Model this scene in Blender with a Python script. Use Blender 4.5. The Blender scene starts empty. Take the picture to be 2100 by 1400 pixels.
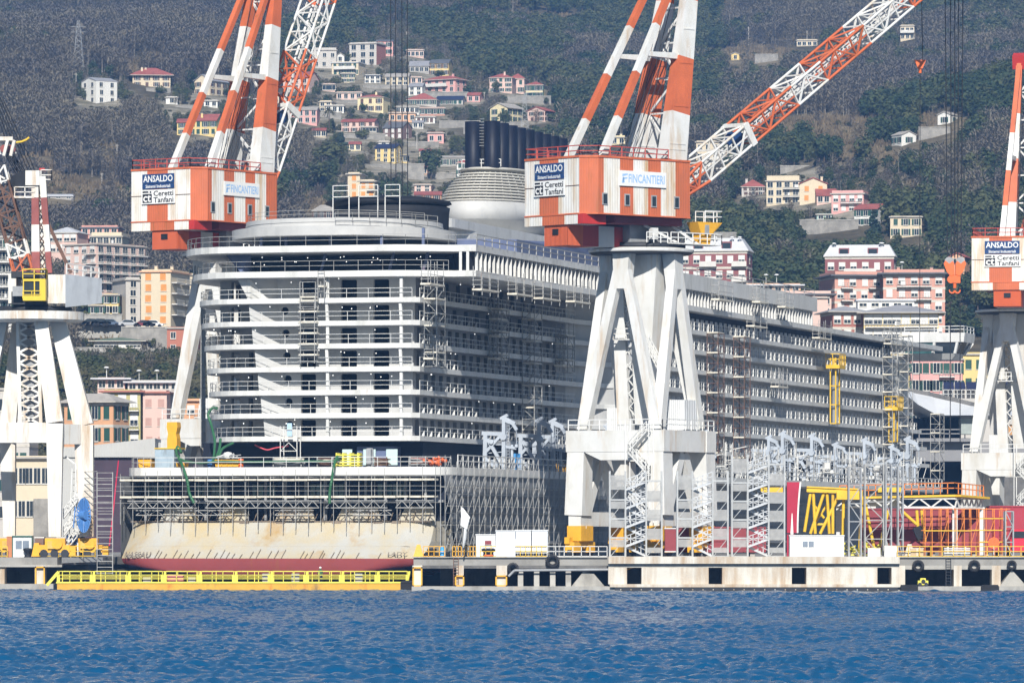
import bpy, math, random
import numpy as np
from mathutils import Vector, Matrix, noise
SC = bpy.context.scene
COL = SC.collection
R = math.radians
random.seed(11)
# ---------------------------------------------------------------- camera, sky, sun
FPX, HZ, CAMH = 11500.0, 1100.0, 5.7        # photo scale (px), horizon row, eye height
cam_d = bpy.data.cameras.new('camera'); cam = bpy.data.objects.new('camera', cam_d); COL.objects.link(cam)
cam.location = (0, 0, CAMH); cam.rotation_euler = (R(90), 0, 0)
cam_d.sensor_width = 36.0; cam_d.lens = FPX / 2100.0 * 36.0
cam_d.shift_y = (HZ - 700.0) / 2100.0
cam_d.clip_start = 1.0; cam_d.clip_end = 12000.0
SC.camera = cam
SC.render.resolution_x, SC.render.resolution_y = 1024, 682
SUN_EL, SUN_AZ = R(34), R(180.5)               # azimuth clockwise from +Y
sdir = Vector((math.sin(SUN_AZ) * math.cos(SUN_EL), math.cos(SUN_AZ) * math.cos(SUN_EL), math.sin(SUN_EL)))
W = bpy.data.worlds.new('World'); SC.world = W; W.use_nodes = True
wn = W.node_tree.nodes; wl = W.node_tree.links
sky = wn.new('ShaderNodeTexSky'); sky.sky_type = 'NISHITA'; sky.sun_disc = False
sky.sun_elevation = SUN_EL; sky.sun_rotation = SUN_AZ; sky.air_density = 1.1; sky.dust_density = 0.1; sky.ozone_density = 2.2
wl.new(sky.outputs[0], wn['Background'].inputs['Color']); wn['Background'].inputs['Strength'].default_value = 0.055
sl = bpy.data.lights.new('sun', 'SUN'); sl.energy = 5.0; sl.angle = R(0.5); sl.color = (1.0, 0.955, 0.88)
so = bpy.data.objects.new('sun', sl); COL.objects.link(so); so.location = (0, 0, 300)
so.rotation_euler = sdir.to_track_quat('Z', 'Y').to_euler()
vs = SC.view_settings; vs.view_transform = 'Standard'; vs.look = 'None'; vs.exposure = 0.38; vs.gamma = 1.0
SC.render.engine = 'CYCLES'
cy = SC.cycles
cy.max_bounces = 5; cy.diffuse_bounces = 2; cy.glossy_bounces = 2; cy.transmission_bounces = 3; cy.transparent_max_bounces = 8
cy.volume_bounces = 0; cy.caustics_reflective = False; cy.caustics_refractive = False
cy.use_denoising = True

# ---------------------------------------------------------------- helpers
def P(px, py, Y):
    return Vector(((px - 1050.0) / FPX * Y, Y, CAMH + (HZ - py) * Y / FPX))
def XW(px, Y): return (px - 1050.0) / FPX * Y
def ZW(py, Y): return CAMH + (HZ - py) * Y / FPX

class MB:
    """collects shapes, then links them as ONE mesh object"""
    def __init__(s): s.v = []; s.f = []; s.m = []; s.sm = []
    def add(s, pts, faces, m=0, smooth=False):
        b = len(s.v); s.v.extend([tuple(p) for p in pts])
        for f in faces: s.f.append(tuple(b + i for i in f)); s.m.append(m); s.sm.append(smooth)
        return s
    def poly(s, pts, m=0): return s.add(pts, [tuple(range(len(pts)))], m)
    def hexa(s, p, m=0):
        return s.add(p, [(0,3,2,1),(4,5,6,7),(0,1,5,4),(1,2,6,5),(2,3,7,6),(3,0,4,7)], m)
    def bb(s, x0, x1, y0, y1, z0, z1, m=0):
        return s.hexa([(x0,y0,z0),(x1,y0,z0),(x1,y1,z0),(x0,y1,z0),(x0,y0,z1),(x1,y0,z1),(x1,y1,z1),(x0,y1,z1)], m)
    def box(s, c, d, rz=0.0, m=0):
        ca, sa = math.cos(rz), math.sin(rz); p = []
        for z in (-.5, .5):
            for x, y in ((-.5,-.5),(.5,-.5),(.5,.5),(-.5,.5)):
                X, Y = x*d[0], y*d[1]
                p.append((c[0]+ca*X-sa*Y, c[1]+sa*X+ca*Y, c[2]+z*d[2]))
        return s.hexa(p, m)
    def beam(s, a, b, w, h=None, m=0, w1=None, h1=None, side=None):
        a = Vector(a); b = Vector(b); d = b - a
        if d.length < 1e-6: return s
        d.normalize(); h = w if h is None else h; w1 = w if w1 is None else w1; h1 = h if h1 is None else h1
        if side is not None:
            x = Vector(side); x = (x - d*x.dot(d)).normalized()
        else:
            x = d.cross(Vector((0,0,1)))
            if x.length < 1e-3: x = Vector((1,0,0))
            x.normalize()
        y = x.cross(d); y.normalize()
        p = []
        for q, ww, hh in ((a,w,h),(b,w1,h1)):
            for sx, sy in ((-.5,-.5),(.5,-.5),(.5,.5),(-.5,.5)): p.append(q + x*sx*ww + y*sy*hh)
        return s.hexa(p, m)
    def tube(s, a, b, r, r2=None, n=6, m=0, caps=True, smooth=True):
        a = Vector(a); b = Vector(b); d = (b-a)
        if d.length < 1e-6: return s
        d.normalize(); r2 = r if r2 is None else r2
        x = d.cross(Vector((0,0,1)))
        if x.length < 1e-3: x = Vector((1,0,0))
        x.normalize(); y = x.cross(d)
        p = [a + (x*math.cos(t)+y*math.sin(t))*r for t in [2*math.pi*i/n for i in range(n)]]
        p += [b + (x*math.cos(t)+y*math.sin(t))*r2 for t in [2*math.pi*i/n for i in range(n)]]
        s.add(p, [(i,(i+1)%n,n+(i+1)%n,n+i) for i in range(n)], m, smooth)
        if caps: s.add(p[:n], [tuple(range(n))[::-1]], m); s.add(p[n:], [tuple(range(n))], m)
        return s
    def path(s, pts, r, n=6, m=0):
        for a, b in zip(pts[:-1], pts[1:]): s.tube(a, b, r, n=n, m=m, caps=True)
        return s
    def prism(s, poly, z0, z1, m=0, mt=None):
        n = len(poly); p = [(x,y,z0) for x,y in poly] + [(x,y,z1) for x,y in poly]
        s.add(p, [(i,(i+1)%n,n+(i+1)%n,n+i) for i in range(n)], m)
        s.add(p, [tuple(range(n))[::-1]], m); s.add(p, [tuple(range(n,2*n))], m if mt is None else mt)
        return s
    def extr(s, pts, vec, m=0):
        n = len(pts); v = Vector(vec); p = [Vector(q) for q in pts]; p += [q+v for q in p]
        s.add(p, [(i,(i+1)%n,n+(i+1)%n,n+i) for i in range(n)], m)
        s.add(p, [tuple(range(n))[::-1]], m); s.add(p, [tuple(range(n,2*n))], m)
        return s
    def lathe(s, prof, c=(0,0,0), n=32, m=0, sx=1.0, sy=1.0, smooth=True):
        p = []
        for r, z in prof:
            for i in range(n):
                t = 2*math.pi*i/n; p.append((c[0]+r*sx*math.cos(t), c[1]+r*sy*math.sin(t), c[2]+z))
        f = []
        for j in range(len(prof)-1):
            for i in range(n): f.append((j*n+i, j*n+(i+1)%n, (j+1)*n+(i+1)%n, (j+1)*n+i))
        s.add(p, f, m, smooth)
        return s
    def rail(s, pts, h=1.05, step=2.0, r=0.035, rails=(1.0, .52), m=0, posts=True):
        """posts and bars along a polyline"""
        for a, b in zip(pts[:-1], pts[1:]):
            a = Vector(a); b = Vector(b); L = (b-a).length; k = max(1, round(L/step))
            for f in rails: s.beam(a+Vector((0,0,h*f)), b+Vector((0,0,h*f)), 2*r, m=m)
            if posts:
                for i in range(k+1):
                    q = a.lerp(b, i/k); s.beam(q, q+Vector((0,0,h)), 2*r, m=m)
        return s
    def truss(s, a, b, up, depth, step, r, m=0):
        a = Vector(a); b = Vector(b); u = Vector(up).normalized()*depth
        k = max(1, round((b-a).length/step))
        s.beam(a, b, r*2, m=m); s.beam(a+u, b+u, r*2, m=m)
        for i in range(k):
            p = a.lerp(b, i/k); q = a.lerp(b, (i+1)/k)
            if i % 2: s.beam(p+u, q, r*1.5, m=m)
            else: s.beam(p, q+u, r*1.5, m=m)
        return s
    def mesh(s, name, mats):
        me = bpy.data.meshes.new(name)
        me.from_pydata(s.v, [], s.f)
        for x in (mats if isinstance(mats, (list, tuple)) else [mats]): me.materials.append(x)
        if s.f:
            me.polygons.foreach_set('material_index', s.m); me.polygons.foreach_set('use_smooth', s.sm)
        me.update(); return me
    def obj(s, name, mats, parent=None, world=False, label=None):
        if world and parent is not None:
            root = parent
            while root.parent is not None: root = root.parent
            M = (Matrix.Translation(root.location) @ Matrix.Rotation(root.rotation_euler.z, 4, 'Z')).inverted()
            s.v = [tuple(M @ Vector(p)) for p in s.v]
        o = bpy.data.objects.new(name, s.mesh(name, mats)); COL.objects.link(o)
        if parent is not None: o.parent = parent
        if label: o['label'] = label
        return o

def tag(o, label, cat, group=None):
    o['label'] = label; o['category'] = cat
    if 'kind' not in o: o['kind'] = 'thing'
    if group: o['group'] = group
    return o
def thing(name, label, cat, loc=(0,0,0), rz=0.0, group=None):
    o = bpy.data.objects.new(name, None); COL.objects.link(o); o.empty_display_size = .5
    o.location = loc; o.rotation_euler = (0, 0, rz)
    return tag(o, label, cat, group)
def single(name, mb, mats, label, cat, loc=(0,0,0), rz=0.0, group=None):
    """a thing that is one mesh; its shapes are given in its own space"""
    o = mb.obj(name, mats); o.location = loc; o.rotation_euler = (0,0,rz)
    return tag(o, label, cat, group)
def wsingle(name, mb, mats, label, cat, loc, group=None):
    """the same, shapes given in world space"""
    L = Vector(loc); mb.v = [tuple(Vector(p)-L) for p in mb.v]
    return single(name, mb, mats, label, cat, loc, 0.0, group)
def struct(name, mb, mats):
    o = mb.obj(name, mats); o['kind'] = 'structure'; return o
def link_copy(src, parent):
    o = src.copy(); COL.objects.link(o); o.parent = parent; return o
def copy_thing(root, loc, rz, label, group=None):
    r = root.copy(); COL.objects.link(r); r.location = loc; r.rotation_euler = (0,0,rz); r['label'] = label
    if group: r['group'] = group
    for ch in list(root.children):
        c = link_copy(ch, r)
        for g in list(ch.children): link_copy(g, c)
    return r

# ---------------------------------------------------------------- materials
_M = {}
def mat(name, col, rough=.6, var=.12, scale=.6, metal=0.0, rust=0.0, rustcol=(.28,.11,.03), dirt=0.0, dirtcol=(.12,.11,.09),
        bump=0.0, bscale=4.0, streak=.12, spec=.4, wave=0.0, wscale=6.0, wdir='X', island=0.0):
    """painted or plain surface: tone noise, streaked rust, dirt patches, corrugation"""
    if name in _M: return _M[name]
    m = bpy.data.materials.new(name); m.use_nodes = True; _M[name] = m
    N = m.node_tree.nodes; L = m.node_tree.links; b = N['Principled BSDF']
    b.inputs['Roughness'].default_value = rough; b.inputs['Metallic'].default_value = metal
    b.inputs['Specular IOR Level'].default_value = spec
    tc = N.new('ShaderNodeTexCoord'); oi = N.new('ShaderNodeObjectInfo')
    off = N.new('ShaderNodeVectorMath'); off.operation = 'ADD'
    sc = N.new('ShaderNodeVectorMath'); sc.operation = 'SCALE'; sc.inputs[3].default_value = 1.0
    L.new(tc.outputs['Object'], off.inputs[0])
    rv = N.new('ShaderNodeVectorMath'); rv.operation = 'SCALE'; rv.inputs[0].default_value = (37, 51, 17)
    L.new(oi.outputs['Random'], rv.inputs[3]); L.new(rv.outputs[0], off.inputs[1])
    def nz(s, detail=4.0, str_=(1,1,1)):
        mp = N.new('ShaderNodeMapping'); mp.inputs['Scale'].default_value = (s*str_[0], s*str_[1], s*str_[2])
        L.new(off.outputs[0], mp.inputs[0])
        t = N.new('ShaderNodeTexNoise'); t.inputs['Scale'].default_value = 1.0; t.inputs['Detail'].default_value = detail
        t.inputs['Roughness'].default_value = .65
        L.new(mp.outputs[0], t.inputs['Vector']); return t.outputs['Fac']
    def ramp(src, lo, hi):
        r = N.new('ShaderNodeMapRange'); r.inputs[1].default_value = lo; r.inputs[2].default_value = hi
        L.new(src, r.inputs[0]); return r.outputs[0]
    def mix(fac, a, c, typ='MIX'):
        x = N.new('ShaderNodeMix'); x.data_type = 'RGBA'; x.blend_type = typ
        if isinstance(fac, float): x.inputs[0].default_value = fac
        else: L.new(fac, x.inputs[0])
        for k, q in ((6, a), (7, c)):
            if isinstance(q, tuple): x.inputs[k].default_value = q + (1,)
            else: L.new(q, x.inputs[k])
        return x.outputs[2]
    lo = tuple(max(0, c*(1-var)) for c in col); hi = tuple(min(1, c*(1+var*.8)) for c in col)
    c = mix(ramp(nz(scale), .3, .7), lo, hi)
    if dirt: c = mix(ramp(nz(scale*1.7, 6.0, (1,1,.35)), .62-dirt*.3, .9-dirt*.2), c, dirtcol)
    if rust: c = mix(ramp(nz(scale*2.2, 6.0, (1,1,streak)), .66-rust*.3, .82-rust*.2), c, rustcol)
    L.new(c, b.inputs['Base Color'])
    last = None
    if wave:
        w = N.new('ShaderNodeTexWave'); w.bands_direction = wdir; w.inputs['Scale'].default_value = wscale; w.inputs['Distortion'].default_value = 0
        L.new(tc.outputs['Object'], w.inputs['Vector'])
        bp = N.new('ShaderNodeBump'); bp.inputs['Strength'].default_value = wave; bp.inputs['Distance'].default_value = .1
        L.new(w.outputs['Fac'], bp.inputs['Height']); last = bp.outputs[0]
    if bump:
        bp = N.new('ShaderNodeBump'); bp.inputs['Strength'].default_value = bump; bp.inputs['Distance'].default_value = .1
        L.new(nz(bscale, 5.0), bp.inputs['Height'])
        if last: L.new(last, bp.inputs['Normal'])
        last = bp.outputs[0]
    if last: L.new(last, b.inputs['Normal'])
    return m

M_white = mat('crane_white', (.71,.71,.69), .55, .08, .35, rust=.36, rustcol=(.52,.38,.24), dirt=.5, dirtcol=(.55,.52,.45))
M_whitef = mat('house_white', (.80,.79,.75), .55, .05, .3, rust=.55, rustcol=(.55,.36,.18), dirt=.55, dirtcol=(.66,.58,.44), wave=.25, wscale=1.2)
M_orange = mat('crane_orange', (.60,.145,.055), .6, .14, .4, rust=.3, dirt=.4, dirtcol=(.42,.10,.05))
M_orangew = mat('house_orange', (.58,.145,.058), .6, .14, .3, rust=.35, dirt=.45, dirtcol=(.45,.14,.07), wave=.25, wscale=1.2)
M_red = mat('crane_red', (.50,.035,.03), .55, .1, .4)
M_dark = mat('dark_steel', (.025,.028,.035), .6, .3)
M_black = mat('soot_black', (.012,.014,.02), .7, .3)
M_grey = mat('grey_steel', (.33,.34,.35), .5, .2, .8, rust=.08)
M_pipe = mat('scaffold_tube', (.36,.36,.35), .42, .25, 1.5, rust=.12)
M_pipew = mat('white_tube', (.68,.68,.66), .5, .1, 1.0)
M_rust = mat('rusty_tube', (.15,.08,.055), .75, .35, 1.2)
M_plank = mat('scaffold_plank', (.72,.68,.58), .8, .2, .7, dirt=.3, dirtcol=(.42,.36,.27))
M_yellow = mat('yellow_paint', (.78,.50,.035), .5, .12, .7, dirt=.12, dirtcol=(.45,.28,.05))
M_lemon = mat('lemon_paint', (.80,.72,.10), .5, .1, .9, rust=.10)
M_blue = mat('blue_paint', (.08,.22,.52), .5, .2)
M_navy = mat('sign_navy', (.02,.06,.18), .4, .05)
M_signw = mat('sign_white', (.82,.82,.80), .45, .03)
M_signk = mat('sign_black', (.02,.02,.025), .45, .05)
M_signb = mat('sign_sky', (.32,.52,.80), .45, .05)
M_ship = mat('ship_primer', (.70,.70,.68), .5, .08, .25, dirt=.4, dirtcol=(.45,.45,.42), rust=.03)
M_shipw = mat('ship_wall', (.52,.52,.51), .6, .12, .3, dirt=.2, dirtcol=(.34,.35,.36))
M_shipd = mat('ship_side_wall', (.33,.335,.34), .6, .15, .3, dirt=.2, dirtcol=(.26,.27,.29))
M_shipblue = mat('ship_blue_primer', (.12,.15,.26), .55, .25, .3, rust=.06)
M_void = mat('void_painted_shade', (.010,.014,.026), .9, .3, .5)  # near-black colour paints in the gloom of open rooms and recesses
M_hull = mat('hull_cream', (.47,.465,.43), .6, .05, .12, dirt=.85, dirtcol=(.52,.39,.16), rust=.35, rustcol=(.42,.26,.09), streak=.3)
M_boot = mat('hull_red', (.30,.06,.06), .6, .12, .2, dirt=.2, dirtcol=(.22,.06,.03), rust=.12)
M_hullside = mat('hull_grey', (.27,.28,.29), .6, .2, .25, dirt=.25, dirtcol=(.15,.16,.18))
M_green = mat('green_hose', (.035,.14,.06), .5, .2)
M_glass = mat('dark_glass', (.02,.03,.04), .12, .2, spec=.6)
M_glassg = mat('green_glass', (.05,.13,.13), .15, .4, spec=.6)
M_gold = mat('crane_yellow', (.80,.42,.03), .5, .12, .7, dirt=.14, dirtcol=(.40,.22,.05))
M_conc = mat('quay_concrete', (.40,.385,.35), .85, .2, .35, dirt=.40, dirtcol=(.15,.14,.125), rust=.10, rustcol=(.40,.28,.16), bump=.4, bscale=2.5)
M_concw = mat('pale_concrete', (.66,.63,.56), .85, .08, .3, dirt=.26, dirtcol=(.40,.34,.26), rust=.75, rustcol=(.42,.30,.19), streak=.1, bump=.2)
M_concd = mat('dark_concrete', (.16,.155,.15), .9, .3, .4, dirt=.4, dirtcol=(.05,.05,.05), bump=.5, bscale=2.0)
M_stone = mat('stone_wall', (.30,.285,.26), .9, .3, .5, dirt=.35, dirtcol=(.16,.15,.13), bump=.6, bscale=1.8)
M_tyre = mat('tyre_rubber', (.02,.02,.022), .85, .3)
M_wine = mat('wine_red', (.26,.045,.055), .6, .14, .3, dirt=.15, dirtcol=(.16,.04,.05))
M_crim = mat('crimson_paint', (.42,.02,.055), .45, .1)
M_scafo = mat('orange_tube', (.72,.22,.04), .5, .2)
M_cladw = mat('clad_white', (.74,.75,.75), .5, .04, .4, dirt=.08, dirtcol=(.5,.5,.48), wave=.5, wscale=1.6)
M_shedw = mat('shed_cladding', (.50,.50,.48), .5, .06, .3, wave=.5, wscale=.9)
M_shedp = mat('shed_dark', (.055,.035,.055), .7, .2)

# ---------------------------------------------------------------- lettering outlines
_TX = {}
def text_faces(body, bold=0.0):
    key = (body, bold)
    if key not in _TX:
        cu = bpy.data.curves.new('lettering', 'FONT'); cu.body = body; cu.offset = bold; cu.resolution_u = 2
        o = bpy.data.objects.new('lettering', cu); COL.objects.link(o)
        dg = bpy.context.evaluated_depsgraph_get(); dg.update()
        me = bpy.data.meshes.new_from_object(o.evaluated_get(dg))
        v = np.array([tuple(q.co) for q in me.vertices]); f = [tuple(p.vertices) for p in me.polygons]
        v[:, :2] -= v[:, :2].min(0); v[:, :2] /= v[:, :2].max(0)
        _TX[key] = (v, f)
        COL.objects.unlink(o); bpy.data.objects.remove(o); bpy.data.meshes.remove(me)
    return _TX[key]
def put_text(mb, body, o, ex, ez, w, h, m=0, bold=0.0):
    """flat letters: lower corner o, ex along the line, ez up"""
    v, f = text_faces(body, bold); o = Vector(o); ex = Vector(ex); ez = Vector(ez)
    mb.add([o + ex*(p[0]*w) + ez*(p[1]*h) for p in v], f, m)
for _b in ('ANSALDO', 'Sistemi Industriali', 'Ceretti', 'Tanfani', 'FINCANTIERI', 'ct', 'NASSAU', 'LADY', 'F'): text_faces(_b, .02)
# ---------------------------------------------------------------- terrain
KN = [(600,2.8),(880,3.0),(985,4),(1020,6),(1036,20),(1050,36),(1075,40),(1150,47),(1300,68),(1500,97),(1800,140),(2200,205),(2700,305),(3300,400)]
KY = np.array([k[0] for k in KN], float); KZ = np.array([k[1] for k in KN], float)
def sst(x, a, b):
    t = min(1.0, max(0.0, (x-a)/(b-a))); return t*t*(3-2*t)
def terr(x, y):
    z = float(np.interp(y, KY, KZ))
    g = sst(y, 1060, 1700)
    z += g*14*(noise.noise((x*.0052+3.1, y*.0031, 4.2))) + sst(y,1040,1300)*4.0*noise.noise((x*.021, y*.013, 1.7)) + sst(y,1040,1200)*1.2*noise.noise((x*.06, y*.05, 9.0))
    q = (x-75)/80.0                                   # dark spur coming down on the eastern side
    z += 30*sst(x, 40, 190)*math.exp(-((y-1480-60*q)/150.0)**2)
    z += 16*sst(-x, 60, 200)*math.exp(-((y-1900)/260.0)**2)
    # small terraces
    z += sst(y,1250,1400)*.9*math.sin(y*.20+2*noise.noise((x*.02,y*.004,0)))*(.5+.5*noise.noise((x*.008,y*.006,7)))
    return z
def hit(px, py, y0=990.0):
    Y = y0; prev = None
    while Y < 3300:
        d = terr(XW(px, Y), Y) - ZW(py, Y)
        if d >= 0 and prev is not None and prev < 0:
            return Y - 4.0*d/(d-prev)
        prev = d; Y += 4.0
    return 3000.0
def proj(p): return (1050+FPX*p[0]/p[1], HZ-FPX*(p[2]-CAMH)/p[1])

CLEAR = [(1700,275,140,34),(1790,318,120,22),(160,412,120,40),(60,350,70,26),(1060,44,170,16),(300,140,60,22),(1550,120,120,24),(640,420,60,20),
         (210,330,60,14),(1010,440,60,10),(1600,455,110,14),(1930,265,90,26),(1960,180,50,24),(1830,380,60,16),(400,430,70,12)]
VILL = [(800,215,180,150),(1050,215,90,60),(1690,400,190,60),(420,230,110,60),(200,190,70,40),(800,370,200,60)]
def in_ell(px, py, E, k=1.0):
    return any(((px-a)/(c*k))**2+((py-b)/(d*k))**2 < 1 for a,b,c,d in E)

xs = np.concatenate([np.linspace(-620,-330,12), np.arange(-320,321,6.0), np.linspace(330,620,12)])
ys = np.concatenate([np.arange(905,1120,5.0), np.arange(1120,2000,8.0), np.arange(2000,3301,14.0)])
tv = []; tcol = []
for y in ys:
    for x in xs:
        z = terr(x, y); tv.append((x, y, z))
        px, py = proj((x, y, z)); w = .35*noise.noise((x*.03, y*.02, 5))
        c = 1.0 if in_ell(px, py, CLEAR, 1.0+w) else 0.0
        v = 1.0 if in_ell(px, py, VILL, 1.0+w) else 0.0
        tcol.append((c, v, 0, 1))
nx = len(xs); tf = [(j*nx+i, j*nx+i+1, (j+1)*nx+i+1, (j+1)*nx+i) for j in range(len(ys)-1) for i in range(nx-1)]
me = bpy.data.meshes.new('hillside'); me.from_pydata(tv, [], tf); me.polygons.foreach_set('use_smooth', [True]*len(tf))
ca = me.color_attributes.new('cover', 'FLOAT_COLOR', 'POINT'); ca.data.foreach_set('color', np.array(tcol).ravel())
hs = bpy.data.objects.new('hillside', me); COL.objects.link(hs); hs['kind'] = 'structure'
m = bpy.data.materials.new('hill_ground'); m.use_nodes = True; N = m.node_tree.nodes; L = m.node_tree.links; b = N['Principled BSDF']
b.inputs['Roughness'].default_value = 1; b.inputs['Specular IOR Level'].default_value = .05
at = N.new('ShaderNodeAttribute'); at.attribute_name = 'cover'; sp = N.new('ShaderNodeSeparateColor'); L.new(at.outputs['Color'], sp.inputs[0])
tc = N.new('ShaderNodeTexCoord')
def _nz(sc, det=5):
    mp = N.new('ShaderNodeMapping'); mp.inputs['Scale'].default_value = sc; L.new(tc.outputs['Object'], mp.inputs[0])
    t = N.new('ShaderNodeTexNoise'); t.inputs['Scale'].default_value = 1; t.inputs['Detail'].default_value = det; t.inputs['Roughness'].default_value = .7
    L.new(mp.outputs[0], t.inputs['Vector']); return t.outputs['Fac']
def _cr(src, stops):
    r = N.new('ShaderNodeValToRGB'); e = r.color_ramp.elements
    while len(e) < len(stops): e.new(.5)
    for k, (p, c) in enumerate(stops): e[k].position = p; e[k].color = c + (1,)
    L.new(src, r.inputs[0]); return r.outputs[0]
def _mx(f, a, c):
    x = N.new('ShaderNodeMix'); x.data_type = 'RGBA'
    L.new(f, x.inputs[0]); L.new(a, x.inputs[6]); L.new(c, x.inputs[7]); return x.outputs[2]
forest_c = _cr(_nz((.12,.10,.2)), [(.3,(.06,.055,.04)),(.5,(.11,.095,.065)),(.72,(.19,.16,.11))])
straw_c = _cr(_nz((.10,.22,.4)), [(.28,(.09,.085,.05)),(.45,(.17,.14,.09)),(.62,(.26,.215,.14)),(.8,(.33,.28,.20))])
vill_c = _cr(_nz((.09,.12,.4)), [(.30,(.09,.095,.05)),(.44,(.20,.18,.13)),(.58,(.34,.31,.25)),(.75,(.42,.39,.33))])
c = _mx(sp.outputs[0], forest_c, straw_c); c = _mx(sp.outputs[1], c, vill_c); L.new(c, b.inputs['Base Color'])
bp = N.new('ShaderNodeBump'); bp.inputs['Distance'].default_value = 1.2; bp.inputs['Strength'].default_value = .8
L.new(_nz((.5,.4,.5)), bp.inputs['Height']); L.new(bp.outputs[0], b.inputs['Normal'])
me.materials.append(m)

# ---------------------------------------------------------------- sea
rng = np.random.default_rng(5)
uu = np.concatenate([np.linspace(-3.0,-.19,10), np.linspace(-.17,.17,1040), np.linspace(.19,3.0,10)])
wy = np.concatenate([np.linspace(-60,165,10), np.arange(176,600,.42), np.linspace(640,1000,8)])
UU, GY = np.meshgrid(uu, wy); GX = UU*np.maximum(GY,150.0); Z = np.zeros_like(GX)
for k in range(84):
    if k < 70:
        lx = .55*(4.0/.55)**rng.random(); ly = max(.95, lx*rng.uniform(.5, 1.7)); kx = 2*math.pi/lx*rng.choice((-1,1)); ky = 2*math.pi/ly; am = .040*min(lx,ly)/6.28
    else:
        lam = rng.uniform(3, 8); th = rng.normal(-1.35, .6); kx, ky = 2*math.pi/lam*math.cos(th), 2*math.pi/lam*math.sin(th); am = .026*lam/6.28
    w = np.sin(kx*GX+ky*GY+rng.uniform(0, 6.28)); Z += am*rng.uniform(.6,1.3)*(w + .3*np.abs(w))
damp = np.clip((GY-170)/12, 0, 1)*np.clip((600-GY)/12, 0, 1)*np.clip((.17-np.abs(UU))/.006, 0, 1)
gust = .92+.36*np.sin(GY*.045+.7*np.sin(GX*.03))*np.sin(GX*.021+GY*.017+1)
Z *= damp*gust
vv = np.stack([GX, GY, Z], -1).reshape(-1, 3); ny_, nx_ = GX.shape
ii = np.arange(ny_*nx_).reshape(ny_, nx_)
ff = np.stack([ii[:-1,:-1], ii[:-1,1:], ii[1:,1:], ii[1:,:-1]], -1).reshape(-1, 4)
me = bpy.data.meshes.new('sea'); me.vertices.add(len(vv)); me.vertices.foreach_set('co', vv.astype(np.float32).ravel())
me.loops.add(ff.size); me.loops.foreach_set('vertex_index', ff.astype(np.int32).ravel()); me.polygons.add(len(ff))
me.polygons.foreach_set('loop_start', np.arange(0, ff.size, 4, dtype=np.int32)); me.polygons.foreach_set('use_smooth', np.ones(len(ff), bool)); me.update()
sea = bpy.data.objects.new('sea', me); COL.objects.link(sea); sea['kind'] = 'structure'
m = bpy.data.materials.new('sea_water'); m.use_nodes = True; N = m.node_tree.nodes; L = m.node_tree.links; b = N['Principled BSDF']
b.inputs['Base Color'].default_value = (.003,.076,.19,1); b.inputs['Roughness'].default_value = .07; b.inputs['IOR'].default_value = 1.33
b.inputs['Specular IOR Level'].default_value = .28
tc = N.new('ShaderNodeTexCoord')
t1 = _nz((2.4,1.2,1), 5); t2 = _nz((6.0,3.0,1), 3)
ad = N.new('ShaderNodeMath'); ad.operation = 'MULTIPLY_ADD'; L.new(t2, ad.inputs[0]); ad.inputs[1].default_value = .4; L.new(t1, ad.inputs[2])
bp = N.new('ShaderNodeBump'); bp.inputs['Distance'].default_value = .08; bp.inputs['Strength'].default_value = 1.0
L.new(ad.outputs[0], bp.inputs['Height']); L.new(bp.outputs[0], b.inputs['Normal'])
me.materials.append(m)

# ---------------------------------------------------------------- ship frame (needed by the dock)
SH_O = Vector((-24.7, 594.9, 0)); SH_A = math.atan2(-.272, .962)
su = Vector((math.cos(SH_A), math.sin(SH_A), 0)); sv = Vector((-math.sin(SH_A), math.cos(SH_A), 0))
def S(x, y, z=0.0): return SH_O + su*x + sv*y + Vector((0,0,z))
def s_on(px, x):
    """how far along the ship, on the line x, a photo column lies"""
    k = (px-1050.0)/FPX; q = SH_O + su*x
    return (k*q.y - q.x)/(sv.x - k*sv.y)

# ---------------------------------------------------------------- quays, dock
QT = 3.55
YF = 576.0
def quay_poly(pts): return [(p[0], p[1]) for p in pts]
mb = MB()
east = [(S(19.4,-15).x, YF), (330, YF), (330, 930), S(19.4,345)[:2], S(19.4,-14)[:2]]
mb.prism([tuple(p[:2]) for p in east], 2.75, QT, 0)
west = [(-330, 585), (S(-19.4,-15).x, 585), S(-19.4,-14)[:2], S(-19.4,345)[:2], (-330, 945)]
mb.prism([tuple(p[:2]) for p in west], 2.75, QT, 0)
struct('quay_deck', mb, [mat('quay_paving', (.30,.29,.27), .9, .2, .2, dirt=.3, bump=.2)])
mb = MB()
mb.prism([tuple(S(19.6,-6)[:2]), (332, 583.5), (332, 935), tuple(S(19.6,345)[:2])], -3, 2.76, 0)
mb.prism([(-332, 592), tuple(S(-19.6,-6)[:2]), tuple(S(-19.6,345)[:2]), (-332, 945)], -3, 2.76, 0)
q = [S(-19.4,-12), S(19.4,-12), S(19.4,345), S(-19.4,345)]
mb.prism([tuple(p[:2]) for p in q], -3, -2.0, 0)
q = [S(-30,300), S(30,300), S(30,340), S(-30,340)]; mb.prism([tuple(p[:2]) for p in q], -3, 3.0, 0)
struct('dock_basin', mb, [M_concd])
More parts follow.
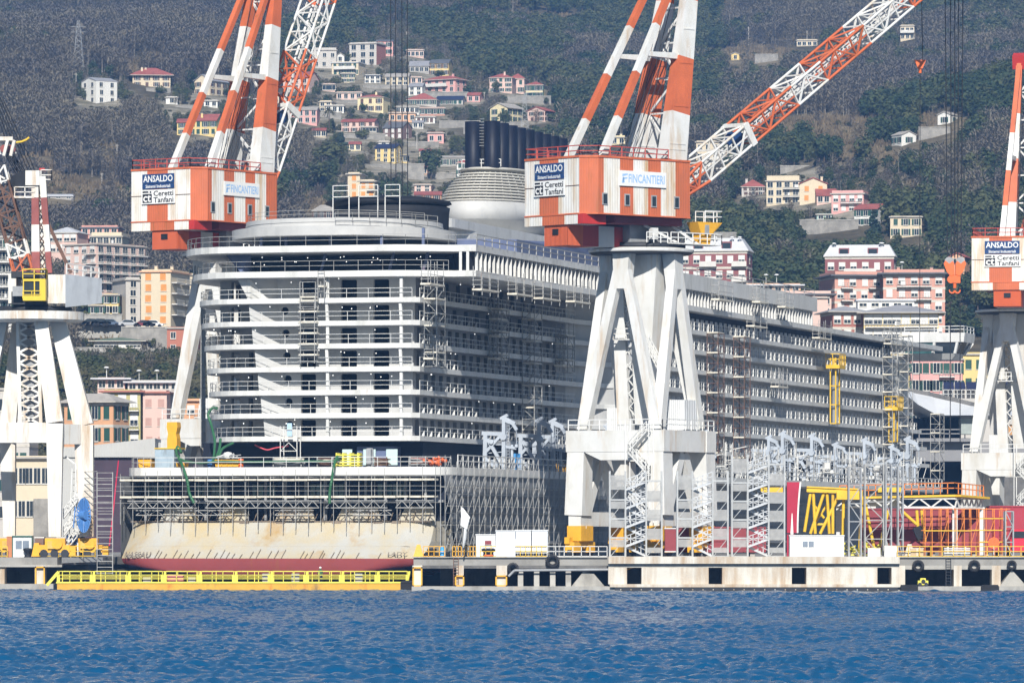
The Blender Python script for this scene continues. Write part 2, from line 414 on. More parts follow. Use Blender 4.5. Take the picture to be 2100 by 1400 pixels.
# front edge of the eastern quay, in stretches
mb = MB()
def X(px): return XW(px, YF)
def edge(px0, px1, z0, z1, y0, y1, m): mb.bb(X(px0), X(px1), y0, y1, z0, z1, m)
edge(845,1245, QT+.004, QT+.10, YF-.25, YF+2.0, 0)
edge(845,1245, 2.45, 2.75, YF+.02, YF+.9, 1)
edge(845,2300, -1.5, .62, YF-1.9, YF+7, 0)                        # low ledge at the water
for a, b_ in ((846,866),(936,951),(1018,1040)):
    edge(a, b_, .62, 2.75, YF-.1, YF+2.4, 2)
for px in (1062,1095,1128,1160):                                 # buttresses
    mb.extr([(X(px),YF-.9,.62),(X(px),YF+4,.62),(X(px),YF+4,2.7),(X(px),YF+.6,2.7)], (.55,0,0), 0)
mb.extr([(X(1172),YF-.4,.62),(X(1240),YF-.4,.62),(X(1218),YF-.2,1.9),(X(1196),YF-.2,2.1)], (0,2.4,0), 0)
for a, b_ in ((1840,1856),(1956,1972),(2034,2052),(2130,2150),(2230,2250)):
    edge(a, b_, .62, 2.75, YF-.1, YF+2.4, 2)
edge(1840,2300, 2.35, 2.75, YF-.05, YF+1.2, 0)
edge(1840,2300, QT+.004, QT+.10, YF-.25, YF+2.0, 0)
mb.extr([(X(2050),YF-.3,.62),(X(2105),YF-.3,.62),(X(2075),YF-.1,2.3)], (0,2.2,0), 0)
struct('quay_front', mb, [M_conc, M_concd, M_concw])
# pale caisson
mb = MB()
yq = YF-2.2
op = [(1285,1315),(1452,1480),(1622,1652),(1797,1826)]
cuts = [1247] + [v for o_ in op for v in o_] + [1842]
mb.bb(X(1247), X(1842), yq, YF+3, 2.95, QT+.12, 0)
mb.bb(X(1247), X(1842), yq+.45, YF+3, 2.55, 2.95, 1)
for a, b_ in zip(cuts[::2], cuts[1::2]): mb.bb(X(a), X(b_), yq+.4, YF+2.6, .85, 2.55, 0)
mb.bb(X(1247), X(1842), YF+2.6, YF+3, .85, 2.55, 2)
mb.bb(X(1250), X(1844), yq-.1, YF+2.6, .55, .85, 0)
mb.bb(X(1260), X(1838), yq-.35, YF+2, -.4, .53, 2)
for px in range(1272, 1830, 21): mb.bb(X(px)-.05, X(px)+.05, yq-.4, yq-.352, .25, .35, 0)
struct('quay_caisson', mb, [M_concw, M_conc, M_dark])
# western pier front
mb = MB()
X2 = lambda px: XW(px, 585)
mb.bb(X2(-300), X2(112), 583.4, 590, -1.5, .8, 0)
for a, b_ in ((-60,-40),(0,10),(72,92)): mb.bb(X2(a), X2(b_), 584.6, 587, .8, 2.76, 2)
mb.bb(X2(-300), X2(128), 584.3, 586, 2.55, 2.78, 0)
mb.extr([(X2(128),584.2,QT),(X2(128),584.2,2.95),(X2(205),589,3.1),(X2(205),589,QT)], (0,3,0), 1)
struct('pier_front', mb, [M_conc, M_grey, M_concw])
# ---------------------------------------------------------------- foliage
def leaf_mat(name, cols, loc_scale=.006, trans=0.0):
    m = bpy.data.materials.new(name); m.use_nodes = True; N = m.node_tree.nodes; L = m.node_tree.links; b = N['Principled BSDF']
    b.inputs['Roughness'].default_value = .8; b.inputs['Specular IOR Level'].default_value = .15
    oi = N.new('ShaderNodeObjectInfo'); t = N.new('ShaderNodeTexNoise'); t.inputs['Scale'].default_value = loc_scale; t.inputs['Detail'].default_value = 3
    L.new(oi.outputs['Location'], t.inputs['Vector'])
    tc = N.new('ShaderNodeTexCoord'); t2 = N.new('ShaderNodeTexNoise'); t2.inputs['Scale'].default_value = .9; L.new(tc.outputs['Object'], t2.inputs['Vector'])
    a = N.new('ShaderNodeMath'); a.operation = 'MULTIPLY_ADD'; L.new(oi.outputs['Random'], a.inputs[0]); a.inputs[1].default_value = .38; L.new(t.outputs['Fac'], a.inputs[2])
    a2 = N.new('ShaderNodeMath'); a2.operation = 'MULTIPLY_ADD'; L.new(t2.outputs['Fac'], a2.inputs[0]); a2.inputs[1].default_value = .35; L.new(a.outputs[0], a2.inputs[2])
    r = N.new('ShaderNodeValToRGB'); e = r.color_ramp.elements
    while len(e) < len(cols): e.new(.5)
    for k, c in enumerate(cols): e[k].position = .5+.55*k/(len(cols)-1); e[k].color = c + (1,)
    L.new(a2.outputs[0], r.inputs[0]); L.new(r.outputs[0], b.inputs['Base Color'])
    tl = N.new('ShaderNodeBsdfTranslucent'); L.new(r.outputs[0], tl.inputs[0]); ms = N.new('ShaderNodeMixShader'); ms.inputs[0].default_value = .42
    L.new(b.outputs[0], ms.inputs[1]); L.new(tl.outputs[0], ms.inputs[2]); L.new(ms.outputs[0], N['Material Output'].inputs['Surface'])
    return m
M_leaf = leaf_mat('evergreen_leaf', [(.042,.078,.044),(.080,.115,.056),(.145,.16,.075)])
M_leafb = leaf_mat('blue_green_needle', [(.034,.068,.052),(.054,.092,.068),(.08,.115,.08)])
M_olive = leaf_mat('olive_leaf', [(.06,.08,.038),(.10,.11,.055),(.15,.14,.075)])
M_twig = leaf_mat('bare_twig', [(.16,.142,.145),(.225,.198,.168),(.30,.26,.185)])
M_straw = leaf_mat('reed_straw', [(.20,.155,.09),(.28,.22,.14),(.33,.27,.18)])
M_bark = mat('tree_bark', (.11,.085,.065), .9, .3, 1.0, bump=.5)
M_barkp = mat('pale_bark', (.30,.27,.23), .9, .2, 1.0)

def crown_mb(rx, rz, cz, n, size, rnd, lobes=7, flat=1.0):
    """leaf clumps scattered over uneven lobes, gaps between them"""
    mb = MB(); L = []
    for i in range(lobes):
        t = 2*math.pi*i/lobes*1.618+rnd.random(); h = rnd.uniform(-.75,.75); r = math.sqrt(max(.05,1-h*h))*rnd.uniform(.25,.7)
        L.append((math.cos(t)*r*rx, math.sin(t)*r*rx, cz+h*rz*.75, rnd.uniform(.38,.6)))
    L.append((0,0,cz,.6))
    for i in range(n):
        lx, ly, lz, lr = L[rnd.randrange(len(L))]
        d = Vector((rnd.gauss(0,1), rnd.gauss(0,1), rnd.gauss(0,1)*flat)); d.normalize(); k = rnd.uniform(.65,1.05)
        c = Vector((lx+d.x*rx*lr*k, ly+d.y*rx*lr*k, lz+d.z*rz*lr*k))
        a = Vector((rnd.gauss(0,1), rnd.gauss(0,1), rnd.gauss(0,.6))).normalized(); nrm = (d+Vector((rnd.gauss(0,.42),rnd.gauss(0,.42),rnd.gauss(0,.42)+.3))).normalized()
        x = nrm.cross(a)
        if x.length < .1: continue
        x.normalize(); y = nrm.cross(x); s_ = size*rnd.uniform(.6,1.3)
        mb.add([c-x*s_-y*s_*.3, c+x*s_*.2-y*s_, c+x*s_+y*s_*.25, c-x*s_*.25+y*s_], [(0,1,2,3)])
    return mb
def trunk_mb(h, r, rnd, limbs=5, spread=1.5, m=0):
    mb = MB(); mb.tube((0,0,-1.0),(0,0,h*.55), r, r*.7, 6, m); mb.tube((0,0,h*.55),(rnd.uniform(-.2,.2),rnd.uniform(-.2,.2),h), r*.7, r*.25, 5, m)
    for i in range(limbs):
        t = 6.28*i/limbs+rnd.random(); z = h*rnd.uniform(.4,.8)
        mb.tube((0,0,z),(math.cos(t)*spread,math.sin(t)*spread,z+h*rnd.uniform(.12,.3)), r*.4, r*.12, 4, m)
    return mb
def bare_mb(h, rnd, n=150):
    mb = MB()
    for k in range(rnd.randint(2,3)):
        ox, oy = rnd.uniform(-.9,.9), rnd.uniform(-.9,.9)
        mb.beam((ox,oy,-.6),(ox+rnd.uniform(-.4,.4),oy,h*.9), .11, w1=.05, m=1 if rnd.random() < .25 else 0)
    for i in range(n):
        z = h*rnd.uniform(.25,.95); t = rnd.uniform(0,6.28); l = (1.1-z/h*.6)*h*.26*rnd.uniform(.5,1.1)
        a = Vector((rnd.gauss(0,1.1),rnd.gauss(0,1.1),z)); b = a+Vector((math.cos(t)*l,math.sin(t)*l,l*rnd.uniform(.4,1.0)))
        p = Vector((-math.sin(t),math.cos(t),rnd.uniform(-.5,.5)))*rnd.uniform(.07,.20)
        mb.add([a, a.lerp(b,.55)+p, b, a.lerp(b,.55)-p], [(0,1,2,3)], 0)
    return mb
def scrub_mb(rnd, n=46):
    mb = MB()
    for i in range(n):
        a = Vector((rnd.gauss(0,.9),rnd.gauss(0,.9),0)); h = rnd.uniform(.7,2.0); b = a+Vector((rnd.gauss(0,.4),rnd.gauss(0,.4),h)); w = Vector((rnd.uniform(-1,1),rnd.uniform(-1,1),0))*.22
        mb.add([a-w, a+w, b+w*.6, b-w*.6], [(0,1,2,3)])
    return mb

rnd = random.Random(3)
VAR = []
vcol = bpy.data.collections.new('wood_kinds')
def variant(name, mb, mats):
    o = bpy.data.objects.new(name, mb.mesh(name, mats)); vcol.objects.link(o); VAR.append(o)
for k in range(4):
    mb = crown_mb(2.6, 3.2, 4.3, 420, .36, rnd, 9); t = trunk_mb(4.2, .18, rnd, 2, .8); off = len(mb.v)
    mb.add(t.v, t.f, 1); variant('wood_a%d' % k, mb, [M_leaf, M_bark])
for k in range(3): variant('wood_b%d' % k, bare_mb(7.2, rnd), [M_twig, M_barkp])
for k in range(2): variant('wood_c%d' % k, scrub_mb(rnd), [M_straw])
for k in range(2): variant('wood_d%d' % k, crown_mb(1.7, 1.2, .9, 170, .28, rnd, 5), [M_olive])

HRECT = []
HOUSES = []     # (x, y, radius) kept free of woods; filled by the houses below
def woods():
    """the far woods: thousands of trees that read as one mass"""
    rg = random.Random(8); pts = []; sc = []; ro = []; ix = []
    for k in range(92000):
        # denser where the hill is nearer
        Y = 1004+(2950-1004)*rg.random()**1.12; w = .0925*Y+150; x = rg.uniform(-w, w)
        z = terr(x, Y); px, py = proj((x, Y, z))
        if py < -75 or py > 760: continue
        low = Y < 1130
        if 470 < px < 2130 and (py > 640 or low): continue
        if low and px <= 470 and rg.random() < .45: continue
        if any(abs(x-hx) < hr and -hr*1.9 < Y-hy < hr*.75 for hx,hy,hr in HOUSES): continue
        wn_ = .3*noise.noise((x*.03,Y*.02,5)); clear = in_ell(px,py,CLEAR,1+wn_); vill = in_ell(px,py,VILL,1+wn_)
        nn = noise.noise((x*.011,Y*.008,2.2)) + .5*noise.noise((x*.04,Y*.03,8.2))
        green = nn + (.42 if 690 < px < 1480 and py < 340 else 0) + (.5 if px > 1480 and py > 60+.0*px and Y < 1640 else 0) - (.30 if px < 560 else 0) - (.12 if px > 1480 and Y > 1640 else 0)
        if clear:
            u = rg.random()
            if u < .30: t, s_ = 7+rg.randrange(2), rg.uniform(.7,1.4)
            elif u < .40: t, s_ = 9+rg.randrange(2), rg.uniform(.5,1.0)
            elif u < .43: t, s_ = 4+rg.randrange(3), rg.uniform(.4,.8)
            else: continue
        elif vill:
            u = rg.random()
            if u < .16: t, s_ = rg.randrange(4), rg.uniform(.4,.8)
            elif u < .36: t, s_ = 4+rg.randrange(3), rg.uniform(.4,.85)
            elif u < .66: t, s_ = 9+rg.randrange(2), rg.uniform(.5,1.1)
            else: continue
        elif green > .02+rg.uniform(-.18,.18): t, s_ = rg.randrange(4), rg.uniform(.6,1.25)
        elif rg.random() < .06: t, s_ = 7+rg.randrange(2), rg.uniform(.8,1.4)
        else: t, s_ = 4+rg.randrange(3), rg.uniform(.7,1.3)
        hh = (8.2 if t < 7 else 3.0)*s_; pt = py-hh*FPX/Y; hw_ = 2.6*s_*FPX/Y
        if any(a-hw_ < px < b_+hw_ and pt < d_-2 and py > c_ and Y < e_+3 for a,b_,c_,d_,e_ in HRECT): continue
        if low and not vill and t < 7 and rg.random() < .5: t, s_ = 9+rg.randrange(2), rg.uniform(.6,1.2)
        pts.append((x, Y, z-.2)); sc.append(s_); ro.append(rg.uniform(0,6.28)); ix.append(t)
    for k in range(26000):      # gardens and scrub of the settled and open slopes
        Y = rg.uniform(1230, 2350); x = rg.uniform(-.093*Y, .093*Y); z = terr(x, Y); px, py = proj((x,Y,z))
        v_ = in_ell(px,py,VILL,1.05); c_l = in_ell(px,py,CLEAR,.95)
        if not (v_ or c_l): continue
        u = rg.random()
        if v_: t, s_ = (9+rg.randrange(2), rg.uniform(.35,1.0)) if u < .6 else ((4+rg.randrange(3), rg.uniform(.3,.6)) if u < .85 else (rg.randrange(4), rg.uniform(.3,.6)))
        else: t, s_ = (7+rg.randrange(2), rg.uniform(.5,1.1)) if u < .5 else ((9+rg.randrange(2), rg.uniform(.4,.9)) if u < .62 else (None, 0))
        if t is None: continue
        hh = (8.2 if t < 7 else 3.0)*s_; pt = py-hh*FPX/Y; hw_ = 2.2*s_*FPX/Y
        if any(a-hw_ < px < b_+hw_ and pt < d_-2 and py > c_ and Y < e_+3 for a,b_,c_,d_,e_ in HRECT): continue
        pts.append((x, Y, z-.2)); sc.append(s_); ro.append(rg.uniform(0,6.28)); ix.append(t)
    for k in range(1500):       # scrub at the foot of the retaining walls
        Y = rg.uniform(1036, 1066); px = rg.uniform(-30, 470); x = XW(px, Y); t, s_ = (9+rg.randrange(2), rg.uniform(.7,1.5)) if rg.random() < .7 else ((rg.randrange(4), rg.uniform(.3,.55)) if rg.random() < .5 else (4+rg.randrange(3), rg.uniform(.3,.6)))
        pts.append((x, Y, terr(x,Y)-.2)); sc.append(s_); ro.append(rg.uniform(0,6.28)); ix.append(t)
    me = bpy.data.meshes.new('woods'); me.from_pydata(pts, [], [])
    for nme, typ, dat in (('scl','FLOAT',sc),('rot','FLOAT',ro),('kind_index','INT',ix)):
        a = me.attributes.new(nme, typ, 'POINT'); a.data.foreach_set('value', dat)
    o = bpy.data.objects.new('woods', me); COL.objects.link(o); o['kind'] = 'stuff'
    tag(o, 'mixed evergreen and leafless woods covering the hillside above the town', 'woods')
    g = bpy.data.node_groups.new('woods_scatter', 'GeometryNodeTree')
    g.interface.new_socket('Geometry', in_out='INPUT', socket_type='NodeSocketGeometry'); g.interface.new_socket('Geometry', in_out='OUTPUT', socket_type='NodeSocketGeometry')
    n = g.nodes; l = g.links; gi = n.new('NodeGroupInput'); go = n.new('NodeGroupOutput')
    inst = n.new('GeometryNodeInstanceOnPoints'); ci = n.new('GeometryNodeCollectionInfo')
    ci.inputs['Collection'].default_value = vcol; ci.inputs['Separate Children'].default_value = True; ci.inputs['Reset Children'].default_value = True
    def na(nm, ty):
        q = n.new('GeometryNodeInputNamedAttribute'); q.data_type = ty; q.inputs['Name'].default_value = nm; return q.outputs['Attribute']
    cx = n.new('ShaderNodeCombineXYZ'); l.new(na('rot','FLOAT'), cx.inputs[2])
    l.new(gi.outputs[0], inst.inputs['Points']); l.new(ci.outputs[0], inst.inputs['Instance']); inst.inputs['Pick Instance'].default_value = True
    l.new(na('kind_index','INT'), inst.inputs['Instance Index']); l.new(cx.outputs[0], inst.inputs['Rotation']); l.new(na('scl','FLOAT'), inst.inputs['Scale'])
    l.new(inst.outputs[0], go.inputs[0])
    md = o.modifiers.new('scatter', 'NODES'); md.node_group = g
    print('woods', len(pts))

# single trees that stand out among the houses
TREE_SRC = {}
def tree(kind, px, py, hpx, label, group=None, Y=None, wide=1.0):
    """kind: round, umbrella, cedar, bare, bush; base at the photo point, height in photo px"""
    Y = Y or hit(px, py); x = XW(px, Y); z = terr(x, Y) if Y > 990 else QT
    z = min(z, ZW(py, Y)) ; h = (py-(py-hpx))*Y/FPX
    key = (kind, TREE_SRC.get(kind+'n', 0) % 3)
    TREE_SRC[kind+'n'] = TREE_SRC.get(kind+'n', 0)+1
    if key not in TREE_SRC:
        rd = random.Random(hash(kind) % 1000 + key[1]*7 if False else len(kind)*13+key[1]*7)
        if kind == 'round':  cm, tm, cr, tr = crown_mb(3.8,4.0,5.8,620,.42,rd,10), trunk_mb(6,.3,rd,5,1.6), [M_leaf], [M_bark]
        elif kind == 'umbrella': cm, tm, cr, tr = crown_mb(6.2,2.2,7.9,900,.42,rd,12), trunk_mb(7,.38,rd,7,3.2), [M_leaf], [M_bark]
        elif kind == 'cedar':
            cm = MB()
            for k in range(7):
                q = crown_mb(3.4*(1-k*.12), .7, 1.9+k*1.15, 110, .45, rd, 5); cm.add(q.v, q.f, 0)
            tm, cr, tr = trunk_mb(9.4,.28,rd,0), [M_leafb], [M_bark]
        elif kind == 'bare':
            cm = bare_mb(9, rd, 260); tm = trunk_mb(6.5,.22,rd,5,1.6); cr, tr = [M_twig, M_barkp], [M_barkp]
        elif kind == 'palm':
            cm = MB()
            for k in range(34):
                t = rd.uniform(0,6.28); u = rd.uniform(-.3,1.0); pr = None
                for j in range(4):
                    f0 = j/4; f1 = (j+1)/4
                    a = Vector((math.cos(t)*2.6*f0, math.sin(t)*2.6*f0, 7.3+u*2.4*f0-2.0*f0*f0)); b_ = Vector((math.cos(t)*2.6*f1, math.sin(t)*2.6*f1, 7.3+u*2.4*f1-2.0*f1*f1)); w = Vector((-math.sin(t),math.cos(t),0))*.32*(1-f0*.6)
                    cm.add([a-w, a+w, b_+w*.8, b_-w*.8], [(0,1,2,3)])
            tm, cr, tr = trunk_mb(7.4,.3,rd,0), [M_olive], [M_bark]
        else: cm, tm, cr, tr = crown_mb(4.0,2.6,2.6,520,.42,rd,9), trunk_mb(2.6,.2,rd,4,1.4), [M_leaf], [M_bark]
        TREE_SRC[key] = (cm.mesh('crown', cr), tm.mesh('trunk', tr), max(v[2] for v in cm.v))
    cme, tme, h0 = TREE_SRC[key]
    t = thing('tree', label, 'tree', (x, Y, z), rnd.uniform(0,6.28), group)
    k = h/h0; t.scale = (k*wide, k*wide, k)
    for nm, md in (('crown', cme), ('trunk', tme)):
        o = bpy.data.objects.new(nm, md); COL.objects.link(o); o.parent = t
    return t
# ---------------------------------------------------------------- cruise ship under construction
def x_on(px, y):
    k = (px-1050.0)/FPX; q = SH_O + sv*y
    return (k*q.y - q.x)/(su.x - k*su.y)
def z_on(py, x, y): return ZW(py, S(x,y).y)
ship = thing('cruise_ship', 'unfinished grey cruise ship with open balcony decks standing in the dry dock', 'cruise ship', tuple(SH_O), SH_A)
S0 = 9.5
DZ = [16.25, 18.73, 21.2, 23.7, 26.2, 28.65, 31.1]
REC = [1.7, 1.9, 2.1, 2.35, 2.6, 2.9, 3.2]
HB = .27
YE = 262.0
def arc(cx, cy_, rx, ry, a0, a1, n=8):
    return [(cx+rx*math.cos(R(a0+(a1-a0)*i/n)), cy_+ry*math.sin(R(a0+(a1-a0)*i/n))) for i in range(n+1)]
def deck_edge(k):
    xl = -13.8-.27*k
    e = arc(xl+7.5, S0+13, 7.5, 13, 180, 270, 10)
    e += [(11.7, S0), (12.5, S0+.8), (12.6, 74)]
    e += [(12.9,77.5),(14.2,81),(16.3,84),(17.9,86.5),(18.0,90),(18.0, YE-(6-k)*0.0)]
    return e
def holes(mb, p0, p1, z0, z1, ops, m, md=None, reveal=.5):
    """a wall from p0 to p1 with cut openings (t0,t1,za,zb,round); every opening gets its reveals"""
    p0 = Vector((p0[0],p0[1],0)); p1 = Vector((p1[0],p1[1],0)); L = (p1-p0).length; d = (p1-p0)/L; nrm = Vector((-d.y,d.x,0))
    def q(t, z, o=0.0): v = p0+d*t+nrm*o; return (v.x, v.y, z)
    t = 0.0
    for t0, t1, za, zb, rd in sorted(ops):
        if t0 < t or t1 > L: continue
        mb.poly([q(t,z0), q(t0,z0), q(t0,z1), q(t,z1)], m)
        if za > z0+.02: mb.poly([q(t0,z0), q(t1,z0), q(t1,za), q(t0,za)], m)
        mb.poly([q(t0,zb), q(t1,zb), q(t1,z1), q(t0,z1)], m)
        for a, b in (((t0,za),(t0,zb)),((t1,za),(t1,zb)),((t0,zb),(t1,zb)),((t0,za),(t1,za))):
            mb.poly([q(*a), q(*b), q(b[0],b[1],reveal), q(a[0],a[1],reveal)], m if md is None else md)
        if rd == 1:
            c = min(.13, (t1-t0)*.12)
            for tt, zz, sx, sz in ((t0,za,1,1),(t1,za,-1,1),(t0,zb,1,-1),(t1,zb,-1,-1)):
                mb.poly([q(tt,zz), q(tt+sx*c,zz), q(tt,zz+sz*c)], m)
        if rd == 2:
            ct, cz, r = (t0+t1)/2, (za+zb)/2, (t1-t0)/2
            for i in range(4):
                ar = [(ct+r*math.cos(R(a)), cz+r*math.sin(R(a))) for a in range(90*i, 90*i+91, 15)]
                co = (ct+r*(1 if i in (0,3) else -1), cz+r*(1 if i < 2 else -1))
                mb.poly([q(*co)]+[q(*a) for a in ar], m)
        t = t1
    mb.poly([q(t,z0), q(L,z0), q(L,z1), q(t,z1)], m)
seeds = random.Random(21)
bulbs = []
door_pts = []
YK = [256,254,250,244,240,238,238]
for k in range(7):
    YE = YK[k]
    e = deck_edge(k); z = DZ[k]; zn = DZ[k+1] if k < 6 else 33.9
    mb = MB(); mb.prism(e+[(e[0][0],YE)], z-HB, z+HB, 0, 1)
    mb.obj('balcony_deck', [M_ship, M_shipw], ship)
    # walls standing on this deck
    z0, z1 = z+HB, zn-HB; r = REC[k]; mb = MB(); yw = S0+r
    A = (x_on(507+6.0*(6-k), S0+.5), S0+.5); B = (x_on(569+3*(6-k), yw), yw)
    h = z1-z0
    Cn = (11.3, yw)
    ops = []
    def op(pa, pb, hi, rd, lo=0.0):
        ta = x_on(pa, yw)-B[0]; tb = x_on(pb, yw)-B[0]; ops.append((ta, tb, z0+lo, z0+hi, rd))
    if k < 6: op(575+2*(6-k), 590+2*(6-k), h*.86, 2, h*.86-(x_on(590,yw)-x_on(575,yw)))
    op(617,648,h*.92,1); op(699,732,h*.92,1); op(766,798,h*.92,1)
    holes(mb, B, Cn, z0, z1, ops, 0)
    mb.extr([(A[0],A[1],z0),(B[0],B[1]-.01,z0),(B[0],B[1]-.01,z1),(A[0]-.15,A[1],z1)], (.0,.28,0), 0)
    Lw = [(e[3][0]+2.2, e[3][1]+.5), (x_on(452,S0+7), S0+7.0), (x_on(470,S0+5), S0+5.2), (A[0]+1.6, S0+r+.9)]
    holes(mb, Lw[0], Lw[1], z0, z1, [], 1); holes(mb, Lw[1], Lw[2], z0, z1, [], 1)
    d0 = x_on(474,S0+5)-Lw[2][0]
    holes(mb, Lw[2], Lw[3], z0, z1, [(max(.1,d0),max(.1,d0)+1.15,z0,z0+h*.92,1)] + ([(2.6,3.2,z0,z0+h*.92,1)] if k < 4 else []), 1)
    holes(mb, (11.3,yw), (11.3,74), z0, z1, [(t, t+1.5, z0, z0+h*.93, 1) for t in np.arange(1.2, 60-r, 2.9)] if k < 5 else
          [(t, t+1.5, z0, z0+h*.9, 1) for t in np.arange(1.2+(k==6)*1, 50, 4.4)], 2 if k < 5 else 4)  # upper decks take the darker wall colour, overhang shade painted in
    cv = [(11.3,74),(11.7,77),(13.2,80.2),(15.2,82.6),(16.6,85),(16.7,90)]
    for a, b in zip(cv[:-1], cv[1:]): mb.poly([(a[0],a[1],z0),(b[0],b[1],z0),(b[0],b[1],z1),(a[0],a[1],z1)], 0)
    mb.poly([(16.7,90,z0),(16.7,YE-4,z0),(16.7,YE-4,z1),(16.7,90,z1)], 2 if k < 6 else 3)  # top deck wall in the void colour, terrace shade painted in
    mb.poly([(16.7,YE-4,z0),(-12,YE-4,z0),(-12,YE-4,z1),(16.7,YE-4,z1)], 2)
    # dark sheets painting in the unlit rooms behind
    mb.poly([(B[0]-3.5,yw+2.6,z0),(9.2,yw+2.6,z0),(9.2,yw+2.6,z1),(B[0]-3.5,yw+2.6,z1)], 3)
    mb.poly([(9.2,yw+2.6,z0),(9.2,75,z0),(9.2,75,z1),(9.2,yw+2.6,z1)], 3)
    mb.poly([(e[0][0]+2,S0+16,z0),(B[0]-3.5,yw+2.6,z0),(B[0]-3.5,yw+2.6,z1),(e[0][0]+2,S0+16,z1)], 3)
    mb.obj('bulkhead', [M_shipw, M_shipd, M_shipd, M_void, mat('wall_painted_shade',(.16,.165,.18),.6,.2,.3)], ship)  # last colour is the side wall with overhang shade painted in
    # pillars at the transom edge
    for px in (672, 823):
        mb = MB(); xx = x_on(px, S0+.3); mb.beam((xx,S0+.35,z0),(xx-.12*(k%2),S0+.35,z1),.32,.3); mb.obj('pillar', [M_ship], ship)
    # rail, with the small brackets along the side
    mb = MB(); es = [(x*1.0, y, z0) for x, y in e]
    tr = [(p[0]+.12,p[1]+.12,z0) for p in e[1:12]]
    mb.rail(tr, 1.0, 2.4, .024)
    mb.rail([(12.42,S0+1,z0),(12.5,74,z0)], 1.0, 2.9, .028)
    mb.rail([(17.9,90,z0),(17.9,YE-3,z0)], 1.0, 4.9, .025)
    for s_ in np.arange(S0+2.2, 73, 2.9):
        if seeds.random() < .94: mb.extr([(12.58,s_,z0),(12.22,s_,z0),(12.58,s_,z0+.62)], (0,.09,0), 1)
    for s_ in np.arange(91, YE-4, 2.45):
        w = seeds.uniform(.14,.34); mb.extr([(17.97,s_,z0),(17.97-w,s_,z0),(17.97-w*.5,s_,z0+.95),(17.97,s_,z0+.95)], (0,.09,0), 1)
    mb.obj('railing', [M_pipew, M_ship], ship)
    for s_ in np.arange(92.5, YE-5, 2.45): door_pts.append((s_, k, z0, h))
    for i in range(7): bulbs.append((seeds.uniform(-11,11.5), S0+.5+seeds.random()*.8, z1-.12-.5*seeds.random()))
    for i in range(3): bulbs.append((12.2, seeds.uniform(S0+2,70), z1-.2))
YE = 262.0
# cabin doors of the forward side: the hundred that show largest, the rest together
mb0 = MB(); mb0.bb(-.02,.06,-.62,.62,0,1.52,0); mb0.bb(.06,.075,-.05,.05,.1,1.45,1)
M_door = mat('cabin_door', (.50,.54,.60), .45, .18, .8); dme = mb0.mesh('cabin_door', [M_door, M_dark])
door_pts.sort(key=lambda q: q[0])
for s_, k, z0, h in door_pts[:100]:
    o = bpy.data.objects.new('cabin_door', dme); COL.objects.link(o); o.parent = ship; o.location = (16.72, s_, z0+.01)
mb = MB()
for s_, k, z0, h in door_pts[100:]: mb.bb(16.70,16.78,s_-.62,s_+.62,z0+.01,z0+1.53,0); mb.bb(16.78,16.795,s_-.05,s_+.05,z0+.1,z0+1.45,1)
o = mb.obj('cabin_doors', [M_door, M_dark], ship); o['kind'] = 'stuff'
# upper terraces
def up_edge(yb, xl, s2, ye):
    return arc(xl+9, S0+15, 9, 15.6, 180, 268, 11) + [(8.6,S0-.55),(11,S0-.1),(13.2,S0+.8),(15.2,S0+2.0),(15.9,S0+2.35),(18.3,S0+2.35),(18.4,80),(18.4,ye)]
e1 = up_edge(0,-16.6,0,264); e2 = up_edge(0,-17.4,0,178)
mb = MB(); mb.prism(e1+[(-16,264)], 33.6, 34.25, 0, 1); mb.obj('terrace_deck', [M_ship, M_shipw], ship)
mb = MB(); mb.prism(e2[:-1]+[(18.4,92),(-16,92)], 36.3, 37.0, 0, 1); mb.prism([(18.4,92.02),(18.4,178),(-14,178),(-14,92.02)], 36.2, 38.1, 0, 1)
mb.obj('terrace_deck', [M_ship, M_shipw], ship)
mb = MB(); up = [(p[0]+.1,p[1]+.12,34.25) for p in e1[1:16]]; mb.rail(up, 1.1, 3.0, .024)
mb.obj('railing', [M_pipe], ship)
mb = MB(); up = [(p[0]+.1,p[1]+.12,37.0) for p in e2[1:19]]; mb.rail(up, 1.1, 3.0, .024); mb.rail([(18.2,S0+3,37.0),(18.2,90,37.0)],1.1,3,.035); mb.rail([(18.2,93,38.1),(18.2,177,38.1)],1.0,6,.04)
mb.obj('railing', [M_pipe], ship)
# wall and room under the terraces
mb = MB()
z0, z1 = DZ[6]+HB, 33.6
for a, b in (((-9,S0+9),(14.5,S0+7)),):
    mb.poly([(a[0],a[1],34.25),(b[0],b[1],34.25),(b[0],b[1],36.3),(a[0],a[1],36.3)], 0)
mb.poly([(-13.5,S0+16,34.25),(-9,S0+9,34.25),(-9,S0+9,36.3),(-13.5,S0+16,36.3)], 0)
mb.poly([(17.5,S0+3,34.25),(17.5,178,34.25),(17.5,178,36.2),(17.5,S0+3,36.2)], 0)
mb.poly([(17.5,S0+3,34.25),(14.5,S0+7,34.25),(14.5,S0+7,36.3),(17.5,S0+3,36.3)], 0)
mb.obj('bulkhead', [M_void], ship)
mb = MB()   # sloping fin that carries the terraces
pa = [(x_on(463,S0+3),S0+3,36.3),(x_on(512,S0+3),S0+3,36.3),(x_on(512,S0+3),S0+3,34.25),(x_on(494,S0+1.5),S0+1.5,34.25)]
mb.extr(pa, (0,.5,0), 1)
pb = [(x_on(487,S0+.6),S0+.6,33.5),(x_on(514,S0+.6),S0+.6,33.5),(x_on(556,S0+2.6),S0+2.6,z0-.4),(x_on(513,S0+.6),S0+.6,z0-.4)]
mb.extr(pb, (0,.4,0), 0)
mb.obj('sloping_fin', [M_ship, M_shipblue], ship)
mu = MB(); mu.bb(0,.3,0,.15,0,2.04); mu = mu.mesh('window_mullion', [M_ship])
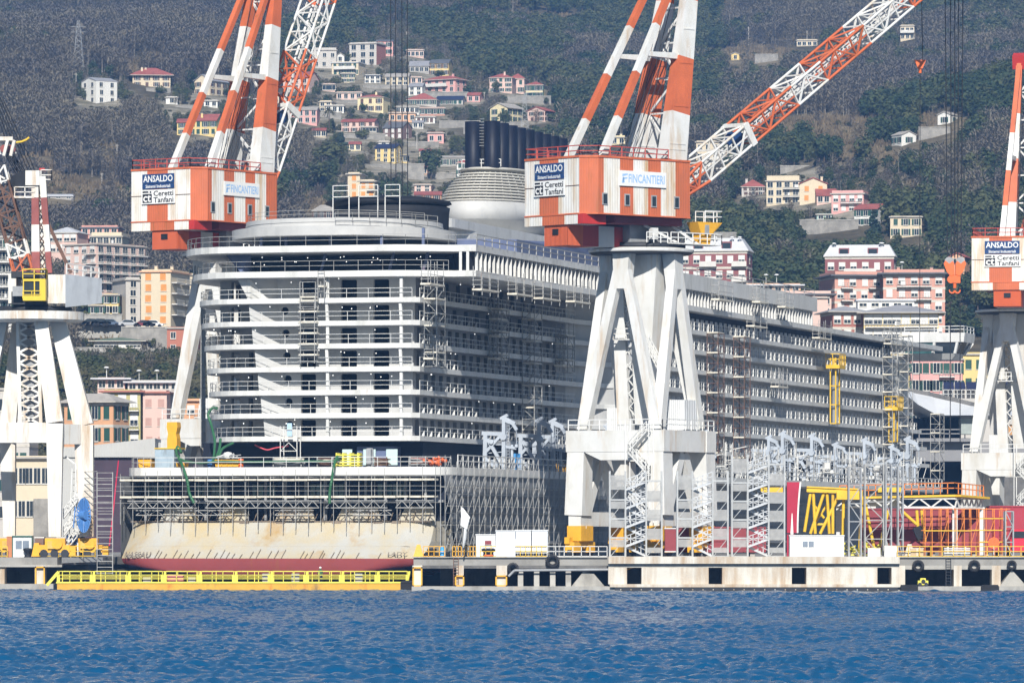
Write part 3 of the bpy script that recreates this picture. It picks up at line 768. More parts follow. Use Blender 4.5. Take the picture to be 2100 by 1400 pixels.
ml_ = list(np.arange(S0+3.2, 177, 1.68))
def mullion(x, y, w=1.0):
    o = bpy.data.objects.new('window_mullion', mu); COL.objects.link(o); o.parent = ship; o.location = (x, y, 34.25); o.scale = (1, w, 1)
for i, s_ in enumerate(ml_[:98]): mullion(17.95, s_, 1.0 if i % 7 else 2.2)
for x in (16.4,17.2): mullion(x, S0+2.4)
for px in (660,800,870): mb = MB(); xx = x_on(px,S0+3); mb.beam((xx,S0+2.6,34.25),(xx+.3,S0+3.4,36.3),.22); mb.obj('pillar', [M_shipblue], ship)
for px in (560,610,700,805,890): mb = MB(); xx = x_on(px,S0+9); mb.beam((xx,S0+5,37.0),(xx,S0+5,39),.28); mb.obj('pillar', [M_shipblue], ship)
# ring of the sun deck, its dark canopy disc
cx_, cy_ = -.6, 25.0
mb = MB(); mb.lathe([(9.0,38.2),(12.2,38.25),(12.25,39.25),(10.75,39.3),(10.7,40.2),(10.4,40.2),(10.4,39.0),(9,38.9)], (cx_,cy_,0), 96, 0, 1.0, 1.15, False)
mb.lathe([(10.76,39.72),(10.80,39.74),(10.76,39.78)], (cx_,cy_,0), 96, 0, 1.0, 1.15, False)
for t in range(0,360,40): pass
mb.obj('sun_deck_ring', [M_shipw], ship)
mb = MB()
rp = [(cx_+11.8*math.cos(R(t)), cy_+11.8*1.15*math.sin(R(t)), 39.6) for t in range(285,350,9)]
mb.rail(rp,1.1,2.5,.028); rp = [(cx_+10.4*math.cos(R(t)), cy_+10.4*1.15*math.sin(R(t)), 40.15) for t in range(190,350,12)]; mb.rail(rp,.9,2.5,.022)
mb.obj('railing', [M_pipe], ship)
mb = MB(); mb.lathe([(6.3,38.4),(6.4,41.6),(6.5,42.3),(4.4,43.1),(0,43.5)], (2.4,33,0), 40, 0)
mb.lathe([(0,42.25),(6.0,42.35),(7.1,42.75),(6.9,43.05),(4.4,43.5),(0,43.7)], (2.0,33,0), 48, 0); mb.obj('canopy_disc', [M_black], ship)
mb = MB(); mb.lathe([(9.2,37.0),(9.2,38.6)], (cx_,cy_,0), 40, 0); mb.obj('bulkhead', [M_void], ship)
mb = MB()
for a, b in ((683,716),(736,775),(790,820)):
    xa, xb = x_on(a,26), x_on(b,26); mb.rail([(xa,26,43.3),(xb,26,43.3)],1.2,1.6,.04); mb.bb(xa,xb,25.9,26.5,43.2,43.3,0)
    mb.beam((xa,26,40.6),(xa,26,43.2),.1); mb.beam((xb,26,40.6),(xb,26,43.2),.1)
mb.obj('work_platform', [M_pipew], ship)
# funnel house, slatted dome, black stacks
FS = 80.0
mb = MB()
fo = arc(-2,44,5.5,5,180,270,4)+arc(3.0,42.4,4.0,3.6,270,360,6)
mb.prism(fo+[(7,112),(-7.5,112)], 40.6, 41.6, 0)
fo2 = arc(-2,47,5,4,180,270,4)+arc(2,51,5.0,8,270,360,6)
mb.prism(fo2+[(7.0,62)]+[(6.99,62.1),(-7,62.1)], 37.1, 40.6, 1)
holes(mb, (7.0,62), (7.0,112), 37.1, 40.6, [(t,t+w,37.9,40.3,0) for t,w in ((2,1.2),(4.6,1.4),(9.5,3.2),(15,3.6),(22,2.6),(28,3),(34,3))], 1)
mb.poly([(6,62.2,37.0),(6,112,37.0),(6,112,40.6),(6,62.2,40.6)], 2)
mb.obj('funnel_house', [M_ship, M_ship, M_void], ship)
mb = MB(); mb.lathe([(4.9,41.6),(5.8,43.0),(6.1,43.1),(6.1,45.2),(5,45.2)], (1.2,FS,0), 40, 0, 1.0, 2.0)
mb.obj('funnel_base', [M_shipw], ship)
mb = MB()
n = 11
for i in range(n):
    f = i/(n-1); rr = 6.0*(1-.40*f**1.5); zz = 45.25+f*3.7
    mb.lathe([(rr,zz),(rr+.16,zz+.06),(rr+.1,zz+.24),(rr-.05,zz+.2)], (1.2,FS,0), 40, 0, 1, 2.0)
for i in range(40):
    t = 2*math.pi*i/40; pr = None
    for j in range(6):
        f = j/5; rr = 5.94*(1-.40*f**1.5); q = Vector((1.2+rr*math.cos(t), FS+2*rr*math.sin(t), 45.2+f*3.8))
        if pr is not None: mb.beam(pr, q, .12, .2)
        pr = q
mb.lathe([(2.4,49.15),(3.9,49.1),(4.1,49.3),(3.9,49.45),(0,49.45)], (1.2,FS,0), 40, 0, 1, 2.0)
mb.obj('funnel_dome', [mat('funnel_slats', (.52,.505,.455), .55, .12, .5, rust=.06, rustcol=(.4,.25,.12))], ship)
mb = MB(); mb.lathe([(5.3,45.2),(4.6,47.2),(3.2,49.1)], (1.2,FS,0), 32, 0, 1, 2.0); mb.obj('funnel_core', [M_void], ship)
mb = MB(); mb.rail([(-1.2,73.2,49.5),(3.6,73.2,49.5)],.9,1.2,.04); mb.obj('railing', [M_pipew], ship)
M_stack = mat('stack_black', (.008,.012,.028), .5, .25, .5, spec=.25)
for i in range(9):
    for j, xx in enumerate((.1, 2.45)):
        if j == 0 and i > 5: continue
        mb = MB(); yy = 73.5+i*3.8; mb.lathe([(.98,49.3),(.98,54.9),(.9,54.92),(.82,54.3),(0,54.3)], (xx,yy,0), 20, 0)
        mb.obj('exhaust_stack', [M_stack], ship)
mb = MB(); mb.bb(.95,1.6,73.6,106,49.3,54.0,0); mb.bb(-.2,.6,97,106,49.3,54.4,0)
for z in np.arange(52,55.4,.35): mb.bb(.98,1.55,73.1,73.2,z,z+.05,1)
mb.obj('stack_casing', [M_black, M_grey], ship)
# blue primed bulwark house above the side
mb = MB(); mb.prism([(10,30),(16.6,34),(17.0,52),(16.6,90),(10,90)], 37.15, 38.7, 0); mb.prism([(12,50),(16.2,56),(16,90),(12,90)], 38.71, 39.5, 0)
mb.obj('side_house', [M_shipblue], ship)
# after deck
ea = arc(-14.7,5.4,3.6,5.4,180,270,6)+arc(13.6,4.6,4.6,4.6,270,360,8)+[(18.2,YE)]
mb = MB(); mb.prism(ea+[(-18.3,YE)], 12.2, 13.08, 0, 1); mb.obj('after_deck', [M_ship, mat('deck_plate', (.26,.25,.24), .8, .2, .3)], ship)
mb = MB(); mb.rail([(p[0]*.985,p[1]+.2,13.08) for p in ea[1:15]],1.05,2.6,.026); mb.rail([(18.0,6,13.08),(18.0,70,13.08)],1.3,2.0,.05); mb.obj('railing', [M_pipew], ship)
mb = MB()   # wall at the back of the after deck
mb.poly([(-13,S0+3.6,13.08),(12,S0+3.6,13.08),(12,S0+3.6,15.9),(-13,S0+3.6,15.9)], 0)
mb.poly([(12,S0+3.6,13.08),(12,90,13.08),(12,90,15.9),(12,S0+3.6,15.9)], 0)
mb.poly([(12,90,13.08),(14,YE,13.08),(14,YE,15.9),(12,90,15.9)], 0)
mb.bb(5.2,9.5,S0+1.5,S0+3.5,13.08,15.4,1)
for a, b in ((765,783),(800,818),(846,868)):
    xa, xb = x_on(a-62,S0+3), x_on(b-62,S0+3)
mb.obj('bulkhead', [M_void, M_shipblue], ship)
mb = MB()
for a, b in ((702,722),(745,770),(792,815)):
    xa, xb = x_on(a,S0+1.2), x_on(b,S0+1.2); mb.prism([(xa,S0+1.2),(xb,S0+1.2),(xb,S0+1.3),(xa,S0+1.3)], 13.4, 15.1, 0)
mb.obj('protective_panel', [mat('aqua_panel', (.55,.72,.70), .4, .05)], ship)
# open mooring decks over the transom
mb = MB()
mb.prism([(-17.6,2.5),(17.4,2.5),(17.4,9),(-17.6,9)], 9.35, 9.6, 0)
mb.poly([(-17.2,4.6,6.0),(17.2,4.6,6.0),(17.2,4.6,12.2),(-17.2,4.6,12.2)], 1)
for px in range(258, 905, 41): xx = x_on(px,3.4); mb.beam((xx,3.4,6.5),(xx,3.4,12.2),.25)
mb.obj('mooring_deck', [M_shipd, M_void], ship)
mb = MB()
for a, b in ((303,343),(404,462),(518,565),(637,706),(775,836)):
    n_ = 6; xa, xb = x_on(a,4.0), x_on(b,4.0); mb = MB()
    for i in range(n_):
        u0 = xa+(xb-xa)*i/n_; u1 = xa+(xb-xa)*(i+.86)/n_; mb.bb(u0,u1,3.95+.12*(i%2),4.1+.12*(i%2),9.75,11.3,0)
    mb.obj('window', [M_glassg], ship)
# hull: rounded duck tail, red boot topping, grey sides
def hrow(z, y, pl, pr, n=24): 
    a, b = x_on(pl,y), x_on(pr,y); return [(a+(b-a)*i/n, y + (1.6*max(0,1-i/2.0)**2) + (1.2*max(0,1-(n-i)/2.0)**2), z) for i in range(n+1)]
rows = [hrow(7.35,.2,266,884), hrow(6.4,-.5,261,882), hrow(5.2,-1.8,253,877), hrow(4.2,-3.2,245,868), hrow(3.42,-4.3,239,852)]
def skin(rows, m):
    mb = MB(); n = len(rows[0])
    for r_ in rows: mb.v.extend(r_)
    for j in range(len(rows)-1):
        for i in range(n-1): mb.f.append((j*n+i,(j+1)*n+i,(j+1)*n+i+1,j*n+i+1)); mb.m.append(m); mb.sm.append(True)
    for i_, xe in ((0,-18.0),(n-1,18.0)):
        for j in range(len(rows)-1):
            a, b = rows[j][i_], rows[j+1][i_]; mb.add([a,b,(xe,11,b[2]),(xe,11,a[2])],[(0,1,2,3)],m)
    return mb
mb = skin(rows, 0)
mb.poly([(p[0],p[1]+.0,p[2]) for p in rows[0]]+[(17,5,7.35),(-17,5,7.35)], 0)
for a, b in ((340,396),(458,500),(576,636),(701,771),(830,883)):
    xa, xb = x_on(a,.3), x_on(b,.3); mb.extr([(xa-.7,.3,7.35),(xb+.5,.3,7.35),(xb,.7,8.9),(xa,.7,8.9)], (0,.35,0), 0)
hull = mb.obj('hull', [M_hull], ship)
mb = skin([hrow(3.415,-4.32,238.6,852), hrow(2.95,-4.3,242,848), hrow(2.5,-4.25,256,828), hrow(2.15,-4.2,286,800), hrow(1.85,-4.1,360,745), hrow(1.6,-3.9,420,700)], 0)
mb.obj('boot_topping', [M_boot], ship)
mb = MB()
sec = [(18,0.5),(18,200),(15.5,225),(10,250),(2,276),(0,283)]
for a, b in zip(sec[:-1], sec[1:]):
    mb.poly([(a[0],a[1]+(0 if a[1]>1 else 6),3.4),(b[0],b[1],3.4),(b[0],b[1],12.2),(a[0],a[1],12.2)], 0); mb.poly([(-a[0],a[1],3.4),(-b[0],b[1],3.4),(-b[0],b[1],12.2),(-a[0],a[1],12.2)], 0)
    mb.poly([(a[0],a[1]+(0 if a[1]>1 else 9),-1),(b[0],b[1],-1),(b[0],b[1],3.39),(a[0],a[1]+(0 if a[1]>1 else 6),3.39)], 1)
for z in (4.9,6.6,8.3,10.0):
    mb.bb(18.02,18.5,6,198,z,z+.28,0)
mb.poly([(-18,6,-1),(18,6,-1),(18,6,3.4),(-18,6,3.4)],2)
mb.obj('hull_side', [M_hullside, M_boot, M_void], ship)
mb = MB()       # short frames welded to the transom
rr_ = random.Random(4)
for px in np.arange(252, 846, 12.5):
    if rr_.random() < .2 or px < 312 or px > 786: continue
    px += rr_.uniform(-4,4)
    x = x_on(px, -4.3); hh = rr_.uniform(.4,.95); mb.beam((x,-4.42,3.45),(x+.12,-4.5+hh*1.45,3.45+hh),.05,.06)
for px in np.arange(290, 884, 15.5):
    x = x_on(px, .1); hh = rr_.uniform(.7,1.3); mb.beam((x-.1,.02,7.3),(x+.25,.12,7.3+hh),.07,.08)
for px in (500,575,690,775,812): x = x_on(px,0); mb.bb(x-.5,x+.5,-.02,.3,7.1,7.38)
mb.bb(x_on(268,0),x_on(883,0),.05,.16,7.25,7.37)
mb.bb(x_on(300,-2.5),x_on(840,-2.5),-2.49,-2.4,4.70,4.715)
mb.obj('hull_frame', [mat('weld_brown', (.22,.175,.135), .8, .3)], ship)
mb = MB(); M_let = mat('hull_letter', (.21,.18,.15), .7, .2)
put_text(mb, 'NASSAU', (x_on(250,-4.55),-4.3,3.52), (1,0,0), Vector((0,.72,.70)), x_on(306,-4.55)-x_on(250,-4.55), .85, 0, .02)
o1 = mb.obj('lettering', [M_let], hull)
for p in o1.data.vertices: p.co.y += 1.0*max(0,1-(p.co.x-x_on(244,-4))/2.2)**2 - .12
mb = MB(); put_text(mb, 'LADY', (x_on(794,-4.5),-4.42,3.75), (1,0,0), Vector((0,.72,.70)), x_on(834,-4.5)-x_on(794,-4.5), .5, 0, .02)
mb.obj('lettering', [M_let], hull)
# navigation bridge wing
mb = MB(); bz = 32.4
mb.hexa([(12.5,266,bz),(19.4,266,bz),(19.4,272,bz),(12.5,272,bz),(12.0,265.2,bz+.9),(20.2,265.2,bz+.9),(20.2,272,bz+.9),(12,272,bz+.9)], 0)
mb.hexa([(12,265.0,35.0),(21.4,265.0,35.0),(21.4,273,35.0),(12,273,35.0),(12,264.8,36.4),(21.6,264.8,36.4),(21.6,273,36.4),(12,273,36.4)], 0)
for x0,x1 in ((12.0,12.3),(16.6,16.9),(20.0,20.4)): mb.beam((x0,265.3,bz+.9),(x1,265.2,35.0),.35)
mb.beam((20.2,271.5,bz+.9),(21.4,272,35),.35); mb.rail([(12.3,265.2,36.4),(21.4,265.2,36.4),(21.4,272.8,36.4)],1.0,2.2,.05)
mb.bb(-10,11.5,240.5,272,13.2,32.9,0)
w_ = mb.obj('bridge_wing', [M_ship], ship)
mb = MB(); mb.poly([(12.3,265.35,bz+.9),(16.6,265.35,bz+.9),(16.8,265.28,35),(12.4,265.28,35)],0); mb.poly([(16.9,265.4,bz+.9),(20.1,265.4,bz+.9),(20.9,265.35,35),(16.9,265.35,35)],1); mb.poly([(20.15,265.5,bz+.9),(20.15,271.4,bz+.9),(21.1,271.8,35),(21.1,265.5,35)],1)
mb.obj('window', [M_glassg, M_glass], w_)
mb = MB()
for b_ in bulbs: mb.lathe([(0,-.07),(.07,0),(0,.07)], b_, 6, 0)
for i in range(22): mb.lathe([(0,-.07),(.07,0),(0,.07)], (seeds.uniform(-9,14), S0+seeds.uniform(3,6), seeds.uniform(35.2,36.05)), 6, 0)
ml = bpy.data.materials.new('lit_bulb'); ml.use_nodes = True; ml.node_tree.nodes['Principled BSDF'].inputs['Emission Color'].default_value = (1,.97,.9,1); ml.node_tree.nodes['Principled BSDF'].inputs['Emission Strength'].default_value = 1.6
o = mb.obj('work_lights', [ml], ship); o['kind'] = 'stuff'
# lifeboat davits along the promenade
def davit_mb(v):
    mb = MB(); mb.beam((.3,0,0),(.3,0,5.5),.42,.5,0,.34,.4); mb.beam((.2,0,5.35),(1.5,0,4.75),.4,.55,0,.3,.4); mb.beam((1.2,0,4.9),(1.7,0,4.1),.34,.3); mb.beam((-.1,0,5.3),(.7,0,5.7),.36,.3)
    mb.beam((-1.8,0,0),(-1.7,0,3.7),.36,.42); mb.beam((-2.1,0,3.8),(.2,0,3.7),.34,.4); mb.beam((-1.5,0,3.2),(.3,0,.2),.34,.34); mb.beam((-.1,0,3.5),(-1.6,0,1.9),.3,.3); mb.beam((-1.7,0,1.2),(-.6,0,.1),.3,.26)
    for z in (.9,1.7,2.5): mb.beam((-1.75,.25,z),(.3,.25,z+.15),.08)
    mb.beam((1.1,.3,0),(1.1,.3,2.6),.24,.26); mb.beam((.4,.1,2.4),(1.6,.2,2.2),.28,.28); mb.bb(-1.2,-.5,.3,.9,0,1.0); mb.tube((.3,-.42,3.4),(.3,.42,3.4),.36,n=12); mb.tube((-1.0,-.4,2.9),(-1.0,.4,2.9),.26,n=10)
    for x in (.62,.86): mb.beam((x,0,.1),(x,0,4.9),.05)
    for i in range(14): mb.beam((.62,0,.3+i*.33),(.86,0,.3+i*.33),.04)
    mb.tube((1.65,0,4.2),(1.65,0,2.6),.04,n=5); mb.tube((1.5,0,4.7),(.3,.1,3.7),.04,n=5); mb.bb(1.5,1.8,-.1,.1,2.3,2.62)
    return mb
dm = davit_mb(0).mesh('lifeboat_davit', [mat('davit_white', (.44,.49,.56), .5, .15, .8)])
for px in (1028,1100,1128,1240,1318,1440,1572,1600,1660,1708,1768,1824,1856):
    xx_ = 16.6 if px < 1400 else 19.7
    s_ = s_on(px, xx_); o = bpy.data.objects.new('lifeboat_davit', dm); COL.objects.link(o); o.parent = ship; o.location = (xx_, s_, 13.1)
    sc_ = 1.05 if px < 1400 else 1.0+.12*(px%3); o.scale = (sc_,sc_,sc_*(1.0 if px % 7 else .85))
mb = MB(); mb.bb(18.2,21.2,92,250,12.3,13.09,0); mb.rail([(21.1,92,13.09),(21.1,250,13.09)],1.1,2.5,.05,m=0); mb.obj('promenade_ledge', [M_ship], ship)
# ---------------------------------------------------------------- big striped portal cranes
def banded(mb, a, b, w, h, w1, h1, bands, side):
    """tapering box member with colour bands: bands = [(fraction end, material)]"""
    a = Vector(a); b = Vector(b); f0 = 0.0
    for f1, m in bands:
        mb.beam(a.lerp(b,f0), a.lerp(b,f1), w+(w1-w)*f0, h+(h1-h)*f0, m, w+(w1-w)*f1, h+(h1-h)*f1, side); f0 = f1
def striped_wall(mb, o, ex, L, z0, z1, stripes):
    f0 = 0.0
    for f1, m in stripes:
        a = o+ex*(L*f0); b = o+ex*(L*f1); mb.poly([(a.x,a.y,z0),(b.x,b.y,z0),(b.x,b.y,z1),(a.x,a.y,z1)], m); f0 = f1
def lattice(mb, a, b, n, u, B0, D0, B1, D1, step, bands, r=.16):
    a = Vector(a); b = Vector(b); L = (b-a).length; k = max(2, round(L/step))
    def mt(f):
        for e, m in bands:
            if f <= e: return m
        return bands[-1][1]
    def cs(f):
        c = a.lerp(b,f); B = (B0+(B1-B0)*f)/2; D = (D0+(D1-D0)*f)/2
        return [c-n*B-u*D, c+n*B-u*D, c+n*B+u*D, c-n*B+u*D]
    for i in range(k):
        f0, f1 = i/k, (i+1)/k; p, q = cs(f0), cs(f1); m = mt((f0+f1)/2)
        for j in range(4): mb.tube(p[j], q[j], r, r, 6, m, False)
        for j in range(4):
            j2 = (j+1)%4; mb.beam(p[j], p[j2], r*1.0, m=m)
            if (i+j)%2: mb.beam(p[j], q[j2], r*1.1, m=m)
            else: mb.beam(p[j2], q[j], r*1.1, m=m)
            if j in (1,3): mb.beam(p[j].lerp(p[j2],.5), q[j].lerp(q[j2],.5), r*.8, m=m)
    return mb
M_lat = [M_white, M_orange]
def portal_crane(cpx, Yc, phi, el, theta, label, blen, dz=0.0, tiny=False, hook=None):
    X = XW(cpx, Yc); root = thing('portal_crane', label, 'crane', (X, Yc, QT+dz), 0, 'striped portal cranes of the dry dock')
    ax = Vector((math.cos(theta),-math.sin(theta),0)); ay = Vector((math.sin(theta),math.cos(theta),0))
    def Q(a, b, z): return ax*a+ay*b+Vector((0,0,z))
    H = 4.75
    cor = {'A':(-1,-1),'B':(1,-1),'C':(1,1),'D':(-1,1)}
    # bogies with their yellow gear
    for a, b in cor.values():
        mb = MB(); c = Q(a*H, b*H, 0)
        mb.box((c.x,c.y,2.5), (1.7,2.6,1.6), -theta, 0); mb.extr([Q(a*H-.5,b*H-1.3,1.75),Q(a*H-.5,b*H+1.3,1.75),Q(a*H-.5,b*H,.9)], ax*1.0, 0)
        for s in (-1,1):
            q = Q(a*H, b*H+s*1.5, 0); mb.box((q.x,q.y,1.05), (1.1,1.5,1.1), -theta, 0); mb.box((q.x-.5,q.y-.4,1.75), (.6,.7,.7), -theta, 0)
            for t in (-.5,.5):
                w0 = Q(a*H-.25, b*H+s*1.5+t, .45); mb.tube(w0, w0+ax*.5, .42, n=12, m=1)
        mb.obj('bogie', [M_gold, M_dark], root)
    for a in (-1,1):
        mb = MB(); mb.beam(Q(a*(H+.1),-H-1.0,4.0), Q(a*(H+.1),H+1.0,4.0), 1.5, 1.5); mb.beam(Q(a*H,-H,3.3),Q(a*H,-H,3.0),1.3,1.3); mb.obj('sill_beam', [M_white], root)
    for a, b in cor.values():
        mb = MB(); mb.beam(Q(a*(H+.2),b*(H+.1),4.4), Q(a*H,b*H,11.4), 2.1, 2.1, 0, 2.0, 2.0, ax); mb.obj('lower_leg', [M_white], root)
    for a in (-1,1):
        for s in (-1,1):
            mb = MB(); mb.beam(Q(a*H,s*.25,11.0), Q(a*(H+.1),s*3.5,4.6), .9, 1.1, 0, .9, 1.1, ax); mb.obj('brace', [M_white], root)
    # head frame
    for (p, q, dpt) in (('A','B',2.25),('B','C',2.25),('C','D',2.25),('D','A',2.25)):
        a, b = cor[p], cor[q]; mb = MB(); z = 12.2
        e = Vector((b[0]-a[0], b[1]-a[1], 0)).normalized()
        i0 = 1.15 if p in 'AC' else -1.05
        p0 = Q(a[0]*H-e.x*i0, a[1]*H-e.y*i0, z); p1 = Q(b[0]*H+e.x*i0, b[1]*H+e.y*i0, z)
        mb.beam(p0, p1, 2.1, dpt)
        if p in 'AC': mb.hexa([Q(a[0]*H+e.x*3,a[1]*H-1.0,10.2),Q(b[0]*H-e.x*.9,a[1]*H-1.0,10.2),Q(b[0]*H-e.x*.9,a[1]*H+1.0,10.2),Q(a[0]*H+e.x*3,a[1]*H+1.0,10.2),Q(a[0]*H+e.x*1.0,a[1]*H-1.0,11.07),Q(b[0]*H-e.x*.9,a[1]*H-1.0,11.07),Q(b[0]*H-e.x*.9,a[1]*H+1.0,11.07),Q(a[0]*H+e.x*1.0,a[1]*H+1.0,11.07)],0)
        mb.obj('portal_beam', [M_white], root)
    mb = MB(); zr = 13.35
    mb.rail([Q(-H-.9,-H-.95,zr),Q(H+.9,-H-.95,zr),Q(H+.95,H+.9,zr)], 1.1, 1.2, .05)
    mb.obj('railing', [M_pipew], root)
    # V legs up to the slewing ring
    tops = {('A','B'):(0,-4.1),('B','C'):(4.1,0),('C','D'):(0,4.1),('D','A'):(-4.1,0)}
    for (p, q), (ta, tb) in tops.items():
        for c in (p, q):
            s = cor[c]; e = .35
            off = (s[0]*e*(1 if abs(tb) > 1 else 0), s[1]*e*(1 if abs(ta) > 1 else 0))
            mb = MB(); mb.beam(Q(s[0]*H*.94,s[1]*H*.94,13.3), Q(ta+off[0],tb+off[1],30.6), 1.12, 1.12, 0, .88, .88, ax if abs(tb) > 1 else ay); mb.obj('portal_leg', [M_white], root)
        mb = MB(); mb.beam(Q(ta*.98,tb*.98,28.2), Q(ta*.92,tb*.92,32.1), 1.5, 1.2, 0, 2.0, 1.5, ax if abs(tb) > 1 else ay); mb.obj('leg_head', [M_white], root)
    # ring, central column and ladder well
    mb = MB(); mb.lathe([(0,31.9),(5.2,31.95),(5.55,32.15)], (0,0,0), 48, 1); mb.lathe([(5.55,32.15),(5.6,32.3),(5.6,32.45),(4.8,32.6),(0,32.75)], (0,0,0), 48, 0, 1, 1, False); mb.lathe([(4.7,32.7),(4.7,33.1),(0,33.1)], (0,0,0), 40, 1); mb.obj('slewing_ring', [M_white, M_dark], root)  # dark underside colour paints in the shade beneath the ring
    mb = MB(); mb.hexa([Q(-.2,-1.0,14),Q(1.3,-1.0,14),Q(1.3,1.0,14),Q(-.2,1.0,14),Q(-.6,-1.9,31.9),Q(2.9,-1.9,31.9),Q(2.9,1.9,31.9),Q(-.6,1.9,31.9)],0)
    mb.beam(Q(-1.7,-.6,14), Q(-2.6,-.6,31.9), .55, 1.4)
    for i in range(11):
        z = 15+i*1.5; mb.beam(Q(-1.75-.05*i,-.7,z), Q(-.4-.02*i,-.7,z+1.5), .12); mb.beam(Q(-1.75-.05*i,-.7,z+1.5), Q(-.4-.02*i,-.7,z), .12)
    mb.hexa([Q(-2.2,-2.2,22.9),Q(.6,-2.2,22.9),Q(.6,-.8,22.9),Q(-2.2,-.8,22.9),Q(-2.2,-2.2,23.02),Q(.6,-2.2,23.02),Q(.6,-.8,23.02),Q(-2.2,-.8,23.02)],0)
    mb.rail([Q(-2.2,-2.2,23.02),Q(.6,-2.2,23.02)],1.1,.8,.05)
    mb.obj('central_column', [M_white], root)
    mb = MB(); mb.beam(Q(1.9,-2.3,22.5),Q(4.4,-2.3,18.2),.9,.15); mb.rail([Q(1.9,-2.8,22.5),Q(4.4,-2.8,18.2)],1.0,.6,.05); mb.rail([Q(1.9,-1.9,22.5),Q(4.4,-1.9,18.2)],1.0,.6,.05)
    for i in range(4):
        s = -1 if i%2 else 1; z = 13.2-i*2.3; a0, a1 = 3.4-s*1.1, 3.4+s*1.1
        mb.beam(Q(a1,-H-1.9,z), Q(a0,-H-1.9,z-2.2), .8, .12); mb.rail([Q(a1,-H-2.3,z),Q(a0,-H-2.3,z-2.2)],1.0,.7,.04); mb.rail([Q(a1,-H-1.5,z),Q(a0,-H-1.5,z-2.2)],1.0,.7,.04)
    for sx in (2.0,4.8):
        for sy in (-2.4,-1.4): mb.beam(Q(sx,-H+sy,3.6),Q(sx,-H+sy,14.3),.1)
    mb.obj('stairway', [M_pipew], root)
    mb = MB(); mb.box(tuple(Q(2.9,2.2,15.0)), (4.0,3.4,3.2), -theta, 0); mb.box(tuple(Q(-2.4,.4,14.6)), (2.6,2.4,2.4), -theta, 0); d_ = Q(2.2,.47,14.6); mb.box(tuple(d_), (.9,.06,2.0), -theta, 1)
    mb.obj('switch_cabin', [M_cladw, M_grey], root)
    # ---- slewing part
    d = Vector((math.cos(phi),math.sin(phi),0)); n = Vector((d.y,-d.x,0)); up = Vector((0,0,1))
    def T(t, l, z): return d*t+n*l+up*z
    z0, z1, t0, t1, hw = 35.75, 41.7, -12.0, 2.4, 5.0
    mb = MB(); Wm, Om = 0, 1
    striped_wall(mb, T(t0,-hw,0), n, 2*hw*.86, z0, z1, [(.27,Wm),(.62,Om),(1,Wm)])
    c0 = T(t0,hw*.72,0); c1 = T(t0+1.4,hw,0); mb.poly([(c0.x,c0.y,z0),(c1.x,c1.y,z0),(c1.x,c1.y,z1),(c0.x,c0.y,z1)], Om)
    striped_wall(mb, T(t0+1.4,hw,0), d, t1-t0-1.4, z0, z1, [(.06,Om),(.235,Wm),(.38,Om),(.54,Wm),(.68,Om),(.84,Wm),(1,Om)])
    striped_wall(mb, T(t1,hw,0), -n, 2*hw, z0, z1, [(.3,Om),(.7,Wm),(1,Om)]); striped_wall(mb, T(t1,-hw,0), -d, t1-t0, z0, z1, [(.2,Wm),(.4,Om),(.6,Wm),(.8,Om),(1,Wm)])
    pl = [T(t0,-hw,0),T(t0,hw*.72,0),T(t0+1.4,hw,0),T(t1,hw,0),T(t1,-hw,0)]
    mb.poly([p+up*z1 for p in pl], 2); mb.poly([p+up*z0 for p in pl][::-1], 2)
    for a, b in zip(pl, pl[1:]+pl[:1]): o_ = (a+b)/2; o_ = o_.normalized()*.05; mb.beam(a+up*z1+o_*.1, b+up*z1+o_*.1, .16, .22, 3); mb.beam(a+up*z0+o_*.6, b+up*z0+o_*.6, .12, .14, 3)
    mb.beam(T(t0+.06,-hw,38.7)-d*.09, T(t0+.06,hw*.72,38.7)-d*.09, .05, .06, 4)
    house = mb.obj('machinery_house', [M_whitef, M_orangew, M_dark, M_orange, M_rust], root)
    for i, f in enumerate((.07,.31,.60,.85)):
        mb = MB(); c = T(t0+1.4+(t1-t0-1.4)*f, hw+.04, 37.3); mb.box(tuple(c), (.75,.10,1.25), phi, 0); mb.box(tuple(c+n*.06), (.5,.04,1.0), phi, 1); mb.obj('window', [M_grey, M_glass], house)
    mb = MB(); mb.rail([T(t0+.1,hw*.7,z1),T(t0+.1,-hw+.1,z1),T(t1-.1,-hw+.1,z1)],1.15,1.6,.05); mb.rail([T(t0+.1,hw*.7,z1),T(t0+1.5,hw-.1,z1),T(t1-3,hw-.1,z1)],1.1,1.8,.05); mb.obj('railing', [mat('rail_red', (.45,.07,.05), .6, .2)], house)
    # signs
    def plate(o, e, w, h, mt, nm='sign'):
        mb = MB(); mb.beam(o+up*(h/2), o+e*w+up*(h/2), .10, h, side=e.cross(up)); return mb.obj(nm, [mt], root)
    oa = T(t0-.14,-hw,0)+n*1.75
    s1 = plate(oa+up*40.1, n, 4.6, 1.05, M_navy); mb = MB(); put_text(mb,'ANSALDO',oa+up*40.24+n*.15-d*.06,n,up,4.3,.76,0,.02); mb.obj('lettering',[M_signw],s1)
    s2 = plate(oa+up*39.48, n, 4.6, .56, M_navy); mb = MB(); put_text(mb,'Sistemi Industriali',oa+up*39.58+n*.5-d*.06,n,up,3.6,.36,0,.02); mb.obj('lettering',[M_signw],s2)
    ob = T(t0-.14,-hw,0)+n*1.65
    s3 = plate(ob+up*37.75, n, 4.85, 1.62, M_signw); mb = MB()
    put_text(mb,'Ceretti',ob+up*38.62+n*1.75-d*.06,n,up,2.9,.62,0,.02); put_text(mb,'Tanfani',ob+up*37.88+n*1.75-d*.06,n,up,2.9,.62,0,.02)
    def rect(a0,a1,b0,b1,m,e=.06): 
        q0 = ob+n*a0-d*e; q1 = ob+n*a1-d*e; mb.poly([q0+up*b0,q1+up*b0,q1+up*b1,q0+up*b1], m)
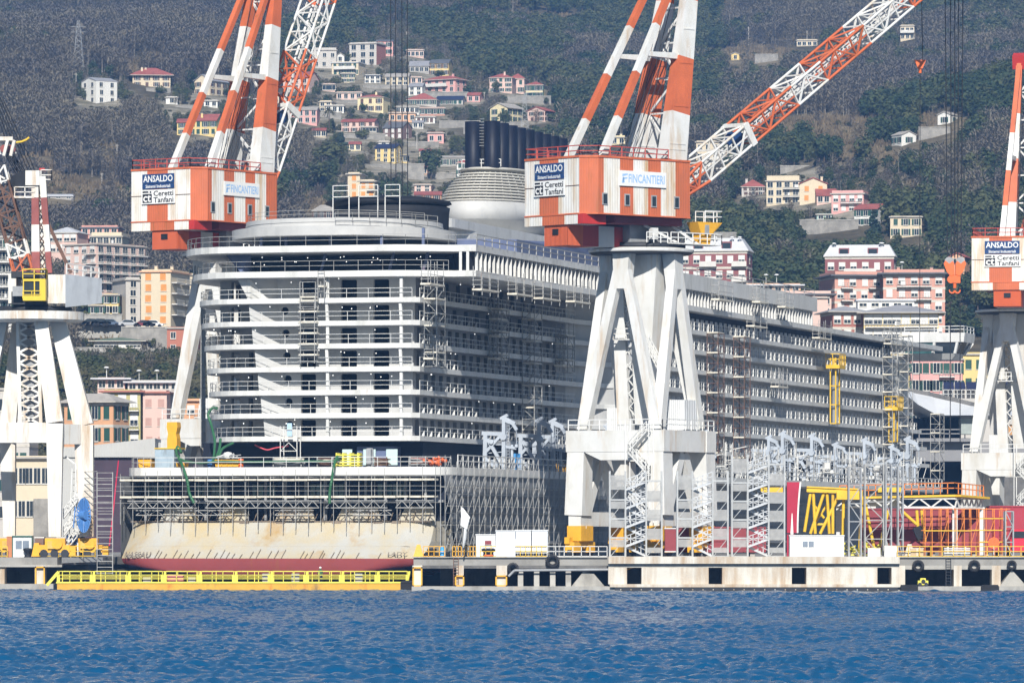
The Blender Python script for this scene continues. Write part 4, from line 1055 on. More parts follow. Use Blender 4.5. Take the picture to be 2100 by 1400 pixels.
    rect(.15,1.0,39.02,39.22,0); rect(1.2,1.42,38.98,39.22,0); rect(.15,1.5,37.88,38.9,0); put_text(mb,'ct',ob+up*37.98+n*.25-d*.08,n,up,1.15,.84,1,.02)
    mb.obj('lettering',[M_signk,M_signw],s3)
    of = T(t0+1.4+(t1-t0-1.4)*.235-.2, hw+.12, 0)
    s4 = plate(of+up*38.75, d, 6.6, 1.6, M_signw); mb = MB(); put_text(mb,'FINCANTIERI',of+up*39.1+d*1.25+n*.06,d,up,5.1,.92,0,.02)
    for k_ in range(3):
        q = of+d*.3+n*.06+up*(39.05+.02*k_); mb.poly([q+d*(.12*k_),q+d*(.12*k_+.16),q+d*(.25+.05*k_)+up*.55,q+d*(.12+.05*k_)+up*.6],0)
    q = of+d*.38+n*.06; mb.poly([q+up*39.72,q+d*.75+up*39.9,q+d*.75+up*40.06,q+up*39.98],0); mb.poly([q+d*.25+up*39.45,q+d*.7+up*39.52,q+d*.7+up*39.66,q+d*.25+up*39.62],0)
    mb.obj('lettering',[M_signb],s4)
    # counterweight box and hanging winch room below
    mb = MB()
    for l0,l1,m in ((-hw,-2.2,0),(-2.2,1.3,1),(1.3,3.4,0),(3.4,4.2,2)):
        p = [T(t0-.03,l0,34.7),T(t0-.03,l1,34.7),T(t0+3.2,l1,34.7),T(t0+3.2,l0,34.7)]; mb.hexa(p+[q_+up*1.04 for q_ in p], m)
    mb.obj('counterweight', [M_whitef, M_orangew, M_red], root)
    mb = MB()
    def hb(ta,tb,l0,l1,za,zb,m): p = [T(ta,l0,za),T(ta,l1,za),T(tb,l1,za),T(tb,l0,za)]; mb.hexa(p+[q_+up*(zb-za) for q_ in p], m)
    hb(t0+.2,t0+2.4,-2.1,1.5,32.55,34.69,0); hb(t0+2.4,t0+4.6,-2.1,1.5,32.55,34.69,2); hb(t0+4.6,t0+6.8,-2.1,1.5,32.55,34.69,1); hb(t0+6.8,t0+9.0,-2.1,1.5,32.55,34.69,2)
    c = T(t0+.14,-.3,34.0); mb.box(tuple(c), (.9,.1,.6), phi+R(90)*0+math.pi/2, 3)
    mb.obj('winch_room', [mat('corrugated_orange', (.66,.13,.045), .55, .08, .4, wave=.6, wscale=2.4), mat('corrugated_white', (.74,.74,.70), .55, .05, .4, wave=.6, wscale=2.4), mat('corrugated_red', (.50,.05,.045), .55, .08, .4, wave=.6, wscale=2.4), M_black], root)
    mb = MB(); hb(-7.5,2.0,-4.0,4.2,34.9,35.7,0); hb(-4,3.2,-2.6,2.6,33.1,34.9,1); mb.beam(T(-2.5,3.2,34.9),T(1.2,4.6,33.0),.25,m=2); mb.beam(T(1.5,3.2,34.9),T(4.2,4.4,33.0),.25,m=2)
    hb(-.5,6.8,3.1,5.2,32.95,33.05,2); mb.rail([T(-.5,5.2,33.05),T(6.8,5.2,33.05),T(6.8,3.1,33.05)],1.1,1.1,.05,m=2); mb.rail([T(-3.4,4.6,33),T(-.7,4.9,33)],1.1,1.0,.05,m=2)
    hb(-2.2,-1.4,3.6,4.2,33.4,34.6,2); mb.obj('slewing_platform', [M_wine, M_grey, M_pipew], root)
    mb = MB(); p = [T(4.2,3.6,33.06),T(5.4,3.6,33.06),T(5.4,4.9,33.06),T(4.2,4.9,33.06)]; pt = [T(3.4,3.4,35.4),T(7.0,3.4,35.4),T(7.0,5.1,35.4),T(3.4,5.1,35.4)]
    mb.hexa(p+[T(4.2,3.6,34.2),T(5.6,3.6,34.2),T(5.6,4.9,34.2),T(4.2,4.9,34.2)],0); mb.hexa([T(4.0,3.5,34.2),T(5.7,3.5,34.2),T(5.7,5.0,34.2),T(4.0,5.0,34.2)]+pt,0)
    mb.poly([T(5.75,3.7,34.3),T(6.6,3.7,35.2),T(6.6,5.12,35.2),T(5.75,5.04,34.3)],1); c = T(4.8,5.06,34.6); mb.box(tuple(c),(.6,.08,1.0),phi,2)
    mb.rail([T(4.6,3.5,35.4),T(7,3.5,35.4),T(7,5.0,35.4),T(4.6,5.0,35.4)],1.2,1.0,.05,m=3); mb.obj('driver_cab', [M_gold, M_glass, M_grey, M_pipew], root)
    # mast: two box legs and two back stays, ties between them
    ap = 66.0
    WB = [(.21,0),(.455,1),(.71,0),(1,1)]
    for l, lt in ((-1.0,-.1),(4.0,3.1)):
        mb = MB(); banded(mb, T(.7,l,z1), T(5.0,lt,ap), 1.55, 2.9, .8, 1.2, WB, n)
        for f in (.05,.075,.24,.43,.58): 
            q = T(.7,l,z1).lerp(T(5,lt,ap),f); mb.beam(q-d*1.3*(1-f*.6)+n*.79*(1-f*.45)*1, q+d*1.1*(1-f*.6)+n*.79*(1-f*.45), .06,.14, 0 if f<.21 or f>.455 else 1)
        mb.obj('mast_leg', [M_white, M_orange], root)
        mb = MB(); banded(mb, T(-9.4,l-.2+.4*(l>0),z1), T(4.6,lt,ap), .72, .72, .6, .6, [(.175,0),(.375,1),(.59,0),(1,1)], n); mb.obj('back_stay', [M_white, M_orange], root)
        a = T(-9.4,l-.2+.4*(l>0),z1).lerp(T(4.6,lt,ap),.46); b = T(.7,l,z1).lerp(T(5,lt,ap),.46)
        mb = MB(); mb.beam(a,b,.5,.45,0,.8,.7); mb.obj('mast_tie', [M_white], root)
    mb = MB()
    for i in range(6):
        f = .06+i*.155; a = T(.5,-.6,z1).lerp(T(5,.1,ap),f); b = T(.5,3.6,z1).lerp(T(5,2.9,ap),f); a2 = T(.5,-.6,z1).lerp(T(5,.1,ap),f+.155); b2 = T(.5,3.6,z1).lerp(T(5,2.9,ap),f+.155)
        mb.beam(a,b,.18); 
        if i%2: mb.beam(a,b2,.22)
        else: mb.beam(b,a2,.22)
    l0 = T(.8,2.9,z1); l1 = T(5.2,2.3,ap)
    for s in (-.25,.25): mb.beam(l0+n*s,l1+n*s,.08)
    for i in range(46): q = l0.lerp(l1,i/46); mb.beam(q-n*.25,q+n*.25,.06)
    for f in (.13,.36,.6): q = l0.lerp(l1,f); mb.beam(q-d*.8,q+d*.8,1.6,.1); mb.rail([q-d*.8+n*.8,q+d*.8+n*.8],1.0,.5,.04)
    mb.obj('mast_bracing', [M_pipew], root)
    mb = MB(); mb.beam(T(4.2,1.5,ap), T(6.2,1.5,ap+.6), 5.0, 1.8); mb.obj('mast_head', [M_red], root)
    # boom
    b0 = T(2.3,1.0,37.9); bd = (d*math.cos(el)+up*math.sin(el)); bu = (up*math.cos(el)-d*math.sin(el))
    ends = [5.2,13.0,20.2,27.6,34.8,42,49,56,63,70]; bands = []
    for i, e in enumerate(ends):
        if e < blen: bands.append((e/blen, 1 if i%2 == 0 else 0))
    bands.append((1.0, len(bands)%2))
    mb = MB(); f1 = 5.5/blen
    lattice(mb, b0, b0+bd*5.5, n, bu, 3.0, 1.1, 3.3, 2.3, 2.2, [(1,1)], .17); lattice(mb, b0+bd*5.5, b0+bd*blen, n, bu, 3.3, 2.3, 3.1, 2.1, 2.6, [((f-f1)/(1-f1),m) for f,m in bands if f > f1], .16)
    boom = mb.obj('boom', [M_white, M_orange], root)
    mb = MB()
    for l in (-.6,.1): mb.rail([b0+bd*2+n*l-bu*.9, b0+bd*blen+n*l-bu*.9],.8,1.3,.05,m=0)
    mb.obj('boom_walkway', [M_pipew], boom)
    mb = MB(); q = b0+bd*13.2
    for l in (-1.65,1.65): mb.beam(q+n*l-bu*1.3, q+n*l+bu*1.3, .4,.8)
    mb.beam(q+n*-1.65+bu*1.2,q+n*1.65+bu*1.2,.4,.4)
    for l in (-.5,.5): mb.tube(q+n*l-n*.15-bd*.8,q+n*l+n*.15-bd*.8,.8,n=14,m=1)
    mb.obj('boom_portal', [M_white, M_navy], boom)
    tip = b0+bd*blen
    mb = MB()
    for l in (-.9,-.3,.3,.9):
        mb.tube(T(5.4,1.5+l*1.5,ap), tip+n*l+bu*1.0, .05, n=4); mb.tube(T(-3,1.5+l*1.3,z1), T(5,1.5+l*1.3,ap), .045, n=4); mb.tube(T(-4,1.5+l*1.3,z1), T(5,1.5+l*1.3,ap-8), .04, n=4)
    mb.obj('boom_rope', [M_dark], root)
    tipw = root.location + tip
    print(label[:24], 'tip px', proj(tipw))
    return root, tipw

crane_b, tip_b = portal_crane(1315, 594, R(41), R(33.6), R(30), 'striped crane on the quay whose lattice jib reaches out low over the bow', 66)
crane_a, tip_a = portal_crane(472, 650, R(55), R(62), R(30), 'striped crane behind the ship stern with a steep jib beside its mast', 62, 2.4)
crane_c, tip_c = portal_crane(2086, 752, R(80), R(22), R(24), 'striped crane farther along the quay showing only its ANSALDO end wall', 60)
# hook blocks and their hoist ropes
def hook_block(mb, c, s, m=0):
    c = Vector(c)
    for k in (-1,1):
        mb.extr([c+Vector((k*.06*s,-.5*s,-.4*s)),c+Vector((k*.10*s,-.5*s,1.3*s)),c+Vector((k*.35*s,-.5*s,1.75*s)),c+Vector((k*.9*s,-.5*s,1.3*s)),c+Vector((k*1.5*s,-.5*s,1.8*s)),c+Vector((k*1.75*s,-.5*s,1.3*s)),c+Vector((k*1.25*s,-.5*s,0)),c+Vector((k*.7*s,-.5*s,-.6*s))],(0,1.0*s,0),m)
        mb.tube(c+Vector((k*.9*s,-.42*s,1.7*s)),c+Vector((k*.9*s,.42*s,1.7*s)),.68*s,n=16,m=1)
    mb.bb(c.x-.85*s,c.x+.85*s,c.y-.4*s,c.y+.4*s,c.z-1.7*s,c.z-.45*s,m); mb.tube(c+Vector((-.6*s,-.45*s,-1.15*s)),c+Vector((-.6*s,.45*s,-1.15*s)),.6*s,n=14,m=m)
    mb.tube(c+Vector((0,0,-1.7*s)),c+Vector((0,0,-2.5*s)),.3*s,.25*s,8,m)
    for k in (-1,1):
        pr = None
        for i in range(8):
            t = R(-90+ i*25*1); q = c+Vector((k*(.42*s+.42*s*math.sin(t)*-0)-0, 0, 0)); q = c+Vector((k*.42*s+k*.42*s*math.sin(R(-90+i*28)),0,-2.85*s-.42*s*math.cos(R(-90+i*28))))
            if pr is not None: mb.tube(pr,q,.2*s*(1-i*.07),.2*s*(1-(i+1)*.07),8,m)
            pr = q
M_hook = mat('hook_orange', (.80,.16,.04), .45, .08)
tx, tyw = tip_b.x, tip_b.y
mb = MB(); hc = P(1958,558,tyw); hook_block(mb, hc, .72)
wsingle('hook_block', mb, [M_hook, M_grey], 'large orange twin sheave hook block hanging beside the ANSALDO wall of the far crane', 'crane hook', hc)
mb = MB()
for px in (1938,1949,1958,1966,1975):
    a = P(px,-45,tyw); mb.tube((a.x,a.y,a.z),(a.x+(hc.x-a.x)*.25,hc.y,hc.z+1.6),.06,n=4)
for dx in (-.5,.6): mb.tube((hc.x+dx,hc.y,hc.z-3.2),(hc.x+dx,hc.y,ZW(905,tyw)),.05,n=4)
wsingle('hoist_rope', mb, [M_dark], 'dark hoist ropes running down to the large orange hook block', 'rope', hc)
mb = MB(); c = P(1887,132,tyw-2); mb.extr([c+Vector((-.65,-.3,.45)),c+Vector((.65,-.3,.45)),c+Vector((.25,-.3,-.5)),c+Vector((-.25,-.3,-.5))],(0,.6,0),0); mb.tube(c+Vector((0,0,-.5)),c+Vector((0,0,-1.0)),.18,n=6)
wsingle('hook_ball', mb, [M_hook], 'small orange hook ball hanging high against the woods', 'crane hook', c)
mb = MB(); mb.tube(c+Vector((.3,0,.4)),P(1889,-45,tyw-2),.05,n=4); mb.tube(c+Vector((0,0,-1)),P(1886,790,tyw-2),.04,n=4)
wsingle('hoist_rope', mb, [M_dark], 'single thin hoist rope of the small orange hook ball', 'rope', c)
mb = MB(); q0 = P(800,-30,668)
for px in (801,811,824,835): mb.tube(P(px,-40,668),P(px+1,405,668),.055,n=4)
wsingle('hoist_rope', mb, [M_dark], 'dark hoist ropes coming down above the round canopy of the ship', 'rope', P(815,405,668))

# ---------------------------------------------------------------- old white crane on the western pier
YO = 592.0
oc = thing('dock_crane', 'old rust stained white crane with a yellow cab on thick sloping legs', 'crane', (XW(64,YO), YO, QT))
def O(px, py, dy=0.0): return Vector((XW(px,YO+dy)-XW(64,YO), dy, ZW(py,YO+dy)-QT))
M_ow = mat('old_white', (.76,.75,.71), .6, .06, .35, rust=.55, rustcol=(.45,.30,.16), dirt=.5, dirtcol=(.6,.56,.48))
for (p0,p1,p2,dy0,dy1,w) in (((118,655),(172,872),(178,1100),-1.0,-1.0,2.05),((84,655),(113,868),(113,1100),-3.4,-5.2,1.75),((40,655),(16,880),(20,1100),2.6,4.2,1.7),((2,655),(-46,872),(-50,1100),0.5,-1.5,2.0)):
    mb = MB(); mb.beam(O(*p0,dy0), O(*p1,dy1), w*.8, w*.8, 0, w, w, (1,0,0)); mb.beam(O(*p1,dy1), O(*p2,dy1), w, w, 0, w*.72, w*.72, (1,0,0)); mb.obj('leg', [M_ow], oc)
mb = MB(); mb.beam(O(-50,887,-4.6),O(110,887,-4.9),1.4,2.1); mb.beam(O(118,890,-4),O(165,890,-1),1.4,2.1); mb.beam(O(-40,887,-2),O(16,887,4),1.4,2.0); mb.beam(O(16,887,4.2),O(165,890,0),1.4,2.0); mb.obj('portal_beam', [M_ow], oc)
mb = MB(); mb.lathe([(0,0),(5.2,0),(5.5,.2),(5.5,1.05),(0,1.1)], tuple(O(66,661,-.5)), 40, 0, 1, 1, False); mb.lathe([(0,1.1),(4.2,1.1),(4.2,1.6),(0,1.6)], tuple(O(66,661,-.5)), 24, 1); mb.obj('slewing_ring', [M_ow, M_dark], oc)
mb = MB()
for px in (36,78): mb.beam(O(px,655,-1.5),O(px+6,880,-1.5),.35)
for i in range(10):
    y = 660+i*21; mb.beam(O(37+i*.6,y,-1.5),O(79+i*.6,y+21,-1.5),.22); mb.beam(O(79+i*.6,y,-1.5),O(37+i*.6,y+21,-1.5),.22)
mb.beam(O(58,655,1),O(62,880,1),1.6,1.6,1,.8,.8); mb.obj('lattice_shaft', [M_ow, M_grey], oc)
mb = MB(); a = O(75,628,0); b = O(180,628,0)
mb.hexa([O(96,622,-4.5),O(134,622,-4.5),O(134,622,3),O(96,622,3),O(96,563,-4.5),O(134,563,-4.5),O(134,563,3),O(96,563,3)],0)
mb.hexa([O(134,630,-4.5),O(209,622,1.5),O(209,622,4.5),O(134,630,3),O(134,562,-4.5),O(209,571,1.5),O(209,571,4.5),O(134,562,3)],1)
mb.rail([O(137,562,-4),O(203,570,1)],1.1,1.5,.05,m=2); mb.obj('machinery_house', [M_ow, mat('peeling_paint', (.60,.63,.66), .6, .08, .5, dirt=.4, dirtcol=(.36,.38,.40), rust=.12), M_pipew], oc)
mb = MB(); x0,x1 = O(59,0).x, O(105,0).x; zb, zt = O(0,622).z, O(0,578).z
mb.bb(x0,x1,-7.2,-5.0,zb,zb+.5,0); mb.bb(x0,x1,-7.2,-5.0,zt-.25,zt,0); mb.bb(x1-.5,x1,-7.2,-5,zb+.5,zt-.25,0)
for x in (x0,x0+1.15,x1-.62): mb.bb(x,x+.12,-7.2,-7.08,zb+.5,zt-.25,0)
mb.bb(x0+.05,x1-.5,-7.0,-5.1,zb+.5,zt-.26,1); mb.rail([(x0,-7.2,zt),(x1,-7.2,zt),(x1,-5,zt)],1.0,1.1,.05,m=0); mb.rail([(x0,-7.22,zb+.2),(x1-.5,-7.22,zb+.2)],.8,1.0,.04,m=0)
mb.obj('driver_cab', [mat('cab_yellow', (.72,.52,.04), .5, .1), M_glass], oc)
mb = MB(); mb.bb(O(32,0).x,O(96,0).x,-5,2,O(0,628).z,O(0,602).z,0); mb.bb(O(24,0).x,O(40,0).x,-4,2,O(0,625).z,O(0,565).z,1); mb.bb(O(30,0).x,O(78,0).x,-4.2,2,O(0,572).z,O(0,560).z,0); mb.bb(O(36,0).x,O(57,0).x,-6,-4.9,O(0,612).z,O(0,592).z,2)
mb.obj('slewing_platform', [M_dark, M_ow, M_grey], oc)
M_fred = mat('faded_red', (.30,.09,.08), .75, .2, .6, rust=.3)
mb = MB()
for px0, px1, dy in ((74,72,-1.2),(102,87,-1.2),(102,87,1.5)):
    banded(mb, O(px0,560,dy), O(px1,362,dy), .9 if px0 < 80 else .55, .9, .7, .7, [(.22,1),(.5,0),(.78,1),(1,0)], (1,0,0))
mb.beam(O(86,560,0),O(79,362,0),.8,.8,0)
for i in range(7): mb.beam(O(76,560-i*28,-1.2),O(97-i*1.6,532-i*28,-1.2),.12,m=2); mb.beam(O(98-i*1.6,560-i*28,-1.2),O(76,532-i*28,-1.2),.12,m=2)
mb.beam(O(146,560,0),O(90,440,0),.35,m=2); mb.obj('mast', [M_ow, M_fred, M_rust], oc)
mb = MB(); mb.bb(O(55,0).x,O(84,0).x,-1.8,1.8,O(0,382).z,O(0,352).z,0); mb.bb(O(34,0).x,O(56,0).x,-1.4,1.4,O(0,386).z,O(0,356).z,1); mb.bb(O(84,0).x,O(106,0).x,-1.5,1.5,O(0,371).z,O(0,369).z,0); mb.rail([O(84,370,-1.5),O(106,370,-1.5),O(106,370,1.5)],1.1,1,.05); mb.bb(O(82,0).x,O(93,0).x,-1,1,O(0,350).z,O(0,346).z,2); mb.bb(O(30,0).x,O(72,0).x,-1.6,1.6,O(0,408).z,O(0,404).z,0); mb.rail([O(30,405,-1.6),O(72,405,-1.6)],1.1,1,.05)
mb.tube(O(34,371,-1),O(34,371,1),.7,n=12,m=1); mb.obj('mast_head', [M_ow, M_black, M_red], oc)
mb = MB(); a, b = O(48,556,-.5), O(-40,215,-.5); u = (b-a).normalized(); nn = Vector((0,-1,0)); uu = u.cross(nn)
lattice(mb, a, a.lerp(b,.62), nn, uu, 2.2, 2.0, 2.0, 1.8, 1.7, [(.08,1),(.2,2),(.33,0),(.5,2),(.62,0),(.8,2),(1,0)], .15); mb.obj('boom', [M_ow, mat('boom_foot_orange',(.5,.13,.05),.6,.2), M_rust], oc)
mb = MB()
for px in (8,22): mb.beam(O(px,320,-1.0-.1*px),O(px+8,288,-1.0-.1*px),.9,.3)
mb.bb(O(0,0).x,O(28,0).x,-1.2,1,O(0,290).z,O(0,282).z,0); mb.beam(O(0,312,0),O(34,310,0),.5,.5)
for px in (8,16,24): mb.tube(O(px,305,-.6),O(px,305,.6),.42,n=10,m=1)
mb.path([O(28,293,-1),O(44,291,-1),O(54,287,-1),O(60,282,-1)],.12,5,2); mb.obj('sheave_block', [M_ow, M_fred, M_yellow], oc)
mb = MB()
for i in range(6): mb.tube(O(8+i*3,312,-.5),O(36+i*5,362,-.5),.05,n=4); mb.tube(O(-20+i*5,200,-.5),O(40+i*7,362-i,-.5),.045,n=4)
mb.obj('rope', [M_black], oc)
def bogie(px, dy):
    mb = MB(); c = O(px,1128,dy); mb.bb(c.x-1.6,c.x+1.6,dy-1,dy+1,.5,1.3,0); mb.bb(c.x-1.0,c.x+1.1,dy-.9,dy+.9,1.3,2.0,0); mb.extr([(c.x-2.4,dy-1.0,.1),(c.x-1.6,dy-1.0,.1),(c.x-1.6,dy-1.0,1.5),(c.x-2.1,dy-1.0,1.5)],(0,2,0),0); mb.bb(c.x+1.6,c.x+2.2,dy-.8,dy+.8,.2,1.2,0)
    mb.tube((c.x+.3,dy-1.3,1.4),(c.x+.3,dy-.9,1.4),.55,n=12,m=0); mb.bb(c.x-.7,c.x,dy-1.25,dy-.9,.9,1.7,2)
    for t in (-1.1,0,1.1): mb.tube((c.x+t,dy-1.05,.42),(c.x+t,dy-.6,.42),.42,n=12,m=1)
    mb.obj('bogie', [M_gold, M_dark, mat('grease_yellow',(.62,.42,.10),.6,.2)], oc)
for px, dy in ((113,-5.2),(180,-1.0),(20,4.2),(-50,-1.5)): bogie(px, dy)
mb = MB(); c = O(172,1056,-3.6)
for i in range(28):
    t = 2*math.pi*i/28; mb.beam((c.x+math.cos(t)*.12,c.y,c.z+math.sin(t)*.3),(c.x+math.cos(t)*.72,c.y-.25,c.z+math.sin(t)*1.8),.10,.16)
    t2 = 2*math.pi*(i+1)/28; mb.beam((c.x+math.cos(t)*.72,c.y-.25,c.z+math.sin(t)*1.8),(c.x+math.cos(t2)*.72,c.y-.25,c.z+math.sin(t2)*1.8),.08)
mb.tube((c.x-.3,c.y+.2,c.z),(c.x+.3,c.y-.3,c.z),.5,n=12); mb.beam((c.x-.9,c.y,c.z+.9),(c.x-1.1,c.y,c.z-1.3),.12); mb.obj('cable_reel', [M_blue], oc)
mb = MB()
for i in range(3):
    z = O(0,1130-i*38).z; mb.beam(O(130,1135-i*36,-2.5),O(158,1100-i*36,-2.5),.8,.1); mb.rail([O(130,1135-i*36,-2.9),O(158,1100-i*36,-2.9)],1,.7,.05)
for px in (140,148): mb.beam(O(px,1140,-2.2),O(px+8,960,-2.2),.1)
mb.beam(O(155,950,-2),O(160,1140,-2),.12); mb.beam(O(134,935,-2),O(153,950,-2),.15); mb.obj('stairway', [M_pipew], oc)
# ---------------------------------------------------------------- scaffolding round the ship
def at_ship(mb, name, mats, label, cat, x, y, z, group=None):
    """shapes in ship coordinates -> a thing of its own standing at (x,y,z) of the ship"""
    mb.v = [(p[0]-x, p[1]-y, p[2]-z) for p in mb.v]
    return single(name, mb, mats, label, cat, tuple(S(x,y,z)), SH_A, group)
rs = random.Random(77)
mb = MB(); yb = -1.6; xs_ = np.linspace(x_on(247,yb), x_on(893,yb), 26)
for i, x in enumerate(xs_):
    zb_ = 6.3 if 3 < i < 24 else 6.6
    mb.beam((x,yb,zb_+rs.uniform(-.4,.6)),(x,yb,12.4+rs.uniform(-.4,.8)),.055); 
    if i%2 == 0: mb.beam((x,yb+1.1,7.4),(x,yb+1.1,12.1),.05)
    if i%3 == 0: mb.beam((x,yb,12),(x,yb+3,12),.06)
for z in (9.3,10.55,11.05,12.05): mb.beam((xs_[0]-.6,yb,z),(xs_[-1]+.5,yb,z),.035)
for z,w in ((9.82,1),(11.62,1)):
    for i in range(25):
        a, b = xs_[i], xs_[i+1]; mb.bb(a+.01, b-.02+rs.uniform(-.1,.0), yb-.25, yb+1.25, z+rs.uniform(-.03,.03), z+.2, 1)
for a, b in ((262,405),(422,655),(668,795),(812,890)): mb.truss((x_on(a,yb),yb-.1,8.75),(x_on(b,yb),yb-.1,8.75),(0,0,1),.75,.72,.045)
for a, b in ((275,330),(360,470),(560,640),(720,800)): mb.truss((x_on(a,yb),yb+.6,8.0),(x_on(b,yb),yb+.6,8.0),(0,0,1),.5,.72,.04)
at_ship(mb,'scaffolding',[M_pipe,M_plank],'tube scaffolding with two pale plank decks across the open stern','scaffolding',0,yb,6)
mb = MB(); xs2 = 19.1
yy = np.arange(-2.5, 66, 2.15)
for i, y in enumerate(yy):
    mb.beam((xs2,y,QT),(xs2,y,13.6+rs.uniform(0,.9)),.06); mb.beam((18.6,y,QT),(18.6,y,13.2),.07) if i%2 == 0 else None
    if i < len(yy)-1:
        for z in np.arange(4.2,12.5,2.0):
            if (i+int(z))%2 == 0 or rs.random() < .45: mb.beam((xs2,y,z),(xs2,y+2.15,z+2.0),.05)
            mb.beam((xs2,y,z+1.0),(xs2,y+2.15,z+1.0),.04); mb.beam((xs2,y,z),(xs2,y+2.15,z),.045)
for z in (4.9,6.9,8.9,10.9):
    for y in yy[:-1]:
        if rs.random() < .85: mb.bb(18.55,19.05,y+.05,y+2.1,z,z+.09,1)
at_ship(mb,'scaffolding',[M_pipe,mat('grey_plank',(.34,.33,.30),.8,.3)],'dense grey tube scaffolding with slanting braces along the hull flank beside the quay','scaffolding',18.9,10,QT)
def scaf_tower(px0, px1, pyt, pyb, x, label, dens=1.25, mats=None, planks=True, dep=1.3):
    y0, y1 = s_on(px0,x), s_on(px1,x); ym = (y0+y1)/2; zt, zb_ = z_on(pyt,x,ym), z_on(pyb,x,ym)
    mb = MB(); w = max(1.2,(x_on(px1,ym)-x_on(px0,ym))*.5); L = min(3.2, y1-y0) ; ya, yb2 = ym-L/2, ym+L/2
    for xx in (x-.1, x+dep):
        for y in (ya,yb2): mb.beam((xx,y,zb_),(xx,y,zt),.085)
    k = max(2,int((zt-zb_)/dens)); 
    for i in range(k+1):
        z = zb_+(zt-zb_)*i/k
        for (a,b) in (((x-.1,ya),(x+dep,ya)),((x+dep,ya),(x+dep,yb2)),((x-.1,yb2),(x+dep,yb2)),((x-.1,ya),(x-.1,yb2))): mb.beam((a[0],a[1],z),(b[0],b[1],z),.06)
        if i < k:
            z2 = zb_+(zt-zb_)*(i+1)/k
            s = i%2; mb.beam((x-.1 if s else x+dep,ya,z),(x+dep if s else x-.1,ya,z2),.055); mb.beam((x+dep,ya if s else yb2,z),(x+dep,yb2 if s else ya,z2),.055)
        if planks and i%2 == 1: mb.bb(x-.1,x+dep,ya-.15,yb2+.1,z,z+.16,1)
    return at_ship(mb,'scaffold_tower',mats or [M_pipe,M_plank],label,'scaffold tower',x,ym,zb_,'scaffold towers hung on the balconies')
TW = [(866,895,588,752,12.8,'tall scaffold tower at the corner where the stern balconies turn into the flank'),
      (1000,1026,636,752,12.8,'short scaffold tower with three pale platforms midway along the near balconies'),
      (1070,1092,634,905,12.8,'tallest narrow scaffold tower running down the near balconies to the promenade'),
      (1138,1160,690,764,12.8,'small scaffold tower with two pale platforms next to the curved balcony end'),
      (1446,1470,684,950,18.2,'brownish scaffold tower just past the white legs of the quay crane'),
      (1500,1524,692,960,18.2,'slim scaffold tower beside the brownish one on the forward balconies'),
      (1805,1828,680,930,18.2,'dense scaffold tower in front of the bow end balconies'),
      (1838,1860,690,930,18.2,'scaffold tower between the orange mast climber and the bow'),
      (1898,1930,850,985,18.4,'ragged scaffold tower wrapping the end of the ship by the shed')]
for t in TW: scaf_tower(*t[:5], t[5], mats=[M_rust, M_plank] if 'brownish' in t[5] else None)
def hung(px0, px1, py, x, label, hang=2.6):
    y0, y1 = s_on(px0,x), s_on(px1,x); ym = (y0+y1)/2; z = z_on(py,x,ym); mb = MB(); y1 = min(y1, y0+7.5)
    mb.bb(x,x+1.1,y0,y1,z,z+.2,1)
    for y in (y0+.3,(y0+y1)/2,y1-.3):
        for xx in (x+.05,x+1.05): mb.beam((xx,y,z-.5),(xx,y,z+hang),.065)
    for zz in (.6,1.1,1.9): mb.beam((x+1.05,y0,z+zz),(x+1.05,y1,z+zz),.055); mb.beam((x,y0,z+zz),(x+1.1,y0,z+zz),.055)
    return at_ship(mb,'hanging_platform',[M_pipe,M_plank],label,'work platform',x,ym,z,'work platforms hung under the terrace edge')
for q in ((862,892,586,15.2,'pale work platform hung at the rounded stern corner under the terrace'),(968,1004,598,18.5,'pale work platform hung under the terrace just past its square corner'),
          (1040,1074,607,18.5,'second pale work platform along the terrace edge from the square corner'),(1094,1132,616,18.5,'third pale work platform along the terrace edge before the quay crane'),(1160,1192,622,18.5,'dim work platform in the shade close to the white crane leg'),
          (1458,1492,618,18.6,'pale work platform against the glazed deck just past the quay crane'),(1542,1560,622,18.6,'small pale work platform on the glazed deck above the forward balconies'),(1594,1612,632,18.6,'small work platform near the square end of the glazed deck'),
          (1530,1560,672,18.6,'long pale work platform slung under the forward terrace band'),(1665,1706,697,18.6,'low pale work platform under the terrace in front of the pink apartments'),(1812,1842,708,18.6,'pale work platform below the terrace next to the bridge wing'),(1003,1022,657,12.8,'small plank platform at the top of the short three stage scaffold tower'),(1002,1022,692,12.8,'small plank platform at the middle of the short three stage scaffold tower'),(1001,1022,738,12.8,'small plank platform at the foot of the short three stage scaffold tower'),(1138,1160,708,12.8,'bright plank platform, upper of two before the curved balcony end'),(1136,1158,752,12.8,'bright plank platform, lower of two before the curved balcony end'),(868,892,738,12.8,'ochre plank platform at the foot of the corner scaffold tower'),(1580,1600,795,18.4,'small scaffold platform in the middle of the forward balcony rows')): hung(*q)
for a, b, py, lab in ((618,650,604,'cage of scaffold on the stern balconies below the sloping fin'),(655,668,582,'little scaffold cage hung at the stern terrace edge')):
    mb = MB(); xa, xb = x_on(a,S0-.4), x_on(b,S0-.4); zb_ = z_on(py+30,xa,S0); zt = z_on(py-25,xa,S0)
    for x in (xa,xb):
        for y in (S0-.9,S0+.1): mb.beam((x,y,zb_),(x,y,zt),.075)
    for i in range(5): z = zb_+(zt-zb_)*i/4; mb.beam((xa,S0-.9,z),(xb,S0-.9,z),.06); 
    mb.bb(xa,xb,S0-.9,S0+.1,zb_+1.2,zb_+1.35,1); at_ship(mb,'scaffold_cage',[M_pipe,M_plank],lab,'scaffold cage',xa,S0,zb_)
mb = MB(); xa, xb = x_on(619,S0-.3), x_on(648,S0-.3); zt = z_on(612,xa,S0); zb_ = z_on(745,xa,S0)
